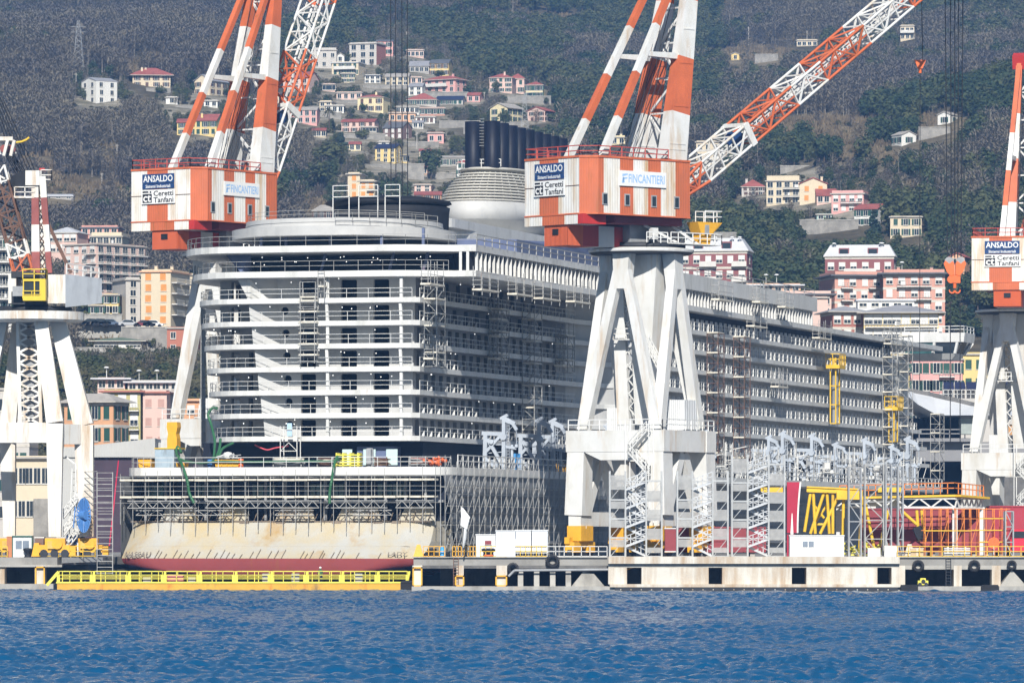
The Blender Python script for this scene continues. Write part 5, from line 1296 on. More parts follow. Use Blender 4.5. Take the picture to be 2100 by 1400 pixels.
for x in (xa,xb):
    for y in (S0-.8,S0+.3): mb.beam((x,y,zb_),(x,y,zt),.075)
for i in range(12):
    z = zb_+(zt-zb_)*(i+.4)/12; mb.beam((xa-.3,S0-.8,z),(xb+.3,S0-.8,z),.06)
    if i%2: mb.bb(xa-.2,xb+.2,S0-.8,S0+.3,z,z+.18,1)
at_ship(mb,'scaffold_tower',[M_pipe,M_plank],'scaffold tower standing in front of the middle stern balconies','scaffold tower',xa,S0,zb_)
mb = MB(); xa, xb = x_on(578,S0-1.5), x_on(612,S0-1.5)
for x in (xa,xb):
    for y in (S0-2,S0-.8): mb.beam((x,y,13.1),(x,y,17.6),.08)
for z in (13.6,14.9,16.2,17.2): mb.beam((xa,S0-2,z),(xb,S0-2,z),.07)
mb.beam((xa,S0-2,14.9),((xa+xb)/2,S0-2,15.8),.06); mb.beam((xb,S0-2,14.9),((xa+xb)/2,S0-2,15.8),.06); mb.bb(xa,xb,S0-2,S0-.8,16.2,16.4,1); mb.bb(x_on(588,S0-2),x_on(598,S0-2),S0-1.9,S0-1.8,16.5,17.9,2)
at_ship(mb,'scaffold_tower',[M_pipew,M_plank,mat('pale_blue_sheet',(.45,.62,.78),.6,.1)],'scaffold tower with a pale blue sheet standing on the after deck','scaffold tower',xa,S0,13.1)
mb = MB(); xc = x_on(422, 22)          # thin scaffold along the left curve of the balconies
for i in range(6):
    q = (-17.2+.35*i, 26-1.3*i); mb.beam((q[0],q[1],15.5),(q[0],q[1],31.0),.075)
for z in np.arange(16,31,1.24): mb.beam((-17.2,26,z),(-15.4,19.5,z),.06)
at_ship(mb,'scaffolding',[M_pipe],'thin scaffolding curving round the stern balconies next to the partly hidden crane leg','scaffolding',-16.5,23,15.5)
def climber(px, pyt, pyb, lab):
    x = 18.9; y = s_on(px,x); zt, zb_ = z_on(pyt,x,y), z_on(pyb,x,y); mb = MB()
    for a in (0,.75):
        for b in (0,2.3): mb.beam((x+a,y+b,zb_),(x+a,y+b,zt),.16)
    mb.tube((x+.4,y+1.1,zb_),(x+.4,y+1.1,zt-1.4),.42,n=10,m=1)
    for i in range(14):
        z = zb_+(zt-zb_)*i/14
        if i%4 == 0: mb.beam((x+.75,y,z),(x+.75,y+2.3,z),.14); mb.beam((x,y,z),(x+.75,y,z),.14)
    mb.bb(x-.5,x+1.4,y-.6,y+3.2,zt-1.5,zt-1.0,0); mb.rail([(x-.5,y-.6,zt-1.0),(x+1.4,y-.6,zt-1.0),(x+1.4,y+3.2,zt-1.0)],1.5,.9,.05,m=0)
    return at_ship(mb,'mast_climber',[M_yellow,M_grey],lab,'lift mast',x,y,zb_,'orange lift masts on the forward flank')
climber(1703,733,868,'orange lift mast with a square top platform in the middle of the forward balconies'); climber(1823,820,905,'orange lift mast lower down in front of the bow end balconies')

# ---------------------------------------------------------------- gear on the after deck
ZD = 13.09
def deck(mb, name, mats, label, cat, px, y, group=None): return at_ship(mb, name, mats, label, cat, x_on(px,y), y, ZD, group)
def dx(px, y=2.2): return x_on(px, y)
mb = MB(); a, b = dx(319), dx(358); mb.bb(a,b,2,4,ZD,ZD+2.0,0); mb.bb(a-.05,b+.6,1.9,4.1,ZD+2.0,ZD+2.12,1)
for x in np.linspace(a+.1,b-.1,4): mb.bb(x-.02,x+.02,1.95,2,ZD,ZD+2,0)
deck(mb,'filter_tank',[mat('tank_blue',(.36,.45,.52),.5,.12,.8,dirt=.2),M_yellow],'blue grey box tank carrying the yellow duct on the after deck','tank',338,3)
mb = MB(); z = ZD+2.13; pr = [(0,.55),(1.0,.55),(1.5,.45),(2.2,.62),(2.75,.55)]; xc = dx(352)
for (h0,w0),(h1,w1) in zip(pr[:-1],pr[1:]): mb.hexa([(xc-w0,2.3,z+h0),(xc+w0,2.3,z+h0),(xc+w0,3.5,z+h0),(xc-w0,3.5,z+h0),(xc-w1,2.3,z+h1),(xc+w1,2.3,z+h1),(xc+w1,3.5,z+h1),(xc-w1,3.5,z+h1)],0)
deck(mb,'ventilation_duct',[M_gold],'yellow kinked ventilation duct standing on the blue grey tank','duct',352,3)
def skip(px0, px1, h, lab, m=M_gold, y=1.6):
    mb = MB(); a, b = dx(px0,y), dx(px1,y); mb.hexa([(a+.1,y,ZD),(b-.1,y,ZD),(b-.1,y+1.3,ZD),(a+.1,y+1.3,ZD),(a,y,ZD+h),(b,y,ZD+h),(b,y+1.4,ZD+h),(a,y+1.4,ZD+h)],0); mb.bb(a-.04,b+.04,y-.05,y+1.45,ZD+h,ZD+h+.08,1)
    for x in np.linspace(a+.15,b-.15,5): mb.bb(x-.03,x+.03,y-.06,y+.02,ZD+.1,ZD+h,0)
    deck(mb,'skip_bin',[m,M_dark],lab,'skip',(px0+px1)/2,y,'skips on the after deck')
skip(283,311,.9,'orange skip next to the blue grey tank'); skip(361,379,.55,'low orange skip under the loop of green hose'); skip(440,492,.85,'yellow skip with rubbish heaped above its rim'); ys_ = s_on(1158,16.6); mb = MB(); mb.hexa([(15.9,ys_-.9,ZD),(17.2,ys_-.9,ZD),(17.2,ys_+.9,ZD),(15.9,ys_+.9,ZD),(15.8,ys_-1,ZD+.95),(17.3,ys_-1,ZD+.95),(17.3,ys_+1,ZD+.95),(15.8,ys_+1,ZD+.95)],0); mb.bb(15.75,17.35,ys_-1.05,ys_+1.05,ZD+.95,ZD+1.03,1); at_ship(mb,'skip_bin',[M_gold,M_dark],'orange skip on the promenade near the white crane leg','skip',16.6,ys_,ZD,'skips on the after deck')
mb = MB()
for i in range(26): mb.beam((dx(440+rs.uniform(0,40)),2+rs.uniform(0,1),ZD+.95+rs.uniform(0,.3)),(dx(455+rs.uniform(0,38)),2+rs.uniform(0,1),ZD+1.0+rs.uniform(0,.5)),.09,m=rs.randrange(2))
mb.lathe([(.0,1.7),(.4,1.6),(.6,1.35),(.5,1.1)],(dx(465),2.6,ZD),10,1); deck(mb,'scrap_heap',[M_grey,M_pipew],'heap of grey scrap lying in the yellow skip','scrap',465,2.5)
def bundle(px0, px1, n, lab, mats, y=1.7, r=.07, cat='tube stack'):
    mb = MB()
    for i in range(n):
        a = px0+rs.uniform(0,4); mb.beam((dx(a),y+rs.uniform(0,.9),ZD+.1+.8*i/n+rs.uniform(0,.1)),(dx(px1-rs.uniform(0,5)),y+rs.uniform(0,.9),ZD+.1+.8*i/n+rs.uniform(0,.1)),r*1.6,m=rs.randrange(len(mats)))
    for px in (px0+4,px1-4): mb.bb(dx(px)-.06,dx(px)+.06,y-.1,y,ZD,ZD+1.1,0)
    deck(mb,'tube_stack',mats,lab,cat,(px0+px1)/2,y,'stacks of scaffold material on the after deck')
bundle(560,625,22,'long grey stack of scaffold tubes on the after deck below the sheeted tower',[M_pipe,M_plank,M_grey]); bundle(650,690,16,'mixed stack of tubes and boards leaning by the yellow rack',[M_pipe,M_rust,M_plank]); bundle(840,880,15,'pink and grey stack of tubes beside the orange heap',[M_pipe,mat('pink_tube',(.55,.25,.22),.7,.3),M_rust]); bundle(768,800,16,'brown stack of short boards in front of an aqua panel',[M_rust,mat('brown_board',(.18,.12,.08),.8,.3)])
mb = MB()
for i in range(5): mb.bb(dx(692),dx(742),1.6,2.6,ZD+.12+i*.27,ZD+.26+i*.27,0)
for px in (694,707,722,738): mb.bb(dx(px)-.08,dx(px)+.08,1.5,2.7,ZD,ZD+1.5,0)
deck(mb,'steel_rack',[M_lemon],'bright yellow steel rack standing on the after deck','rack',715,2)
mb = MB(); mb.lathe([(.42,0),(.42,1.9),(.3,2.0),(0,2.0)],(dx(756),2.6,ZD),14,0); mb.bb(dx(752),dx(762),1.9,2.5,ZD+.3,ZD+1.9,0); deck(mb,'gas_cylinders',[M_grey],'upright grey cylinder pack by the brown boards','cylinder',757,2.5)
mb = MB()
for i in range(30): mb.lathe([(0,-.22),(.2,-.05),(.22,.1),(0,.25)],(dx(881)+rs.gauss(.6,.45),2.2+rs.gauss(0,.3),ZD+.25+abs(rs.gauss(0,.3))),6,0)
deck(mb,'net_heap',[mat('orange_net',(.75,.16,.05),.8,.2)],'bright orange heap of netting at the rounded deck corner','netting',890,2.2)
mb = MB(); mb.lathe([(.28,0),(.28,.9),(0,.92)],(dx(497),1.7,ZD),12,0); deck(mb,'drum',[M_hook],'small orange drum beside the yellow skip','drum',497,1.7)
mb = MB(); mb.lathe([(.26,0),(.26,.85),(0,.87)],(dx(431),2.1,ZD),12,0); deck(mb,'drum',[M_blue],'blue drum by the green hoses on the after deck','drum',431,2.1)
mb = MB()
for i in range(4): mb.tube((17.2,s_on(1058,17.2)+i*.55-.8,ZD),(17.2,s_on(1058,17.2)+i*.55-.8,ZD+1.8),.28,n=10)
at_ship(mb,'drum',[mat('drum_blue',(.08,.32,.68),.5,.1)],'cluster of tall bright blue cylinders on the promenade between lifeboat davits','cylinder',17.2,s_on(1058,17.2),ZD)
def hose(pts, r, lab, name='hose', m=M_green, cat='hose', k=5):
    P3 = [Vector(p) for p in pts]; out = []
    for i in range(len(P3)-1):
        p0 = P3[max(0,i-1)]; p1 = P3[i]; p2 = P3[i+1]; p3 = P3[min(len(P3)-1,i+2)]
        for j in range(k):
            t = j/k; out.append(.5*((2*p1)+(p2-p0)*t+(2*p0-5*p1+4*p2-p3)*t*t+(3*p1-p0-3*p2+p3)*t**3))
    out.append(P3[-1]); mb = MB(); mb.path(out, r, 7); c = P3[0]; at_ship(mb, name, [m], lab, cat, c.x, c.y, c.z)
def hp(px, py, y): x = x_on(px,y); return (x, y, z_on(py,x,y))
hose([hp(372,928,1.8),hp(364,916,2.2),hp(362,930,1.2),hp(372,950,-.6),hp(384,985,-2.2),hp(388,1010,-2.3),hp(398,1031,-2.4)],.16,'green hose hanging from the deck edge by the blue grey tank')
hose([hp(366,935,1.7),hp(376,944,1.5),hp(408,949,1.4),hp(450,946,1.4),hp(520,947,1.4),hp(600,946,1.4),hp(686,945,1.3),hp(694,936,1.2),hp(700,938,1.4)],.13,'green hose lying along the edge of the after deck')
hose([hp(692,935,.2),hp(686,950,-.6),hp(680,985,-2.2),hp(676,1010,-2.3),hp(676,1032,-2.4)],.15,'green hose hanging down the middle of the stern scaffolding')
for i, (a, b, c_) in enumerate(((428,446,440),(433,456,452),(438,462,478))): hose([hp(a+4,946,2),hp(a+10,938,3),hp(b-6,920,4.5),hp(c_,900 if i < 2 else 908,6)]+([hp(433,870,8),hp(427,850,8.4),hp(436,836,8.6),hp(446,838,8.8)] if i == 0 else []),.15,('long green hose rising up the balcony corner','thick green hose slanting up to the deck door','short green hose reaching out to the dark doorway')[i])
hose([hp(523,912,11),hp(533,917,10.5),hp(548,922,10),hp(565,918,10),hp(592,914,10)],.08,'thin pink hose draped over the back of the after deck',m=mat('pink_hose',(.75,.12,.16),.5,.1))
hose([hp(243,945,3),hp(238,990,-1),hp(232,1050,-2),hp(224,1120,-4)],.08,'thin crimson hose running down past the edge of the stern',m=mat('red_hose',(.55,.03,.08),.5,.1))
mb = MB(); a = S(19.1,3,0); 
for i in range(2):
    p0, p1 = P(960-12*i,1036+4*i,574), P(956,1075,574); mb.poly([p0, P(963,1060,574), P(957,1085,573.6), P(944,1076,574)] if i else [P(945,1036,574),P(952,1058,573.7),P(958,1078,574),P(946,1072,574)],0)
mb.poly([P(952,1072,573.8),P(958,1072,573.6),P(955,1105,573.8),P(951,1122,573.8),P(949,1122,574)],0); mb.v = [tuple(Vector(p)+Vector((0,12,0))*0) for p in mb.v]; mb.v += [(p[0]+.05,p[1]+.25,p[2]) for p in mb.v]; k_ = len(mb.v)//2; mb.f += [tuple(i+k_ for i in f) for f in mb.f]; mb.m *= 2; mb.sm *= 2
wsingle('torn_sheet', mb, [M_signw], 'torn white sheet flapping on the scaffolding of the hull flank', 'sheet', tuple(P(952,1080,574)))

# tangle of tubes and fittings along the forward promenade
for a, b, n_, lb in ((1455,1640,150,'dense clutter of grey tubes and rails on the promenade behind the stair towers'),(1640,1890,190,'dense clutter of grey tubes and rails on the promenade above the yellow trestle')):
    mb = MB(); y0, y1 = s_on(a,20.3), s_on(b,20.3)
    for i in range(n_):
        y = rs.uniform(y0,y1); x = rs.uniform(18.4,21.0); t = rs.random()
        if t < .45: mb.beam((x,y,13.1),(x+rs.uniform(-.1,.1),y,13.1+rs.uniform(1.2,5.2)),.09,m=rs.randrange(2))
        elif t < .7: mb.beam((x,y,13.4+rs.uniform(0,3.5)),(x,y+rs.uniform(2,6),13.4+rs.uniform(0,3.5)),.08,m=rs.randrange(2))
        elif t < .9: z = 13.4+rs.uniform(0,3.4); mb.beam((x-.8,y,z),(x+.9,y+.4,z+rs.uniform(-.6,.6)),.10,m=rs.randrange(2))
        else: z = 13.1+rs.uniform(0,2.6); mb.bb(x-.4,x+.4,y,y+rs.uniform(.5,1.6),z,z+rs.uniform(.2,.9),rs.randrange(3))
    at_ship(mb,'scaffolding',[M_pipe,M_pipew,M_grey],lb,'scaffolding',20.0,(y0+y1)/2,13.1)
# ---------------------------------------------------------------- dock gate and the quay
gY = 579.0
def G(px, dy=0.0): return XW(px, gY+dy)
gate = thing('dock_gate', 'yellow floating dock gate with rust stained side and tall yellow railing', 'dock gate', (G(480), gY, 0))
mb = MB(); x0, x1 = G(117)-G(480), G(826)-G(480)
mb.hexa([(x0,.2,-1),(x1,.2,-1),(x1,4,-1),(x0,4,-1),(x0,0,.95),(x1,0,.95),(x1,4,.95),(x0,4,.95)],0); mb.bb(x0-.1,x1+.1,-.08,.3,.9,1.06,1); mb.obj('gate_body',[mat('gate_yellow',(.78,.42,.06),.55,.12,.5,rust=.32,rustcol=(.62,.17,.03),streak=.5,dirt=.1),M_lemon],gate)
mb = MB()
px = 119
while px < 838:
    a, b = G(px)-G(480), G(min(px+71,838))-G(480); mb.rail([(a+.1,.1,1.0),(b-.15,.1,1.0)],1.15,1.2,.035,(1.0,.66,.33)); mb.bb(a-.12,a+.18,.0,.5,1.0,1.75,0); mb.bb(b-.3,b,.0,.5,1.0,1.75,0); mb.beam((b-.1,.3,1.0),(b+.1,.9,2.1),.16)
    px += 73
mb.rail([(G(122)-G(480),3.8,1.0),(G(836)-G(480),3.8,1.0)],1.1,2.0,.035,(1.0,.5)); mb.beam((G(96)-G(480),.2,.7),(G(120)-G(480),.2,2.1),.3); mb.obj('railing',[M_lemon],gate)
mb = MB()
for px in (300,392,545,605,735): q = G(px)-G(480); mb.bb(q-.4,q+.4,.9,1.6,1.0,1.5+.4*(px%2),0)
mb.obj('gate_gear',[M_grey],gate)
mb = MB(); q = G(357)-G(480); mb.hexa([(q-.8,1.0,1.07),(q+.9,1.0,1.07),(q+.9,2.6,1.07),(q-.8,2.6,1.07),(q-.75,1.05,1.8),(q+.85,1.05,1.8),(q+.85,2.55,1.8),(q-.75,2.55,1.8)],0); mb.bb(q-.8,q+.9,.97,1.0,1.4,1.5,0); wp=(G(357),gY,0)
mb.v=[(p[0]-q,p[1],p[2]-1.07) for p in mb.v]; single('equipment_box',mb,[mat('pink_box',(.50,.18,.17),.6,.1)],'dull red box on the dock gate behind the yellow railing','box',(G(357),gY,1.07))
mb = MB(); c = (G(842),gY-1.4,0); mb.bb(-1.0,1.1,-.9,.9,-.6,1.05,0); mb.bb(-1.02,-.9,-.92,.92,-.1,.1,0); mb.extr([(-1.0,-.95,.95),(1.1,-.95,.95),(.9,-.6,1.2),(-.8,-.6,1.2)],(0,1.4,0),0); single('rubber_fender',mb,[M_tyre],'black rubber block fender at the corner of the yellow dock gate','fender',c)
# people
def person(px, py, Y, hgt, label, shirt, legs, helmet=None, lean=0.0):
    x, z = XW(px,Y), ZW(py,Y); k = hgt/1.75
    r = thing('person', label, 'person', (x,Y,z))
    J = [(0,0,.95),(0,0,1.2),(0,-.02,1.42),(0,-.03,1.52),(0,-.05,1.64),(.19,0,1.40),(.25,-.03,1.14),(.21,-.17,.92),(-.19,0,1.40),(-.26,-.04,1.15),(-.16,-.2,.98),(.10,0,.9),(.12,-.02,.5),(.11,.02,.08),(.11,-.12,.04),(-.10,0,.9),(-.13,-.05,.5),(-.11,.03,.08),(-.11,-.10,.04)]
    E = [(0,1),(1,2),(2,3),(3,4),(2,5),(5,6),(6,7),(2,8),(8,9),(9,10),(0,11),(11,12),(12,13),(13,14),(0,15),(15,16),(16,17),(17,18)]
    rad = [.16,.15,.14,.06,.11,.075,.055,.04,.075,.055,.04,.09,.07,.05,.04,.09,.07,.05,.04]
    me = bpy.data.meshes.new('body'); me.from_pydata([(a*k,b*k,c*k) for a,b,c in J], E, []); o = bpy.data.objects.new('body', me); COL.objects.link(o); o.parent = r
    md = o.modifiers.new('skin','SKIN')
    for i, v in enumerate(me.skin_vertices[0].data): v.radius = (rad[i]*k, rad[i]*k*.85)
    me.skin_vertices[0].data[0].use_root = True
    o.modifiers.new('smooth','SUBSURF').render_levels = 1; me.materials.append(shirt)
    mb = MB()
    for s in (-.11,.11): mb.tube((s*k,0,.12*k),(s*k*1.1,0,.92*k),.085*k,.115*k,8)
    mb.obj('trousers',[legs],r)
    mb = MB(); mb.lathe([(.135*k,1.66*k),(.13*k,1.72*k),(.08*k,1.79*k),(0,1.81*k)],(0,-.05*k,0),12); mb.obj('helmet',[helmet or M_signw],r)
M_skin = mat('worker_green', (.05,.13,.07), .8, .1); M_navyc = mat('work_navy', (.02,.03,.06), .8, .1)
person(657,1197,gY+1.6,1.75,'worker in dark green with a white helmet standing on the dock gate',M_skin,M_navyc)
person(851,1196,gY-1.2,1.1,'figure in dark clothes crouched on the black rubber fender',M_navyc,M_navyc,M_black)
# eastern quay goods
def onq(px, Y): return (XW(px,Y), Y, QT+.01)
def cabin(px, Y, w, d_, h, rz, label, m, win=(), door=None, name='site_cabin', cat='cabin', ribs=0, dz=0.0):
    x, y, z = onq(px,Y); r = thing(name, label, cat, (x,y,z+dz), rz); mb = MB(); mb.bb(-w/2,w/2,-d_/2,d_/2,.12,h,0); mb.bb(-w/2-.06,w/2+.06,-d_/2-.06,d_/2+.06,h,h+.12,1); mb.bb(-w/2-.03,w/2+.03,-d_/2-.03,d_/2+.03,0,.12,1)
    for i in range(ribs): xx = -w/2+.15+(w-.3)*i/(ribs-1); mb.bb(xx-.06,xx+.06,-d_/2-.06,-d_/2,.15,h-.05,0)
    mb.obj('shell',[m,M_cladw],r)
    for (a,b,c,e) in win:
        mb = MB(); mb.bb(a,b,-d_/2-.05,-d_/2+.02,c,e,0); mb.bb(a+.07,(a+b)/2-.04,-d_/2-.07,-d_/2-.05,c+.07,e-.07,1); mb.bb((a+b)/2+.04,b-.07,-d_/2-.07,-d_/2-.05,c+.07,e-.07,1); mb.obj('window',[M_signw,mat('curtain_glass',(.22,.26,.32),.2,.3)],r)
    if door: mb = MB(); mb.bb(door[0],door[1],-d_/2-.05,-d_/2+.02,.15,door[2],0); mb.obj('door',[M_grey],r)
    return r
M_contw = mat('container_white', (.70,.73,.77), .5, .05, .5, dirt=.06)
cabin(1674,578.6,5.6,2.4,2.2,0,'white site cabin with one double window on the quay edge',M_cladw,[(-1.55,-.25,1.0,1.75)])
cabin(1000,580.5,2.4,2.2,2.3,0,'small white hut with a red notice beside the pale containers',M_cladw)
cabin(1037,579.5,2.0,5.0,2.7,R(0),'white container seen end on next to the small hut',M_contw,name='shipping_container',cat='container')
for i, (px, lb) in enumerate(((1073,'ribbed white container adjoining the end on container'),(1107,'ribbed white container farthest from the small hut in its row'))): cabin(px,579.3,1.62,2.4,2.3,R(0),lb,M_contw,ribs=7,name='shipping_container',cat='container',dz=.45)
cabin(1377,581.5,1.4,2.2,2.4,0,'narrow red container on yellow trestles between the stair towers',M_wine,name='shipping_container',cat='container',dz=.55)
mb = MB(); mb.bb(-.33,.33,-.04,.04,0,.4,0); mb.bb(-.36,.36,-.02,.0,-.04,.44,1); single('notice',mb,[M_wine,M_signw],'square red notice on the small white hut','sign',(XW(1001,579.3),579.3,QT+1.35))
def stand_post(px, label):
    mb = MB(); mb.hexa([(-.55,-.4,0),(.55,-.4,0),(.55,.4,0),(-.55,.4,0),(-.15,-.2,1.35),(.2,-.2,1.35),(.2,.2,1.35),(-.15,.2,1.35)],0); mb.bb(-.6,.6,-.45,.45,-.0,.12,0); single('guard_post',mb,[M_gold],label,'post',onq(px,577.4),0,'yellow wedge posts on the quay')
stand_post(858,'yellow wedge post at the dock corner by the gate'); stand_post(1028,'yellow wedge post in front of the small white hut')
def fence(px0, px1, label, m=M_gold, Y=577.2, h=1.15, step=.55):
    mb = MB(); L = XW(px1,Y)-XW(px0,Y); mb.rail([(0,0,0),(L,0,0)],h,step,.035,(1.0,.55,.12)); single('quay_railing',mb,[m],label,'railing',onq(px0,Y),0,'railings on the quay edge')
fence(868,912,'orange quay railing behind the black bollard'); fence(928,976,'dense orange quay railing around the ladder head',step=.3); fence(985,1040,'thin yellow railing in front of the small white hut',M_yellow); fence(1056,1122,'yellow railing below the ribbed white containers',M_yellow,578); fence(1122,1245,'pale railing before the yellow crane bogies',M_pipew,577,step=.9); fence(1840,2140,'long orange railing along the quay in front of the orange scaffolding',M_yellow,577.2,step=1.2); fence(0-160,15,'yellow railing at the outer end of the western pier',M_yellow,586); fence(70,195,'yellow railing beside the old crane bogies',M_yellow,586,step=1.2)
def bollard(px, label, Y=577.6): 
    mb = MB(); mb.lathe([(.42,0),(.34,.12),(.28,.5),(.48,.72),(.5,.86),(.3,.95),(0,.97)],(0,0,0),16); single('bollard',mb,[M_black],label,'bollard',onq(px,Y),0,'mooring bollards')
bollard(886,'black bollard at the dock corner'); bollard(997,'black bollard in front of the small white hut'); bollard(1006,'second black bollard in front of the small white hut'); bollard(57,'dark bollard with pale rope on the western pier',586)
mb = MB()
for i in range(20):
    a, b = R(i*18), R(i*18+18); mb.tube((math.cos(a)*.4,math.sin(a)*.4*.5,0),(math.cos(b)*.4,math.sin(b)*.4*.5,0),.1,n=6)
single('lifebuoy',mb,[M_hook],'orange lifebuoy lying at the quay edge below the bollards','lifebuoy',(XW(1002,576),576.3,QT+.22))
mb = MB(); mb.lathe([(.24,0),(.24,.85),(.2,.9),(.08,1.2),(0,1.2)],(0,0,0),12); single('drum',mb,[mat('cyan_drum',(.06,.35,.70),.5,.1)],'slim blue cylinder standing behind the orange railing','cylinder',onq(907,578.5))
def tyre(px, py, label, r=.62, Y=YF-.45):
    mb = MB(); pr = []
    for i in range(24):
        a, b = R(i*15), R(i*15+15); mb.tube((math.cos(a)*r*.74,0,math.sin(a)*r*.74),(math.cos(b)*r*.74,0,math.sin(b)*r*.74),r*.30,n=8)
    single('tyre_fender',mb,[M_tyre],label,'tyre fender',(XW(px,Y),Y,ZW(py,Y)),0,'tyre fenders on the quay wall')
tyre(1133,1150,'large tyre fender hanging over the arched stretch of quay',.72); tyre(1883,1160,'tyre fender between the pale pillar and the ladder on the far quay'); tyre(1998,1160,'tyre fender under the stacked pipes on the far quay'); tyre(2075,1158,'tyre fender near the pipe at the outer end of the quay',.5); tyre(1052,1165,'ragged tyre fender beside the last orange framed pillar',.6)
for px, lb in ((1864,'black block fender beside the end of the pale caisson'),(2030,'black block fender on the low ledge by the last pale pillar')):
    mb = MB(); mb.bb(-.9,.9,-.5,.3,-.7,.62,0); mb.bb(-.95,.95,-.55,-.5,-.3,.2,0); mb.extr([(-.9,-.5,.62),(.9,-.5,.62),(.8,-.2,.8),(-.8,-.2,.8)],(0,.4,0),0); single('rubber_fender',mb,[M_tyre],lb,'fender',(XW(px,YF-2.3),YF-2.3,0),0,'rubber block fenders')
def ladder(px, label, m=M_rust, top=QT, Y=YF-.3):
    mb = MB()
    for s in (-.25,.25): mb.beam((s,0,.6),(s,0,top),.07)
    for i in range(9): mb.beam((-.25,0,.8+i*.32),(.25,0,.8+i*.32),.05)
    single('quay_ladder',mb,[m],label,'ladder',(XW(px,Y),Y,0),0,'ladders on the quay wall')
ladder(935,'rusty ladder on the quay wall under the dense orange railing'); ladder(1945,'dark ladder between the two wide openings of the far quay',M_dark)
for a, b, lb in ((846,866,'orange framed guard on the first quay pillar by the gate'),(933,952,'orange framed guard on the quay pillar with the ladder'),(1016,1040,'orange framed guard on the quay pillar beside the arches'),(72,92,'orange framed guard on the western pier pillar')):
    Yg = YF-.35 if a > 500 else 584.3; mb = MB(); w = XW(b,Yg)-XW(a,Yg); zt = 2.6 if a < 900 else 1.75
    for x in (0,w-.14): mb.bb(x,x+.14,-.1,.1,0,zt-.62,0)
    mb.bb(0,w,-.1,.1,zt-.76,zt-.62,0); mb.bb(0,w,-.1,.1,0,.12,0); single('pillar_guard',mb,[M_gold],lb,'guard frame',(XW(a,Yg),Yg,.62),0,'orange pillar guards')
mb = MB(); mb.tube((0,0,0),(11.5,0,.1),.13,n=8); mb.tube((11.5,0,.1),(13.6,0,.75),.06,n=6,m=1); mb.tube((0,0,0),(-.6,0,-.6),.13,n=8); single('pipe',mb,[M_grey,M_gold],'long grey green pipe slung under the arched stretch of quay','pipe',(XW(1055,YF-.6),YF-.6,2.25))
# stair towers
def mesh_mat():
    if 'mesh_grey' in _M: return _M['mesh_grey']
    m = mat('mesh_grey',(.46,.46,.45),.6,.15,2.0); N = m.node_tree.nodes; L = m.node_tree.links
    tr = N.new('ShaderNodeBsdfTransparent'); mx = N.new('ShaderNodeMixShader'); mx.inputs[0].default_value = .42
    L.new(N['Principled BSDF'].outputs[0], mx.inputs[1]); L.new(tr.outputs[0], mx.inputs[2]); L.new(mx.outputs[0], N['Material Output'].inputs['Surface']); return m
def stair_tower(px, Y, w, levels, label, lh=1.95, mirror=False):
    x, y, z = onq(px,Y); r = thing('stair_tower', label, 'stair tower', (x,y,z), 0, 'grey access stair towers on the quay'); H = levels*lh
    mb = MB(); c = w*.30; d_ = 1.5
    xsn = [-w/2,-w/2+c,w/2-c,w/2]
    for xx in xsn:
        for yy in (0,d_): mb.beam((xx,yy,0),(xx,yy,H+1.1),.17)
    for i in range(levels+1):
        zz = i*lh+.05
        for yy in (0,d_): mb.beam((-w/2,yy,zz),(w/2,yy,zz),.10)
        for xx in xsn: mb.beam((xx,0,zz),(xx,d_,zz),.09)
        mb.bb(-w/2,-w/2+c,0,d_,zz+.05,zz+.12,0); mb.bb(w/2-c,w/2,0,d_,zz+.05,zz+.12,0)
        if i < levels:
            for a, b in ((-w/2,-w/2+c),(w/2-c,w/2)): mb.beam((a,.02,zz),(b,.02,zz+lh),.06); 
    mb.obj('frame',[mat('galvanised',(.47,.48,.48),.4,.15,1.0,metal=.3)],r)
    mb = MB()
    for i in range(levels):
        za, zb_ = i*lh+.15, (i+1)*lh
        a, b = -w/2+c, w/2-c; zm = za+lh/2
        # a flight up and back in each level
        for (xa,z_a,xb,z_b,yy) in ((b,za,a,zm,1.05),(a,zm,b,zb_,.3)):
            mb.beam((xa,yy,z_a),(xb,yy,z_b),.55,.2)
            for t in range(1,7): q = Vector((xa,yy,z_a)).lerp(Vector((xb,yy,z_b)),t/7); mb.bb(q.x-.14,q.x+.14,yy-.3,yy+.3,q.z+.08,q.z+.14)
            mb.rail([(xa,yy-.3,z_a+.1),(xb,yy-.3,z_b+.1)],.95,.55,.035)
    mb.obj('stair_flight',[mat('galv_light',(.58,.60,.62),.4,.1,1.0)],r)
    for i in range(levels):
        zz = i*lh+.18; mb = MB()
        mb.bb(-w/2+.1,-w/2+c-.1,-.06,-.02,zz+ (.95 if i else .9),zz+lh-.25 if i < levels-1 else zz+lh+.5,0)
        mm_ = [mesh_mat()]; mb.obj('mesh_panel',mm_,r); mb = MB()
        mb.bb(w/2-c+.1,w/2-.1,-.06,-.02,zz-.3+(.6 if i == 0 else 0),zz+.85,0); mb.obj('mesh_panel',mm_,r)
    return r
stair_tower(1304,577.8,5.35,4,'grey stair tower directly in front of the quay crane legs')
stair_tower(1441,577.8,5.2,4,'grey stair tower beside the red container on trestles')
stair_tower(1555,577.8,5.4,5,'tallest grey stair tower next to the white site cabin',1.9)
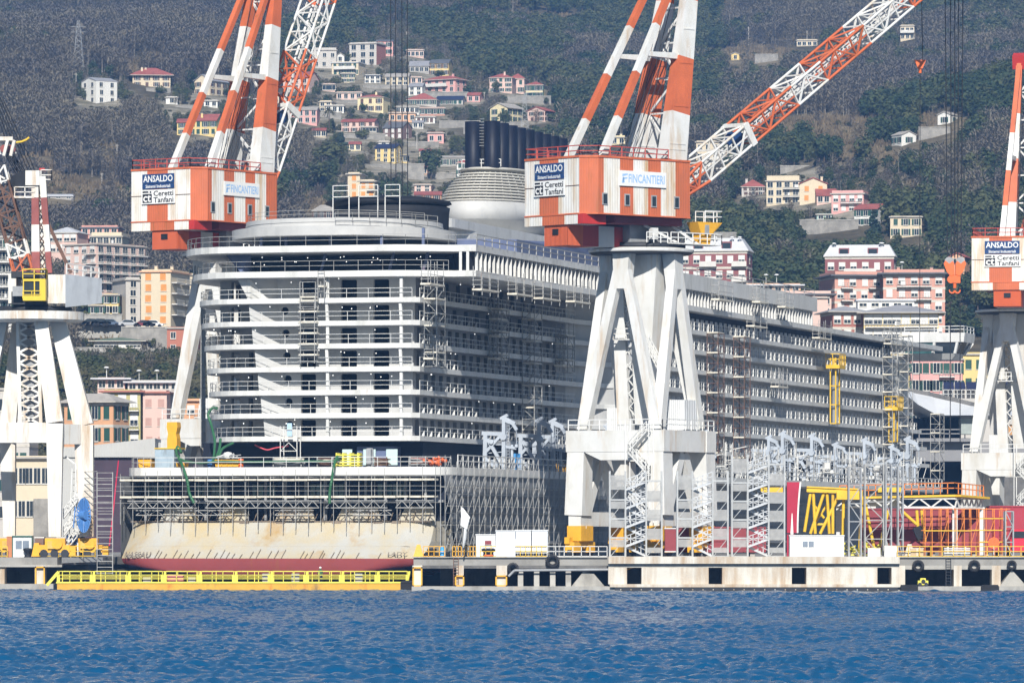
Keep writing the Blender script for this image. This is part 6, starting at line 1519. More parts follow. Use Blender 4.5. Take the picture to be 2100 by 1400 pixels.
# bare lattice towers
def lattice_tower(px0, px1, pyt, Y, label, m=None):
    x0, x1 = XW(px0,Y), XW(px1,Y); H = ZW(pyt,Y)-QT; mb = MB(); w = x1-x0
    for xx in (0,w):
        for yy in (0,1.6): mb.beam((xx,yy,0),(xx,yy,H),.15)
    k = round(H/1.9)
    for i in range(k+1):
        z = H*i/k
        for yy in (0,1.6): mb.beam((0,yy,z),(w,yy,z),.10)
        for xx in (0,w): mb.beam((xx,0,z),(xx,1.6,z),.09)
        if i < k: s = i%2; mb.beam((0 if s else w,0,z),(w if s else 0,0,H*(i+1)/k),.09); mb.beam((0,0 if s else 1.6,z),(0,1.6 if s else 0,H*(i+1)/k),.08)
    single('lattice_tower',mb,[m or M_grey],label,'scaffold tower',(x0,Y,QT),0,'bare lattice towers on the quay')
lattice_tower(1741,1766,958,578.5,'bare grey lattice tower next to the cabin end'); lattice_tower(1774,1812,952,580,'wide bare grey lattice tower in the middle of the yellow steelwork',M_pipe); lattice_tower(1817,1828,952,578.3,'narrow pale lattice tower with a beam at its top'); lattice_tower(1842,1852,956,578.3,'narrow pale lattice tower nearest the orange scaffolding')
# yellow steel trestle, walkway, ship sections
yr = thing('steel_trestle','yellow tubular trestle with many slanting legs behind the white site cabin','trestle',onq(1700,588))
mb = MB()
def y_(px, py, dy=0): return Vector((XW(px,588+dy)-XW(1700,588), dy, ZW(py,588+dy)-QT))
for a, b in (((1662,1012),(1650,1090)),((1668,1010),(1672,1094)),((1690,1010),(1662,1094)),((1696,1010),(1701,1094)),((1708,1012),(1708,1094)),((1720,1016),(1682,1094)),((1730,1016),(1728,1140)),((1768,1020),(1762,1140)),((1772,1020),(1795,1135)),((1880,1046),(1885,1110)),((1890,1046),(1897,1110)),((1848,1046),(1880,1075)),((1822,1046),(1800,1135)),((1812,1046),(1815,1100))):
    mb.tube(y_(*a),y_(*b),.17,n=8); 
for a, b in (((1665,1030),(1690,1062)),((1700,1030),(1672,1070)),((1672,1075),(1700,1075))): mb.tube(y_(*a,1.5),y_(*b,1.5),.15,n=6)
mb.obj('trestle_leg',[M_yellow],yr)
mb = MB(); mb.beam(y_(1654,1004),y_(1765,1008),.9,.42); mb.beam(y_(1654,998),y_(1765,1003),1.2,.14); mb.beam(y_(1656,1004,2.5),y_(1765,1008,2.5),1.0,.5); mb.bb(y_(1715,0).x,y_(1768,0).x,-.8,.8,y_(0,1024).z,y_(0,1006).z,0); mb.beam(y_(1800,1004),y_(1850,1004),1.0,.5); mb.beam(y_(1560,1004,3),y_(1606,1004,3),.6,.5); mb.obj('trestle_beam',[M_yellow],yr)
mb = MB(); mb.beam(y_(1880,1080,-.6),y_(1890,1105,-.6),1.3,.9); mb.obj('clamp',[M_black],yr)
for k, px in enumerate((1735,1800)):
    mb = MB(); q = y_(px,1140,-3)
    for i in range(40): a = Vector((rs.uniform(-1.6,1.6),rs.uniform(-.8,.8),rs.uniform(.1,1.2))); mb.beam(q+a, q+a+Vector((rs.uniform(-.7,.7),rs.uniform(-.3,.3),rs.uniform(-.4,.6))),.14)
    w = q+yr.location; mb.v = [tuple(Vector(p)-q) for p in mb.v]; single('steel_parts_heap',mb,[M_lemon],('tangle of small yellow steel parts at the end of the white cabin','tangle of yellow steel parts below the lattice towers')[k],'steel parts',(w.x,w.y,QT))
wk = thing('elevated_walkway','long raised walkway with yellow edge, railing and white truss on the far quay','walkway',onq(1870,592))
def wk_(px, py, dy=0): return Vector((XW(px,592+dy)-XW(1870,592), dy, ZW(py,592+dy)-QT))
mb = MB(); mb.beam(wk_(1722,1021),wk_(1958,1016),1.6,.22); mb.beam(wk_(1958,1016),wk_(2017,1021,5),1.6,.22); mb.obj('deck',[M_yellow],wk)
mb = MB(); mb.rail([wk_(1722,1018,-.8),wk_(1958,1012,-.8),wk_(2017,1018,4.2)],1.15,.75,.05); mb.rail([wk_(1722,1018,.8),wk_(1958,1012,.8)],1.15,1.5,.04); mb.obj('railing',[M_scafo],wk)
mb = MB(); mb.truss(wk_(1715,1040,-.5),wk_(1958,1040,-.5),(0,0,1),.95,1.25,.10); mb.truss(wk_(1958,1042,0),wk_(2017,1042,5),(0,0,1),1.0,.5,.09)
for px in (1720,1958,2014): mb.beam(wk_(px,1040,.5 if px < 2000 else 5),wk_(px,1138,.5 if px < 2000 else 5),.55)
mb.obj('truss',[M_pipew],wk)
def section(px0, px1, pyt, Y, d_, label, m, rz=0):
    x0, x1 = XW(px0,Y), XW(px1,Y); H = ZW(pyt,Y)-QT; mb = MB(); w = x1-x0; mb.bb(0,w,0,d_,.5,H,0); n_ = max(3,int(w/2.2))
    for i in range(n_+1): mb.bb(w*i/n_-.05,w*i/n_+.05,-.07,0,.55,H-.05,0)
    mb.bb(0,w,-.09,-.0,H-.12,H+.03,0); mb.bb(0,w,-.09,0,H*.52,H*.52+.1,0)
    for i in range(4): mb.bb(w*(i+.3)/4,w*(i+.3)/4+.5,.3,d_-.3,0,.5,1)
    single('ship_section',mb,[m,M_conc],label,'ship section',(x0,Y,QT),rz,'red primed ship sections on the quay')
section(1390,1570,1080,596,4,'low dark red ship section behind the stair towers',M_wine); section(1768,1938,1042,598,5,'dark red ship section behind the yellow trestle legs',M_wine); section(1940,2035,1042,597.6,5,'dark red ship section behind the orange scaffolding',mat('wine_mid',(.30,.05,.06),.6,.12,.3,dirt=.1)); section(2030,2260,1037,600,5,'bright dark red ship section at the outer end of the quay',mat('wine_bright',(.36,.035,.055),.6,.1,.3))
mb = MB(); a = [(1612,0),(1614,.2),(1637,.2),(1640,0)]
pts = []
for i in range(7):
    f = i/6; pts.append((XW(1614,590)+.0, ZW(1092-104*f,590), XW(1634+10*f**2*.6,590)))
for (l0,z0_,r0),(l1,z1_,r1) in zip(pts[:-1],pts[1:]):
    mb.hexa([(l0,590,z0_),(r0,590.0,z0_),(r0,590.8,z0_),(l0,590.8,z0_),(l1,590,z1_),(r1,590.0,z1_),(r1,590.8,z1_),(l1,590.8,z1_)],0)
    mb.hexa([(r0,589.93,z0_),(r0+.16,589.93,z0_),(r0+.16,590.8,z0_),(r0,590.8,z0_),(r1,589.93,z1_),(r1+.16,589.93,z1_),(r1+.16,590.8,z1_),(r1,590.8,z1_)],1)
mb.extr([(XW(1621,590),589.9,QT+2.4),(XW(1627,590),589.9,QT+2.4),(XW(1625,590),589.9,ZW(1052,590)),(XW(1623.5,590),589.9,ZW(1052,590))],(0,.08,0),1); mb.bb(XW(1614,590),XW(1630,590),590.05,590.7,QT,QT+2.4,0)
wsingle('painted_panel',mb,[M_crim,M_signw],'tall crimson curved panel with white outline standing behind the site cabin','panel',onq(1625,590))
# orange scaffold
mb = MB(); Yo = 584.0; xo = [XW(px,Yo) for px in (1897,1912,1930,1945,1962,1978,1992,2008,2022,2040,2055,2064)]
for i, x in enumerate(xo):
    for yy in (0,1.4,2.8): mb.beam((x,Yo+yy,QT),(x+rs.uniform(-.05,.05),Yo+yy,ZW(1040+rs.uniform(0,6),Yo)),.065)
for py in (1043,1063,1087,1112): 
    for yy in (0,1.4,2.8): mb.beam((xo[0]-.3,Yo+yy,ZW(py,Yo)),(xo[-1]+.4,Yo+yy,ZW(py,Yo)),.055)
for py, a, b in ((1062,7,11),(1086,6,11),(1110,7,11),(1087,0,6)): mb.bb(xo[a],xo[b],Yo-.1,Yo+1.3,ZW(py,Yo)-.08,ZW(py,Yo)+.02,1)
for i in range(0,11,2): mb.beam((xo[i],Yo,ZW(1112,Yo)),(xo[i+1],Yo,ZW(1063,Yo)),.06)
wsingle('scaffolding',mb,[M_scafo,M_yellow],'orange tube scaffolding standing in front of the red ship sections','scaffolding',onq(1980,Yo))
lattice_tower(2062,2078,1048,581,'short grey lattice tower at the end of the orange scaffolding')
mb = MB(); mb.tube((0,0,0),(0,0,1.2),.05,n=6,m=1); mb.tube((0,-.04,1.5),(0,.04,1.5),.62,n=8,m=0); single('round_sign',mb,[M_hook,M_pipew],'round orange sign board on a pole at the far quay edge','sign',onq(2038,577.8))
mb = MB()
for i in range(5):
    for j in range(10): mb.tube((-1.3,j*.12,.25+i*.17),(1.4,j*.12,.25+i*.17),.07,n=6)
for x in (-.9,.9): mb.bb(x-.1,x+.1,0,1.2,0,.2,1); mb.bb(x-.08,x+.08,-.03,1.25,.2,1.1,1)
single('pipe_stack',mb,[M_pipew,M_plank],'strapped stack of pale pipes on the far quay','pipe stack',onq(1962,578.5))
for px, lb, m in ((1792,'white crate among the yellow steel parts',M_cladw),(1826,'pair like white crate at the foot of the narrow lattice tower',M_cladw),(1865,'pale wedge shaped stop block on the far quay edge',M_concw),(1880,'tan crate beside the pale stop block',mat('tan_crate',(.55,.42,.27),.8,.15))):
    mb = MB(); w = .65; h_ = 1.15 if 'wedge' in lb or 'crate at' in lb else .9
    if 'wedge' in lb: mb.hexa([(-.6,-.4,0),(.6,-.4,0),(.6,.4,0),(-.6,.4,0),(-.2,-.3,1.4),(.2,-.3,1.4),(.2,.3,1.4),(-.2,.3,1.4)],0)
    else: mb.bb(-w,w,-.5,.5,.1,h_,0); mb.bb(-w-.03,w+.03,-.53,.53,h_,h_+.08,1); mb.bb(-w,w,-.5,.5,0,.1,1); mb.bb(-.05,.05,-.54,-.5,.1,h_,1)
    single('crate' if 'crate' in lb else 'stop_block',mb,[m,M_plank],lb,'crate' if 'crate' in lb else 'block',onq(px,578.6))
mb = MB(); mb.bb(-.55,.5,-.4,.4,.15,.6,0); mb.bb(-.3,.25,-.35,.35,.6,.85,0)
for x in (-.35,.3): mb.tube((x,-.5,.2),(x,.5,.2),.2,n=10,m=1)
mb.tube((0,-.46,.5),(0,-.4,.5),.22,n=12,m=1); single('pump',mb,[M_lemon,M_dark],'small yellow pump standing on the low ledge under the far quay','pump',(XW(1893,YF-1),YF-1,.62))
tk = thing('truck','red truck cab parked at the outer end of the quay','truck',onq(2096,582)); mb = MB(); mb.bb(-1.2,1.3,0,4.5,.6,1.9,0); mb.bb(-1.1,1.2,.1,2.0,1.9,2.9,0); mb.obj('cab',[mat('truck_red',(.65,.03,.06),.4,.1)],tk)
mb = MB(); mb.bb(-1.0,1.1,.06,.1,2.0,2.7,0); mb.obj('windscreen',[M_glass],tk)
for x in (-1.25,1.1):
    for y in (.8,3.6): mb = MB(); mb.tube((x,y,.5),(x+.3,y,.5),.5,n=14); mb.obj('wheel',[M_tyre],tk)
# western pier cabin etc
r = cabin(47,587.5,2.05,2.0,2.15,0,'white booth with green frame and a wide window on the western pier',M_cladw,[(-.75,.8,.8,1.8)])
mb = MB()
for a in (-1.05,1.0): mb.bb(a,a+.1,-1.08,-1.02,0,2.2,0)
mb.bb(-1.05,1.1,-1.08,-1.02,2.1,2.25,0); mb.obj('frame',[mat('frame_green',(.02,.10,.07),.5,.1)],r)
for px, lb in ((22,'orange column beside the green framed booth'),): mb = MB(); mb.bb(-.38,.38,-.4,.4,.1,2.1,0); mb.bb(-.45,.45,-.45,.45,0,.1,0); mb.bb(-.42,.42,-.43,.43,2.1,2.18,0); single('column',mb,[mat('column_orange',(.50,.20,.09),.7,.2)],lb,'column',onq(px,587.2))
cabin(82,589,.9,1.8,2.0,0,'narrow brown cupboard between the booth and the crane bogie',mat('cupboard_brown',(.20,.13,.11),.7,.2),name='cupboard',cat='cupboard'); cabin(155,592,1.8,2.2,2.3,0,'dark blue container under the blue cable reel',M_navy,ribs=9,name='shipping_container',cat='container')
mb = MB(); Yl = 588
for px in (199,231): mb.beam((XW(px,Yl),Yl,1.8),(XW(px,Yl),Yl,ZW(968,Yl)),.09)
for i in range(17): z = 1.9+i*.62; mb.beam((XW(199,Yl),Yl,z),(XW(231,Yl),Yl,z),.07)
for i in range(9): mb.beam((XW(199,Yl),Yl,6+i*.8),(XW(231+0,Yl),Yl,6+i*.8),.05); 
for i in range(8): z = ZW(1058-i*13,Yl); mb.beam((XW(150,Yl+4),Yl+4,z),(XW(199,Yl),Yl,z+.05),.06)
wsingle('scaffolding',mb,[M_pipe],'tall ladder like scaffold strip between the old crane and the stern','scaffolding',(XW(215,Yl),Yl,1.8))
# ---------------------------------------------------------------- houses and apartment blocks
def wallm(name, col, v=.05, d=.14): return mat('plaster_'+name, col, .85, v, .25, dirt=d, dirtcol=tuple(c*.66 for c in col), streak=.15)
PL = dict(white=wallm('white',(.74,.73,.69)), cream=wallm('cream',(.68,.58,.42)), yellow=wallm('yellow',(.74,.57,.24)), paleyel=wallm('pale_yellow',(.74,.64,.40)), pink=wallm('pink',(.66,.33,.27)),
          palepink=wallm('pale_pink',(.70,.50,.43)), salmon=wallm('salmon',(.72,.43,.27)), orange=wallm('orange',(.66,.36,.20)), brick=wallm('brick',(.42,.17,.13)), rosy=wallm('rosy',(.62,.33,.26)), darkbrick=wallm('dark_brick',(.27,.10,.10)),
          grey=wallm('grey',(.40,.38,.35)), brown=wallm('brown',(.20,.13,.115)), terracotta=wallm('terracotta',(.45,.17,.115)), mint=wallm('mint',(.38,.52,.46)), olive=wallm('olive',(.48,.44,.20)), ltgrey=wallm('light_grey',(.55,.52,.48)), rose=wallm('rose',(.70,.38,.35)))
RF = dict(red=mat('roof_red',(.34,.10,.085),.85,.25,.5,bump=.4,bscale=3), grey=mat('roof_grey',(.33,.33,.35),.7,.15,.3), slate=mat('roof_slate',(.13,.135,.15),.7,.2,.4), stone=mat('roof_stone',(.42,.39,.35),.85,.2,.4), solar=mat('roof_solar',(.03,.035,.08),.3,.2), green=mat('roof_green',(.14,.19,.13),.7,.2), pale=mat('roof_pale',(.55,.56,.58),.6,.08))
SH = dict(green=mat('shutter_green',(.02,.075,.055),.6,.2), orange=mat('shutter_orange',(.70,.30,.08),.6,.15), white=mat('shutter_white',(.72,.71,.68),.6,.08), brown=mat('shutter_brown',(.11,.06,.045),.6,.2), grey=mat('shutter_grey',(.30,.31,.32),.6,.2), pink=mat('shutter_pink',(.50,.30,.25),.6,.1))
M_frame = mat('window_frame', (.62,.60,.55), .6, .08)
M_band = mat('facade_band', (.60,.56,.49), .8, .06, .4, dirt=.15)
M_balr = mat('balcony_rail', (.30,.30,.29), .6, .2); M_balw = mat('balcony_white', (.66,.64,.60), .8, .08)
_WM = {}
def win_mesh(w, h, st):
    key = (round(w,2), round(h,2), st)
    if key in _WM: return _WM[key]
    mb = MB(); 
    if st == 'closed': mb.bb(-w/2,w/2,-.07,.02,0,h,2); mb.bb(-w/2-.08,w/2+.08,-.12,.02,-.1,0,0)
    else:
        mb.bb(-w/2-.1,w/2+.1,-.05,.02,-.02,h+.1,0); mb.bb(-w/2,w/2,-.056,-.05,.05,h,1); mb.bb(-.04,.04,-.075,-.056,.05,h,0); mb.bb(-w/2-.12,w/2+.12,-.18,.02,-.14,-.02,0)
        if st == 'half': mb.bb(-w/2,w/2,-.08,-.056,h*.45,h,2)
        elif st != 'plain':
            for s in (-1,1): mb.bb(s*(w/2+.1)-(.48 if s < 0 else 0),s*(w/2+.1)+(.48 if s > 0 else 0),-.10,.02,0,h,2)
    _WM[key] = mb; return mb
_WMM = {}
def window(par, x, y, z, rz, w, h, st, sh):
    k = (round(w,2),round(h,2),st,sh)
    if k not in _WMM: _WMM[k] = win_mesh(w,h,st).mesh('window',[M_frame,M_glass,SH.get(sh,SH['green'])])
    o = bpy.data.objects.new('window',_WMM[k]); COL.objects.link(o); o.parent = par; o.location = (x,y,z); o.rotation_euler = (0,0,rz); return o
NB = 0
def bld(label, px0, px1, side, pyt, pyb, Y, rz, wall, floors, cols, scols=1, roof='flat', prt=None, rm='red', win=(1.0,1.5,'shut','green'), balc=None, bands=False, over=.35, d=None, chim=0, base=None, group=None, name='house', cat='house', side_wall=None, swin=None, skip=(), ground=None, dish=0):
    global NB; NB += 1; rr = random.Random(NB*17)
    if Y is None: Y = hit((px0+px1)/2, pyb)
    s = 1 if rz >= 0 else -1; a = R(rz); w = (px1-px0)/FPX*Y/math.cos(a)
    if d is None: d = max(5.0, side/FPX*Y/max(.12,abs(math.sin(a)))) if side else 9.0
    d = min(d, 34)
    ax_ = px0 if s > 0 else px1; zb = ZW(pyb,Y); H = ZW(pyt,Y)-zb
    root = thing(name, label, cat, (XW(ax_,Y),Y,zb), a, group)
    x0, x1 = (0,w) if s > 0 else (-w,0); xs_ = x0 if s > 0 else x1
    sk = 4.0 if base is None else base
    HRECT.append((px0-(side if s > 0 else 0), px1+(side if s < 0 else 0), pyt-3, pyb, Y))
    if not (Y < 990): HOUSES.append((XW((px0+px1)/2,Y),Y+d*.3,max(w*.62,6)))
    mb = MB(); mb.bb(x0,x1,0,d,-sk,H,0)
    mb.v = mb.v
    if side_wall: mb.m[5 if s > 0 else 3] = 1
    fh = H/floors
    if bands:
        for f in range(1,floors+1): mb.bb(x0-.06,x1+.06,-.06,d+.06,f*fh-.5,f*fh-.02 if f < floors else f*fh-.03,2)
    mb.obj('wall',[PL[wall],PL[side_wall or wall],M_band],root)
    ww, wh, st, sh = win; wh = min(wh, fh*.66)
    for f in range(floors):
        zz = f*fh+fh*.24
        for c in range(cols):
            if (f,c) in skip: continue
            window(root, x0+w*(c+.5)/cols+rr.uniform(-.1,.1), 0, zz, 0, ww, wh, st if rr.random() < .8 else ('closed' if st != 'plain' else 'plain'), sh)
        for c in range(scols if side else 0):
            w2 = swin or win
            window(root, xs_, d*(c+.5)/scols, zz, (-math.pi/2 if s > 0 else math.pi/2), w2[0], min(w2[1],wh), w2[2], w2[3])
    if balc:
        for f in range(balc.get('from',1), floors):
            for (ba,bb_) in balc['spans']:
                b0, b1 = x0+w*ba, x0+w*bb_; dep = balc.get('dep',1.2); mb = MB(); mb.bb(b0,b1,-dep,-.005,f*fh-.04,f*fh+.16,0)
                if balc.get('solid'): mb.bb(b0,b1,-dep,-dep+.12,f*fh+.16,f*fh+1.05,0)
                else:
                    mb.rail([(b0+.05,-dep+.06,f*fh+.16),(b1-.05,-dep+.06,f*fh+.16)],1.0,.55,.03,(1.0,.5),m=1)
                for q in range(int((b1-b0)/3)): 
                    if rr.random() < .45: xx = rr.uniform(b0+.4,b1-.8); mb.bb(xx,xx+rr.uniform(.4,1.0),-dep-.06,-dep-.02,f*fh+.35,f*fh+1.1,2)
                mb.obj('balcony',[M_balw,M_balr,SH['white']],root)
            for (ba,bb_) in balc.get('side',[]):
                b0, b1 = d*ba, d*bb_; dep = 1.2; mb = MB(); xo_ = xs_-s*dep; mb.bb(min(xs_-s*.005,xo_),max(xs_-s*.005,xo_),b0,b1,f*fh-.04,f*fh+.16,0); mb.rail([(xo_,b0,f*fh+.16),(xo_,b1,f*fh+.16)],1.0,.6,.03,(1.0,.5),m=1); mb.obj('balcony',[M_balw,M_balr],root)
    prt = prt if prt is not None else pyt-4
    rh = (pyt-prt)/FPX*Y; mb = MB(); o = over
    if roof == 'flat':
        mb.bb(x0-o,x1+o,-o,d+o,H+.004,H+.30,0); mb.bb(x0+.1,x1-.1,.1,.3,H+.30,H+.30+max(.1,rh-.3),1); mb.bb(x0+.1,x0+.3,.3,d-.1,H+.30,H+.30+max(.1,rh-.3),1); mb.bb(x1-.3,x1-.1,.3,d-.1,H+.30,H+.30+max(.1,rh-.3),1)
    elif roof in ('hip','mansard'):
        ins = min(w,d)*.48 if roof == 'hip' else min(w,d)*.18
        mb.bb(x0-o,x1+o,-o,d+o,H-.1+.11,H+.15,2); p = [(x0-o,-o,H+.16),(x1+o,-o,H+.16),(x1+o,d+o,H+.16),(x0-o,d+o,H+.16),(x0+ins,ins,H+rh),(x1-ins,ins,H+rh),(x1-ins,d-ins,H+rh),(x0+ins,d-ins,H+rh)]; mb.hexa(p,0)
        if roof == 'mansard':
            for f in (.2,.62):
                xx = x0+w*f; mb.bb(xx,xx+w*.15,-.05,ins*.8,H+.25,H+rh*.72,1); mb.bb(xx+.2,xx+w*.15-.2,-.07,-.05,H+.45,H+rh*.62,3)
    elif roof == 'gable':      # eaves to the front
        mb.add([(x0-.2,-o,H),(x1+.2,-o,H),(x1+.2,d/2,H+rh),(x0-.2,d/2,H+rh),(x0-.2,d+o,H),(x1+.2,d+o,H),(x0-.2,-o,H+.2),(x1+.2,-o,H+.2),(x1+.2,d/2,H+rh+.2),(x0-.2,d/2,H+rh+.2),(x0-.2,d+o,H+.2),(x1+.2,d+o,H+.2)],[(6,7,8,9),(9,8,11,10),(0,1,7,6),(4,5,11,10),(0,6,9,3),(3,9,10,4),(1,7,8,2),(2,8,11,5)],0)
        mb.add([(x0,0,H),(x0,d,H),(x0,d/2,H+rh-.03),(x1,0,H),(x1,d,H),(x1,d/2,H+rh-.03)],[(0,1,2),(3,4,5)],1)
    elif roof == 'gabley':     # gable to the front
        xm = (x0+x1)/2
        mb.add([(x0-o,-.3,H),(xm,-.3,H+rh),(x1+o,-.3,H),(x0-o,d+.2,H),(xm,d+.2,H+rh),(x1+o,d+.2,H),(x0-o,-.3,H+.2),(xm,-.3,H+rh+.2),(x1+o,-.3,H+.2),(x0-o,d+.2,H+.2),(xm,d+.2,H+rh+.2),(x1+o,d+.2,H+.2)],[(6,7,10,9),(7,8,11,10),(0,1,7,6),(1,2,8,7),(0,6,9,3),(2,8,11,5)],0)
        mb.add([(x0,0,H),(x1,0,H),(xm,0,H+rh-.03),(x0,d,H),(x1,d,H),(xm,d,H+rh-.03)],[(0,1,2),(3,4,5)],1)
    ro = mb.obj('roof',[RF.get(rm) or PL[rm],PL[wall],M_band,M_glass],root)
    for c in range(chim):
        mb = MB(); xx = x0+w*rr.uniform(.2,.8); yy = d*rr.uniform(.2,.5); hh = rh*(.5 if roof in ('hip','gable','gabley') else .2)+H; mb.bb(xx-.3,xx+.3,yy-.3,yy+.3,hh,hh+1.3,0); mb.bb(xx-.38,xx+.38,yy-.38,yy+.38,hh+1.3,hh+1.42,1); mb.obj('chimney',[PL[wall],RF['stone']],ro)
    for c in range(dish):
        mb = MB(); xx = x0+w*rr.uniform(.1,.9); mb.beam((xx,.5,H),(xx,.5,H+2.0+rh*.3),.07); mb.lathe([(.0,.25),(.3,.2),(.5,.0)],(xx,.3,H+2.0+rh*.3),12); mb.obj('satellite_dish',[M_signw],ro)
    return root, Y
wsh = (1.0,1.5,'shut','green'); wpl = (1.1,1.4,'plain','green'); wbr = (.95,1.4,'shut','brown'); wor = (1.1,1.4,'closed','orange'); wcl = (1.2,1.4,'closed','white'); whf = (1.2,1.5,'half','white')
# --- hillside houses
bld('white modern villa with a slanting roof standing alone among leafless woods',197,238,33,166,213,None,38,'white',3,2,2,'gable',158,'grey',wpl,over=.1)
bld('cream villa under a broad red hipped roof next to the white villa',272,349,0,155,180,None,6,'cream',2,4,1,'hip',137,'red',wbr,over=1.2,chim=2)
bld('pale cream gabled house just outside the back stays of the far crane',398,430,34,166,195,None,-30,'cream',2,2,3,'gabley',153,'grey',wbr,over=.4)
bld('tiny white flat hut below the pale gabled house',340,364,0,201,214,None,4,'white',1,1,1,'flat',198,'stone',wpl)
bld('orange yellow house with red roof seen behind the crane stays',384,444,0,248,278,None,-10,'yellow',2,4,2,'gable',233,'red',wsh,d=9,chim=1)
bld('lower orange yellow wing at the side of the red roofed house',363,384,0,252,278,None,0,'yellow',2,1,1,'gable',243,'red',wsh,d=8)
bld('long low greenhouse shed with a pale blue roof on the bare terraces',88,150,0,403,408,None,3,'grey',1,3,1,'gable',398,'pale',wpl,d=6)
bld('cream house with red roof behind the red lattice jib',580,634,0,160,186,None,-18,'palepink',2,3,2,'gable',146,'red',wpl,d=9)
bld('concrete grey block with a red parapet behind the red lattice jib',640,690,0,104,140,None,0,'ltgrey',2,3,1,'flat',98,'stone',wpl)
bld('cream flat roofed house with wide balcony below the unfinished building',680,735,0,129,155,None,-14,'cream',2,4,1,'flat',126,'pale',wsh,balc=dict(spans=[(.1,.9)],solid=True))
bld('unfinished brick and concrete building stepping down the hill',716,772,0,90,135,None,-20,'ltgrey',3,3,2,'flat',86,'stone',(1.6,1.7,'plain','green'),side_wall='brick')
bld('bright pink house joined to the unfinished brick building',772,806,0,85,114,None,0,'rose',2,2,1,'gable',81,'slate',wsh,d=7)
bld('low pale flat house at the upper edge of the hill village',834,869,0,104,118,None,0,'palepink',1,4,1,'flat',101,'stone',wpl)
bld('long house with grey roof and blue ground floor left of the yellow solar house',840,880,0,136,150,None,0,'grey',1,4,1,'gable',124,'grey',wpl,d=9)
bld('yellow house with a dark solar roof and arched doorway',881,920,0,130,156,None,-8,'yellow',2,3,2,'gable',121,'slate',wbr,d=9)
bld('large pink villa with white balconies under a red hipped roof',872,934,22,163,190,None,-30,'rose',2,4,2,'hip',153,'red',wpl,balc=dict(spans=[(.05,.75)],solid=True),over=.8,chim=1)
bld('yellow villa with red hipped roof and round trees in its garden',733,786,0,200,230,None,-14,'paleyel',2,3,1,'hip',191,'red',wbr,d=10,chim=1)
bld('pale house with red solar panel roof and arches',835,895,0,205,217,None,-6,'ltgrey',1,4,1,'hip',189,'red',wsh,d=9)
bld('long low house with solar panels along its red roof',895,949,0,205,216,None,-6,'ltgrey',1,5,1,'gable',196,'solar',wsh,d=8)
bld('pink flat terrace building with green shutters',861,912,0,223,237,None,0,'rosy',1,4,1,'flat',220,'stone',wsh)
bld('white terrace wing beside the pink flat terrace building',812,860,0,220,234,None,0,'white',1,5,1,'flat',218,'stone',wpl)
bld('plain salmon block house with no visible shutters',798,852,0,233,250,None,0,'salmon',1,4,1,'flat',230,'stone',wpl)
bld('low white cottage between the salmon block and grey terrace walls',852,892,0,241,254,None,0,'white',1,3,1,'flat',239,'stone',wbr)
bld('long pink house under a dark red roof above the wooded dip',700,768,0,250,272,None,-8,'palepink',2,4,2,'gable',243,'red',wbr,d=8)
bld('dark brown house with solar panels and a brown gable',785,826,18,262,285,None,-30,'brown',2,3,1,'gable',249,'slate',(1.0,1.3,'closed','white'),chim=1)
bld('small pink cottage above the black funnels',877,910,0,274,293,None,0,'rose',1,2,1,'flat',271,'stone',wpl)
bld('pale pink villa with two red hipped roofs on a terrace wall',1004,1050,0,160,190,None,-8,'palepink',3,3,1,'hip',149,'red',wsh,d=10,chim=1)
bld('taller wing of the pale pink villa nearest the yellow house',1045,1075,0,162,192,None,-8,'palepink',2,2,1,'hip',150,'red',wsh,d=11)
bld('yellow house with red hipped roof adjoining the pale pink villa',1078,1113,0,175,202,None,-12,'paleyel',2,4,2,'hip',166,'red',(.9,1.6,'shut','green'),d=10)
bld('pale yellow gabled house with dark side behind the black funnels',1005,1040,32,222,252,None,-35,'paleyel',2,2,3,'gabley',211,'stone',wsh,over=.7)
bld('pale pink gabled house at the edge of the dark pine wood',1082,1118,18,228,250,None,-30,'palepink',2,2,3,'gabley',219,'red',wbr,over=.5)
bld('tall yellow farmhouse with solar panels standing above the ship',769,812,10,304,334,None,-18,'yellow',3,3,2,'gable',295,'solar',(.95,1.3,'plain','green'),over=.3)
bld('yellow lean to annex at the side of the tall yellow farmhouse',815,836,0,320,334,None,0,'yellow',1,2,1,'flat',317,'slate',wpl,d=6)
bld('grey stone house with green shutters left of the black funnels',903,958,0,324,342,None,0,'grey',1,3,1,'gable',319,'stone',wsh,d=7)
bld('white house with red roof half hidden by the funnel dome',937,976,0,335,372,None,0,'white',3,3,1,'hip',325,'red',wsh)
bld('cream tower shaped villa with orange shutters above the ship canopy',713,738,0,358,408,None,-8,'cream',3,1,1,'flat',353,'stone',wor,over=.6)
bld('cream villa with orange shutters joined to the tower shaped villa',738,768,0,373,408,None,-8,'cream',2,2,1,'flat',368,'stone',wor,over=.7,balc=dict(spans=[(.5,1)]))
bld('low pink house with red roof just above the sun deck ring',850,905,0,400,415,None,0,'salmon',1,3,1,'gable',392,'red',wbr,d=8)
bld('cream house with a broad grey roof behind the first striped crane',640,706,0,432,450,None,-24,'cream',1,5,2,'gable',418,'stone',wbr,d=10)
bld('cream flat house high above the lattice jib',1634,1676,0,84,96,None,0,'cream',1,4,1,'flat',81,'stone',(1.3,1.3,'plain','green'))
bld('pale terraced villa alone high in the grey woods',1847,1875,0,54,82,None,-8,'cream',2,3,1,'flat',51,'stone',wpl,balc=dict(spans=[(0,1)],solid=True))
bld('small white gabled chapel like house, upper of the pair on the quarry slope',1924,1950,10,236,256,None,-28,'white',1,1,1,'gabley',229,'stone',wsh,over=.2)
bld('white gabled house with blue shaded side, lower of the pair on the quarry slope',1849,1880,10,277,297,None,28,'white',1,1,2,'gabley',269,'stone',wsh,over=.2)
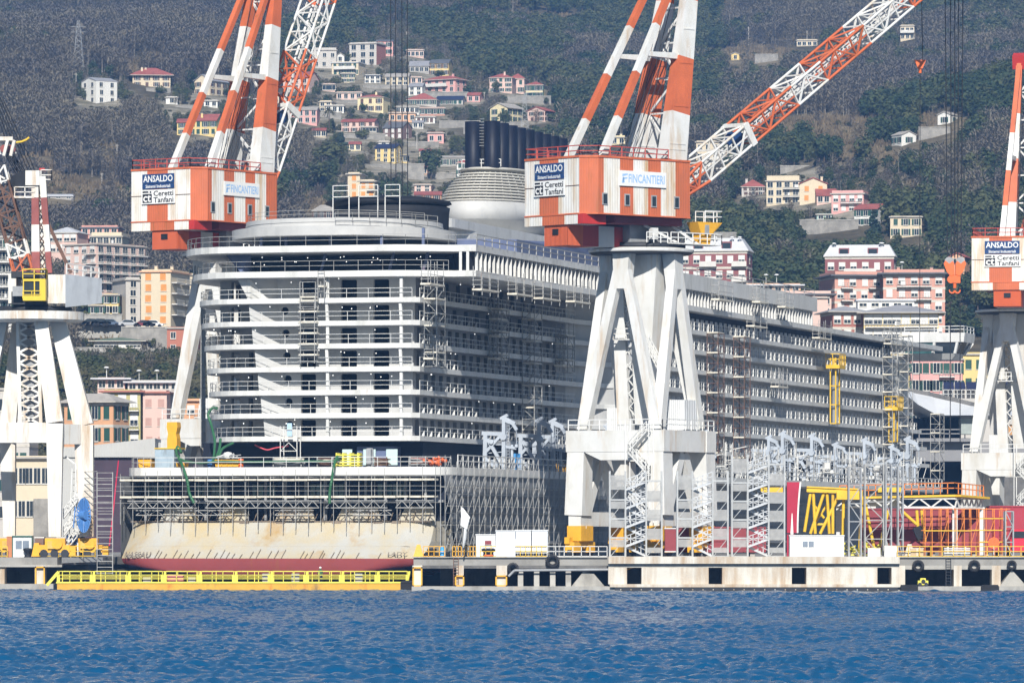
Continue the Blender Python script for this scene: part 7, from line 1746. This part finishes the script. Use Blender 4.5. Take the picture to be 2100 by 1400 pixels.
bld('cream flat house seen through the foot of the lattice jib',1428,1476,0,292,330,None,-12,'cream',2,3,1,'flat',288,'stone',wpl)
bld('pale garden house with cream chimney behind the stays of the quay crane',1254,1282,0,283,297,None,0,'paleyel',1,2,1,'flat',278,'stone',wpl,chim=1)
bld('tiny yellow shed in the upper pine wood',1500,1516,0,112,124,None,-15,'yellow',1,1,1,'gabley',108,'stone',wpl)
bld('pale house with red hipped roof at the end of the eastern hamlet',1521,1568,0,384,402,None,0,'ltgrey',2,3,1,'hip',367,'red',wbr,chim=1)
bld('cream modern house with stacked terraces in the eastern hamlet',1572,1640,0,372,420,None,-6,'cream',3,4,1,'flat',360,'stone',(1.3,1.5,'plain','green'),balc=dict(spans=[(.5,1)]))
bld('blank cream gabled house with orange shutters in the eastern hamlet',1640,1696,0,378,416,None,-6,'cream',2,2,1,'gabley',365,'red',wor,over=.3,chim=1)
bld('house with long red roof tucked beside the pink terraced house',1675,1716,0,402,418,None,0,'palepink',1,3,1,'gable',386,'red',wpl,d=10)
bld('pink flat topped house with terrace railing in the eastern hamlet',1706,1771,0,398,436,None,-12,'rose',2,4,1,'flat',390,'stone',(1.1,1.5,'half','white'),balc=dict(spans=[(.3,.95)]))
bld('white house with red gabled roof beside the blue green cedar',1753,1800,0,429,464,None,-22,'white',2,3,2,'gable',417,'red',wsh,d=9)
bld('cream house with three green shuttered windows in a row on each floor',1826,1890,0,446,487,None,-4,'cream',2,3,1,'flat',444,'stone',wsh,d=8)
bld('low mint green hut on a terrace wall of the eastern hamlet',1675,1706,0,441,452,None,0,'mint',1,2,1,'flat',438,'stone',wpl,d=5)
bld('salmon gabled house peeping out beside the far crane wall',1948,1978,0,528,548,1260,-15,'salmon',1,2,1,'gabley',519,'red',wpl)
bld('white gabled cottage next to the cream flat roofed house',690,706,0,116,128,None,0,'white',1,1,1,'gabley',109,'stone',wpl,d=7)
bld('cream cottage with brown roof and white awning in the middle of the hill village',790,838,0,158,176,None,-4,'cream',2,4,1,'gable',150,'stone',wpl,d=8)
bld('low white house with a blue parapet between garden trees',748,780,0,156,172,None,0,'white',2,3,1,'flat',153,'slate',wpl,d=7)
bld('pale house with two dark openings below the red lattice jib',662,687,0,174,188,None,0,'palepink',1,2,1,'flat',171,'stone',(2.2,1.8,'plain','green'),d=7)
bld('long low pink house spread beside the two dark openings house',690,742,0,191,205,None,-3,'palepink',1,4,1,'flat',188,'stone',wpl,d=8)
bld('tan cottage partly behind the white jib lattice',655,680,0,210,230,None,-8,'cream',2,2,1,'flat',206,'stone',wpl,d=8)
bld('pink row house behind the white jib lattice',582,650,0,226,254,None,-4,'rose',2,5,1,'gable',218,'stone',wpl,d=9)
bld('small cream cottage in the wood beyond the far crane mast',548,572,0,196,212,None,0,'cream',2,2,1,'gable',190,'red',wpl,d=7)
bld('pale hut on the slope under the orange yellow house',452,480,0,262,274,None,0,'palepink',1,2,1,'flat',259,'stone',wpl,d=6)
bld('white hut with grey roof between terrace walls of the village',846,868,0,252,264,None,0,'white',1,2,1,'gable',247,'grey',wpl,d=6)
bld('cream hut at the lower end of the village terraces',860,884,0,310,324,None,0,'cream',1,2,1,'gable',305,'red',wpl,d=6)
bld('pale garage with wide dark door above the brown house',742,772,0,262,272,None,0,'ltgrey',1,2,1,'flat',260,'stone',(2.0,1.5,'plain','green'),d=6)
bld('ochre cottage with a red roof beside the tall yellow farmhouse',846,876,0,345,358,None,-6,'orange',1,3,1,'gable',339,'red',wpl,d=7)
bld('small pink cottage on the far side of the terraced field',1040,1072,0,282,296,None,0,'palepink',1,2,1,'gable',276,'red',wpl,d=7)
bld('white cottage with a red gable at the top edge of the village',735,755,0,118,130,None,-6,'white',1,2,1,'gable',111,'red',wpl,d=7)
bld('pale cottage between the cream awning house and the yellow solar house',842,866,0,160,172,None,0,'palepink',1,2,1,'flat',157,'stone',wpl,d=7)
bld('white two storey house beside the large pink villa',838,866,0,178,196,None,-8,'white',2,2,1,'gable',170,'grey',wpl,d=7)
bld('cream house with green shutters among the upper garden walls',700,728,0,152,170,None,4,'cream',2,2,1,'flat',149,'stone',wsh,d=7)
bld('white house with long flat terrace under the long low pink house',668,705,0,218,232,None,0,'white',1,3,1,'flat',215,'stone',wpl,d=7)
bld('pink cottage at the end of the grey wall under the large villa',958,984,0,196,210,None,-8,'rose',1,2,1,'gable',189,'red',wpl,d=7)
bld('pale yellow cottage on the terraces left of the brown house',716,740,0,296,310,None,0,'paleyel',1,2,1,'gable',290,'red',wpl,d=7)
bld('white hut under the long pink house with the dark roof',776,798,0,292,302,None,0,'white',1,1,1,'flat',289,'stone',wpl,d=6)
bld('pale pink house halfway between the farmhouse and funnels',850,884,0,380,394,None,-6,'palepink',2,2,1,'flat',377,'stone',wpl,d=7)
bld('cream cottage hidden low among trees left of the farmhouse',640,668,0,268,282,None,0,'cream',1,3,1,'gable',262,'red',wpl,d=7)
bld('white cottage below the pale gabled house by the crane stays',418,446,0,208,220,None,0,'white',1,2,1,'flat',205,'stone',wpl,d=7)
bld('pale yellow cottage with a red roof in the wood above the crane stays',478,502,0,172,186,None,0,'paleyel',1,2,1,'gable',165,'red',wpl,d=7)
# --- apartment blocks
AP = dict(name='apartment_building', cat='apartments')
bld('white apartment block with green shutters at the western edge of the picture',-60,25,0,488,640,1120,0,'white',6,5,1,'flat',484,'stone',wsh,balc=dict(spans=[(.55,1)]),**AP)
bld('pink penthouse block with a grey roof at the top of the western town',100,158,0,478,520,1290,-12,'palepink',2,4,1,'hip',464,'pale',whf,**AP)
bld('rose block under a dark terrace roof at the top of the western town',166,242,0,468,500,1300,-4,'pink',2,5,1,'flat',462,'slate',wpl,**AP)
bld('cream attic block with white lanterns in the western town',186,250,0,486,520,1270,-6,'cream',2,5,1,'flat',476,'stone',wpl,balc=dict(spans=[(.2,1)]),**AP)
bld('long pink apartment block with rows of balconies stepping behind the dark tree',128,198,92,502,600,1205,-38,'palepink',5,4,6,'flat',498,'stone',whf,balc=dict(spans=[(.7,1)],side=[(.02,.3),(.36,.64),(.7,.98)]),swin=(1.4,1.9,'plain','green'),**AP)
bld('tall cream slab block with few orange shutters above the parked cars',288,350,0,558,668,1135,-14,'cream',5,2,1,'flat',552,'salmon',(1.2,1.4,'closed','orange'),d=13,balc=dict(spans=[],side=[(.05,.45),(.55,.95)]),chim=2,**AP)
bld('grey shaded neighbour joined to the tall cream slab block',258,287,0,575,665,1142,20,'ltgrey',5,1,1,'flat',568,'stone',wpl,d=10,**AP)  # side face of the slab block; grey plaster paints in its shade
bld('cream rear block with balconies behind the tall cream slab block',372,415,0,565,668,1165,-14,'cream',5,2,1,'flat',560,'stone',wpl,balc=dict(spans=[(.55,1)]),d=12,**AP)
bld('two storey yellow house with green shutters below the dark tree',212,243,0,606,646,1140,0,'yellow',2,2,1,'flat',603,'stone',wsh,d=8)
bld('low yellow wing of the two storey yellow house',184,212,0,628,646,1138,0,'yellow',1,2,1,'flat',626,'stone',wsh,d=8)
bld('terracotta corner building below the tall cream slab block',342,397,0,674,726,1095,-6,'terracotta',2,2,1,'flat',671,'stone',(.9,1.2,'plain','green'),d=10,**AP)
bld('salmon pink garage building with a strip of dark windows',334,402,0,728,765,1085,-4,'rosy',1,3,1,'flat',724,'stone',(2.2,.8,'plain','green'),d=10)
bld('single storey house with green solar roof above the retaining walls',192,290,0,700,716,1092,-3,'ltgrey',1,6,1,'hip',690,'green',(1.4,1.5,'half','white'),d=9,over=1.0)
bld('ornate orange palazzo with green shutters and a heavy stone cornice',128,232,28,825,960,975,-24,'orange',3,4,2,'hip',805,'stone',(1.1,2.3,'shut','green'),over=1.0,bands=True,**AP)
bld('olive green apartment block with stacked balconies and white doors',212,288,0,804,960,1000,-3,'olive',4,3,1,'flat',798,'brick',(1.3,2.2,'half','white'),balc=dict(spans=[(.33,.97)],**{'from':0}),over=.8,**AP)
bld('flesh coloured plain apartment block with pink shutters beside the olive balconies',293,342,0,806,960,1000,-3,'palepink',4,2,1,'flat',800,'brick',(1.1,1.5,'closed','pink'),over=.6,**AP)
bld('pale rooftop house with white rim on top of the olive block',200,256,0,778,800,1006,0,'palepink',1,3,1,'flat',774,'pale',wpl,over=1.2,dish=2,**AP)
bld('wide pale rooftop terrace house on the plain apartment block',262,366,0,785,802,1006,0,'ltgrey',1,6,1,'flat',779,'pale',wpl,over=.8,dish=2,**AP)
bld('orange brown apartment block with white balconies behind the far crane leg',356,452,0,822,960,1012,-4,'orange',4,4,1,'flat',817,'salmon',whf,balc=dict(spans=[(.45,.75)]),over=.6,**AP)
bld('pale old building with arches behind the old crane legs',-40,60,0,800,1075,960,-5,'ltgrey',5,4,1,'flat',795,'stone',(1.1,2.0,'shut','green'),bands=True,**AP)
bld('faded stone palazzo with arched doors low behind the old crane',20,100,0,940,1075,940,-12,'cream',2,5,1,'flat',934,'stone',(1.1,2.6,'plain','green'),over=.8,**AP)
bld('dark brick apartment block with a grey mansard roof beside the quay crane cab',1395,1532,14,515,640,1165,-10,'darkbrick',4,6,1,'mansard',487,'pale',whf,bands=True,balc=dict(spans=[(.3,.55),(.78,1.0)],solid=True),dish=4,**AP)
bld('dark brick apartment block with a long grey mansard roof above the pink apartments',1693,1833,8,526,700,1185,-8,'darkbrick',5,6,1,'mansard',501,'pale',whf,bands=True,balc=dict(spans=[(.28,.75)],solid=True),dish=3,**AP)
bld('large pink apartment block with white balcony bands and dark flat roof',1812,1938,0,562,720,1110,-3,'rosy',6,5,1,'flat',552,'slate',whf,bands=True,balc=dict(spans=[(.22,.78)]),over=1.2,chim=2,dish=1,d=14,**AP)
bld('shaded wing of the large pink apartment block with corner balconies',1712,1811,0,566,720,1118,10,'rosy',6,4,1,'flat',556,'slate',whf,bands=True,balc=dict(spans=[(.12,.36),(.7,.98)]),over=1.0,d=14,**AP)
bld('yellow walled apartment block with wide grey hipped roof just above the bridge wing',1772,1925,0,642,760,1040,-3,'yellow',4,8,1,'hip',622,'grey',(1.5,2.2,'half','white'),balc=dict(spans=[(.02,.98)],**{'from':0}),over=1.3,d=13,**AP)
bld('brick coloured wing under the same grey roof as the yellow apartments',1708,1770,0,640,760,1046,8,'brick',4,3,1,'hip',626,'grey',whf,bands=True,over=1.1,d=12,**AP)
bld('white lift house on the roof of the yellow walled apartments',1759,1875,0,617,632,1049,0,'white',1,5,1,'flat',613,'pale',(1.3,.6,'plain','green'),d=5,**AP)
bld('salmon penthouse with white rim behind the glazed deck',1530,1642,0,586,600,1120,0,'salmon',1,6,1,'flat',581,'pale',wpl,d=9,over=.8,dish=2,**AP)
bld('pale terrace block with long white eaves behind the glazed deck',1560,1705,0,605,700,1105,0,'palepink',4,7,1,'flat',596,'slate',wpl,d=12,over=1.0,**AP)
bld('blank light pink gable wall between the glazed deck and pink apartments',1665,1698,0,612,710,1085,0,'palepink',4,0,0,'flat',608,'stone',wpl,d=9,**AP)
bld('pink apartment house with green shutters at the bow of the ship',1868,1974,0,738,880,1000,-3,'rose',4,5,1,'flat',733,'stone',(1.1,1.8,'shut','green'),balc=dict(spans=[(.55,.85)]),d=12,**AP)
bld('golden yellow apartment house with green shutters beside the far crane leg',1975,2040,0,728,880,1000,-3,'yellow',4,3,1,'flat',722,'stone',(1.1,1.7,'closed','green'),d=12,**AP)
for k in SH: pass
# --- sheds of the yard
shed = thing('shipyard_shed','long pale clad shed with a dark purple wall behind the stern of the ship','shed',(XW(318,780),780,3.0))
mb = MB(); xx = lambda px, Y=780: XW(px,Y)-XW(318,780)
z0, z1 = ZW(937,780)-3, ZW(898,780)-3
mb.hexa([(xx(112),0,z0),(xx(318),0,z0),(xx(318),120,z0),(xx(112),120,z0),(xx(112),0,z1-1.6),(xx(318),0,z1),(xx(318),120,z1),(xx(112),120,z1-1.6)],0); mb.obj('roof',[M_shedw],shed)
mb = MB(); mb.bb(xx(166),xx(318)-.5,.6,119,0,z0-.004,0); mb.bb(xx(112)+.2,xx(166)-.01,.3,119,0,z0-.004,1); mb.bb(xx(112)-3,xx(112)+.18,.6,30,0,8,2); mb.obj('wall',[M_shedp,M_shedw,M_stone],shed)
mb = MB(); mb.bb(xx(318)+.3,xx(318)+22,6,100,0,ZW(925,790)-3,0); mb.bb(xx(318)+.1,xx(318)+22.5,5.5,101,ZW(925,790)-2.99,ZW(908,790)-3,1); mb.obj('annex',[M_shedp,M_shedw],shed)
hall = thing('shipyard_hall','large grey hall with a white curved roof and dark open front at the bow','hall',(XW(1900,905),905,3.0))
mb = MB(); hx = lambda px, Y=905: XW(px,Y)-XW(1900,905); hz = lambda py, Y=905: ZW(py,Y)-3
prof = [(1850,797),(1880,802),(1920,810),(1960,819),(2000,829),(2060,838),(2130,845)]
for (a,za),(b,zb_) in zip(prof[:-1],prof[1:]):
    bot = lambda q: hz(min(852,806+(q-1850)*.8)); mb.hexa([(hx(a),-3,bot(a)),(hx(b),-3,bot(b)),(hx(b),30,bot(b)),(hx(a),30,bot(a)),(hx(a),6,hz(za)),(hx(b),6,hz(zb_)),(hx(b),40,hz(zb_)),(hx(a),40,hz(za))],0)
    mb.beam((hx(a),5.6,hz(za-2)),(hx(b),5.6,hz(zb_-2)),.5,.7,1)
mb.obj('roof',[mat('roof_white',(.72,.73,.74),.5,.05,.2),M_concd],hall)
mb = MB(); mb.bb(hx(1880),hx(2160),2,30,hz(945),hz(905),0); mb.bb(hx(1985),hx(2160),1.5,30,0,hz(945.2),1); mb.bb(hx(1880),hx(1985),14,30,0,hz(853),2); mb.bb(hx(1970),hx(2010),-1,4,hz(890),hz(858),3); mb.bb(hx(1880),hx(2010),0,2,hz(905)+.01,hz(898),0); mb.bb(hx(2040),hx(2075),-.5,2,hz(905),hz(870),4)
mb.tube((hx(1987),0,hz(1000)),(hx(1987),0,hz(945)),1.0,n=12,m=0); mb.rail([(hx(1885),0,hz(898)),(hx(2010),0,hz(898))],1.4,2.5,.08,m=0); mb.obj('wall',[mat('hall_grey',(.27,.27,.28),.7,.12,.1),M_concd,M_void,mat('hall_glass',(.36,.40,.38),.35,.2),mat('hall_orange',(.55,.28,.10),.6,.15)],hall)
mb = MB(); Yg = 985; 
for i in range(9): mb.hexa([(i*2.0+.1,0,0),(i*2.0+1.9,0,0),(i*2.0+1.9,2.2,1.3),(i*2.0+.1,2.2,1.3),(i*2.0+.1,0,.08),(i*2.0+1.9,0,.08),(i*2.0+1.9,2.2,1.38),(i*2.0+.1,2.2,1.38)],0)
mb.bb(0,18.2,2.3,3,-2.6,.9,1); mb.rail([(0,-.3,-1.6),(18.2,-.3,-1.6)],1.5,.8,.05,m=2); mb.bb(0,18.2,-.3,2.3,-20,-1.6,1)
single('solar_roof_building',mb,[RF['solar'],PL['ltgrey'],M_pipew],'flat roof with a row of dark solar panels below the pink apartment house','building',(XW(1935,Yg),Yg,ZW(798,Yg)))
# --- retaining walls, cars, poles, masts
def rwall(px0, px1, pyt, pyb, label, Y=None, m=None, th=1.0):
    Y = Y or hit((px0+px1)/2,pyb); x0, x1 = XW(px0,Y), XW(px1,Y); z0, z1 = ZW(pyb,Y), ZW(pyt,Y); mb = MB(); w = x1-x0; mb.bb(0,w,0,th,-3,z1-z0,0); mb.bb(-.1,w+.1,-.12,th+.1,z1-z0+.004,z1-z0+.22,1)
    for i in range(int(w/6)): mb.bb(3+i*6,3.5+i*6,-.1,0,-3,z1-z0,0)
    single('retaining_wall',mb,[m or M_stone,M_conc],label,'wall',(x0,Y,z0),0,'terrace walls of the hillside'); HRECT.append((px0,px1,pyt,pyb,Y)) if Y > 1130 else None
rwall(150,225,714,760,'mottled white stone retaining wall above the lower town',1068,mat('wall_pale',(.50,.48,.45),.9,.2,.5,dirt=.4)); rwall(222,286,716,775,'plain brown grey retaining wall between two paler stretches',1068,M_stone); rwall(284,340,718,790,'pale concrete retaining wall with drain holes next to the salmon garage',1066,mat('wall_grey',(.44,.44,.45),.85,.12,.3,dirt=.2))
rwall(250,345,672,692,'rough stone wall holding up the street of parked cars',1108); rwall(150,250,646,662,'wall under the yellow house with the parked cars in front',1118,M_conc)
rwall(1640,1760,452,478,'long low stone terrace wall under the mint hut'); rwall(1600,1668,341,349,'pale terrace wall on the bare fields above the eastern hamlet'); rwall(1884,1950,262,281,'grey stone wall of the quarry road between the two white houses'); rwall(900,985,249,262,'stone terrace wall beneath the pink flat terrace building'); rwall(835,870,337,368,'tall terrace wall beside the tall yellow farmhouse'); rwall(1040,1130,198,212,'grey terrace wall with white posts under the yellow hipped house'); rwall(870,960,190,200,'grey wall under the large pink villa'); rwall(1548,1596,112,126,'pale ruined wall on the upper pine slope'); rwall(835,900,292,300,'low grey wall in front of the small pink cottage'); rwall(1440,1510,478,486,'low wall on the terraces behind the brick mansard block',1250)
rwall(640,700,232,240,'short grey terrace wall under the tan cottage'); rwall(705,790,276,285,'long grey terrace wall under the long pink house'); rwall(760,850,338,348,'pale terrace wall under the tall yellow farmhouse'); rwall(690,760,206,212,'low terrace wall below the long low pink house'); rwall(745,835,176,182,'stone terrace wall between the upper village gardens'); rwall(950,1000,262,272,'stone terrace wall at the eastern end of the village'); rwall(876,960,356,366,'grey terrace wall below the grey stone house'); rwall(1000,1075,252,259,'stone terrace wall below the pale yellow gabled house'); rwall(360,400,217,222,'stone terrace wall under the tiny white hut'); rwall(300,350,182,188,'terrace wall under the cream villa with broad roof')
def car(px, py, label, col, Y):
    z = ZW(py,Y); r = thing('parked_car', label, 'car', (XW(px,Y),Y,z), 0, 'cars parked along the street'); mb = MB(); m_ = mat('car_'+col[0], col[1], .3, .05, spec=.6)
    mb.extr([(-2,0,.35),(2,0,.35),(2.05,0,.75),(1.3,0,.88),(.7,0,1.42),(-.9,0,1.45),(-1.6,0,.95),(-2.05,0,.85)],(0,1.7,0),0); mb.obj('body',[m_],r)
    mb = MB(); mb.extr([(1.05,-.01,.9),(.62,-.01,1.34),(-.85,-.01,1.37),(-1.3,-.01,.95)],(0,1.72,0),0); mb.obj('window',[M_glass],r)
    for x in (-1.25,1.25):
        for y in (-.03,1.55): mb = MB(); mb.tube((x,y,.33),(x,y+.18,.33),.33,n=12); mb.obj('wheel',[M_tyre],r)
K = dict(dark=('dark',(.03,.03,.035)), silver=('silver',(.45,.46,.48)), white=('white',(.75,.75,.74)), maroon=('maroon',(.18,.03,.04)), blue=('blue',(.09,.13,.20)))
for px, py, k, lb in ((162,668,'dark','dark car parked at the outer end of the row under the yellow house'),(188,668,'dark','second dark car in the row under the yellow house'),(207,668,'dark','dark car next to the bluish car under the yellow house'),(226,669,'blue','bluish car parked at the inner end of the row under the yellow house'),(264,670,'silver','silver car parked by a white fence beside the cream slab block'),(298,671,'maroon','maroon car parked at the foot of the cream slab block'),(314,671,'white','white car parked at the foot of the cream slab block')): car(px, py, lb, K[k], 1116 if px < 240 else 1112)
def pole(px, py, h, Y=None):
    Y = Y or hit(px,py); z = ZW(py,Y); H = h/FPX*Y; mb = MB(); mb.tube((0,0,-1),(0,0,H),.16,.10,6); mb.beam((-.5,0,H*.93),(.5,0,H*.93),.08); single('utility_pole',mb,[mat('pole_pale',(.55,.52,.47),.8,.1)],'thin pale utility pole standing on the wooded hillside','pole',(XW(px,Y),Y,z),0,'utility poles on the hillside')
for q in ((430,24,60),(156,190,40),(240,330,34),(209,385,30),(834,90,25),(945,75,14),(1040,85,24),(1416,225,26),(1428,72,30),(1453,64,30),(1466,100,30),(1535,95,40),(1580,10,14),(1655,83,20),(1705,200,20),(1981,18,26),(1920,500,46),(1928,408,14),(2055,130,40),(1436,185,24),(855,305,34),(993,205,16),(1800,190,6),(1895,20,20),(1197,18,30)): pole(*q)
def pylon(px, py, h, label):
    Y = hit(px,py); z = ZW(py,Y); H = h/FPX*Y; mb = MB(); w = H*.11
    for sx in (-1,1):
        for sy in (-1,1): mb.beam((sx*w,sy*w,-1),(sx*w*.2,sy*w*.2,H),.09)
    n_ = 9
    for i in range(n_):
        f0, f1 = i/n_, (i+1)/n_; a, b = w*(1-.8*f0), w*(1-.8*f1); mb.beam((-a,-a,H*f0),(b,-b,H*f1),.1); mb.beam((a,-a,H*f0),(-b,-b,H*f1),.1)
    for f in (.78,.88): mb.beam((-w*1.3,0,H*f),(w*1.3,0,H*f),.12)
    single('lattice_mast',mb,[M_grey],label,'lattice mast',(XW(px,Y),Y,z))
pylon(1076,268,78,'grey lattice mast rising behind the black funnels'); pylon(161,150,108,'faint grey lattice pylon in the leafless woods high on the hill')
# --- single trees
T_ = tree
T_('round',186,600,92,'big dark spreading tree in front of the pink balconies of the western town',Y=1150,wide=1.25); T_('umbrella',1505,525,76,'broad umbrella pine above the dark brick block by the quay crane',Y=1250,wide=1.15); T_('umbrella',1612,560,80,'second umbrella pine, lower and greener, in the park beside the brick block',Y=1230,wide=1.1)
T_('cedar',1792,502,74,'blue green cedar in front of the white red roofed house',Y=None); T_('cedar',1690,600,70,'dark tiered cedar against the shaded side of the mansard block',Y=1192); T_('umbrella',388,905,46,'flat dark umbrella pine behind the yellow duct',Y=985,wide=1.0); T_('palm',675,268,46,'palm tree showing beside the white lattice jib')
T_('round',1018,190,26,'dark conifer in front of the pale pink villa'); T_('round',1036,262,42,'dark leafy tree before the pale yellow gabled house'); T_('round',884,368,66,'tall dark tree left of the grey stone house'); T_('round',745,232,22,'round tree in front of the yellow villa with red hipped roof'); T_('bush',814,200,15,'clipped round bush by the solar roofed houses'); T_('bare',1100,262,40,'thin grey tree beside the pink gabled house'); T_('round',672,345,66,'dark tree mass below the pink house near the white jib',wide=1.5); T_('cedar',700,330,60,'dark pointed tree under the long pink house'); T_('round',652,390,60,'wide dark tree in the wooded dip below the jib',wide=1.6); T_('bush',910,330,16,'dark bush under the small pink cottage'); T_('bush',1705,470,26,'dark round bush on the terrace wall beside the bare trees'); T_('bush',1712,510,22,'dark bush above the cedar park'); T_('round',1840,510,34,'dark green tree below the cream house with three windows'); T_('bare',1545,432,46,'leafless tree before the pale red roofed house of the eastern hamlet'); T_('bare',1622,440,34,'leafless tree under the cream terraced house'); T_('bare',1470,470,50,'tall leafless trees by the umbrella pine'); T_('bare',640,300,40,'leafless tree behind the white jib'); T_('bare',965,320,40,'leafless tree left of the black funnels'); T_('bare',445,300,30,'leafless tree beside the orange yellow house'); T_('bare',225,400,50,'leafless tree above the bare terraces'); T_('bush',150,806,44,'dark shrub at the outer end of the mottled stone wall',Y=1046); T_('bush',222,800,40,'dark shrub under the joint of the stone walls',Y=1046); T_('round',284,802,48,'dark evergreen behind the pale rooftop terrace house',Y=1044); T_('bush',390,800,36,'dark shrub bank beside the partly hidden crane leg',Y=1044); T_('bare',190,798,74,'leafless scrub tree between the old crane leg and the retaining wall',Y=1040); T_('round',262,790,40,'dark evergreen at the foot of the brown retaining wall',Y=1050); T_('round',312,690,28,'dark evergreen between the green roofed house and terracotta building',Y=1100); T_('round',173,690,26,'dark evergreen below the street of parked cars',Y=1100); T_('round',243,640,30,'dark evergreen beside the two storey yellow house',Y=1128); T_('bush',345,795,16,'dark shrubs at the base of the pale concrete retaining wall',Y=1050); T_('bush',78,1062,32,'small tree on the terrace behind the old crane legs',Y=900); T_('bare',140,640,60,'leafless tree behind the counterweight of the old crane',Y=1130)
gl = 'dark leafy tree of the park slope behind the glazed deck'
for px, py, h in ((1450,600,56),(1545,585,60),(1575,600,66),(1640,580,70),(1655,610,62),(1600,520,50),(1700,560,70),(1430,560,60),(1560,490,46),(1640,500,44),(1860,560,50),(1890,540,46),(1930,560,60),(1990,620,70),(1950,640,80),(1965,690,70),(1935,510,40),(2000,700,60)): T_(('round','cedar','round')[px%3],px,py,h,gl,'park trees behind the ship',Y=1200 if py > 540 and px < 1720 else (1150 if px > 1920 else None),wide=1.1)
gl = 'bushy dark tree growing between houses of the hill village'
for px, py, h in ((690,172,18),(762,140,16),(800,150,14),(900,160,16),(860,190,16),(965,200,26),(830,230,14),(720,240,22),(745,285,20),(820,300,16),(955,245,20),(1000,230,18),(940,300,20),(880,310,14),(610,230,26),(600,270,34),(690,300,30),(560,260,20),(470,200,20),(330,190,16),(255,205,22),(360,215,16),(460,240,20),(760,395,40),(700,400,26),(830,400,22),(800,345,14),(930,385,20),(1120,215,16),(1140,250,20)): T_(('round','bush','bare')[(px+py)%3],px,py,h,gl,'trees among the village houses')
woods()
# ---------------------------------------------------------------- air
mb = MB(); mb.bb(-1700,1700,-60,3500,-4,560,0); hz_ = mb.obj('haze',[]); hz_['kind'] = 'stuff'; tag(hz_,'thin blue winter haze in front of the hills','haze')
m = bpy.data.materials.new('haze_air'); m.use_nodes = True; m.node_tree.nodes.remove(m.node_tree.nodes['Principled BSDF']); pv = m.node_tree.nodes.new('ShaderNodeVolumePrincipled')
pv.inputs['Color'].default_value = (.22,.48,1.0,1); pv.inputs['Density'].default_value = .000135; pv.inputs['Anisotropy'].default_value = .0
m.node_tree.links.new(pv.outputs[0], m.node_tree.nodes['Material Output'].inputs['Volume']); hz_.data.materials.append(m)
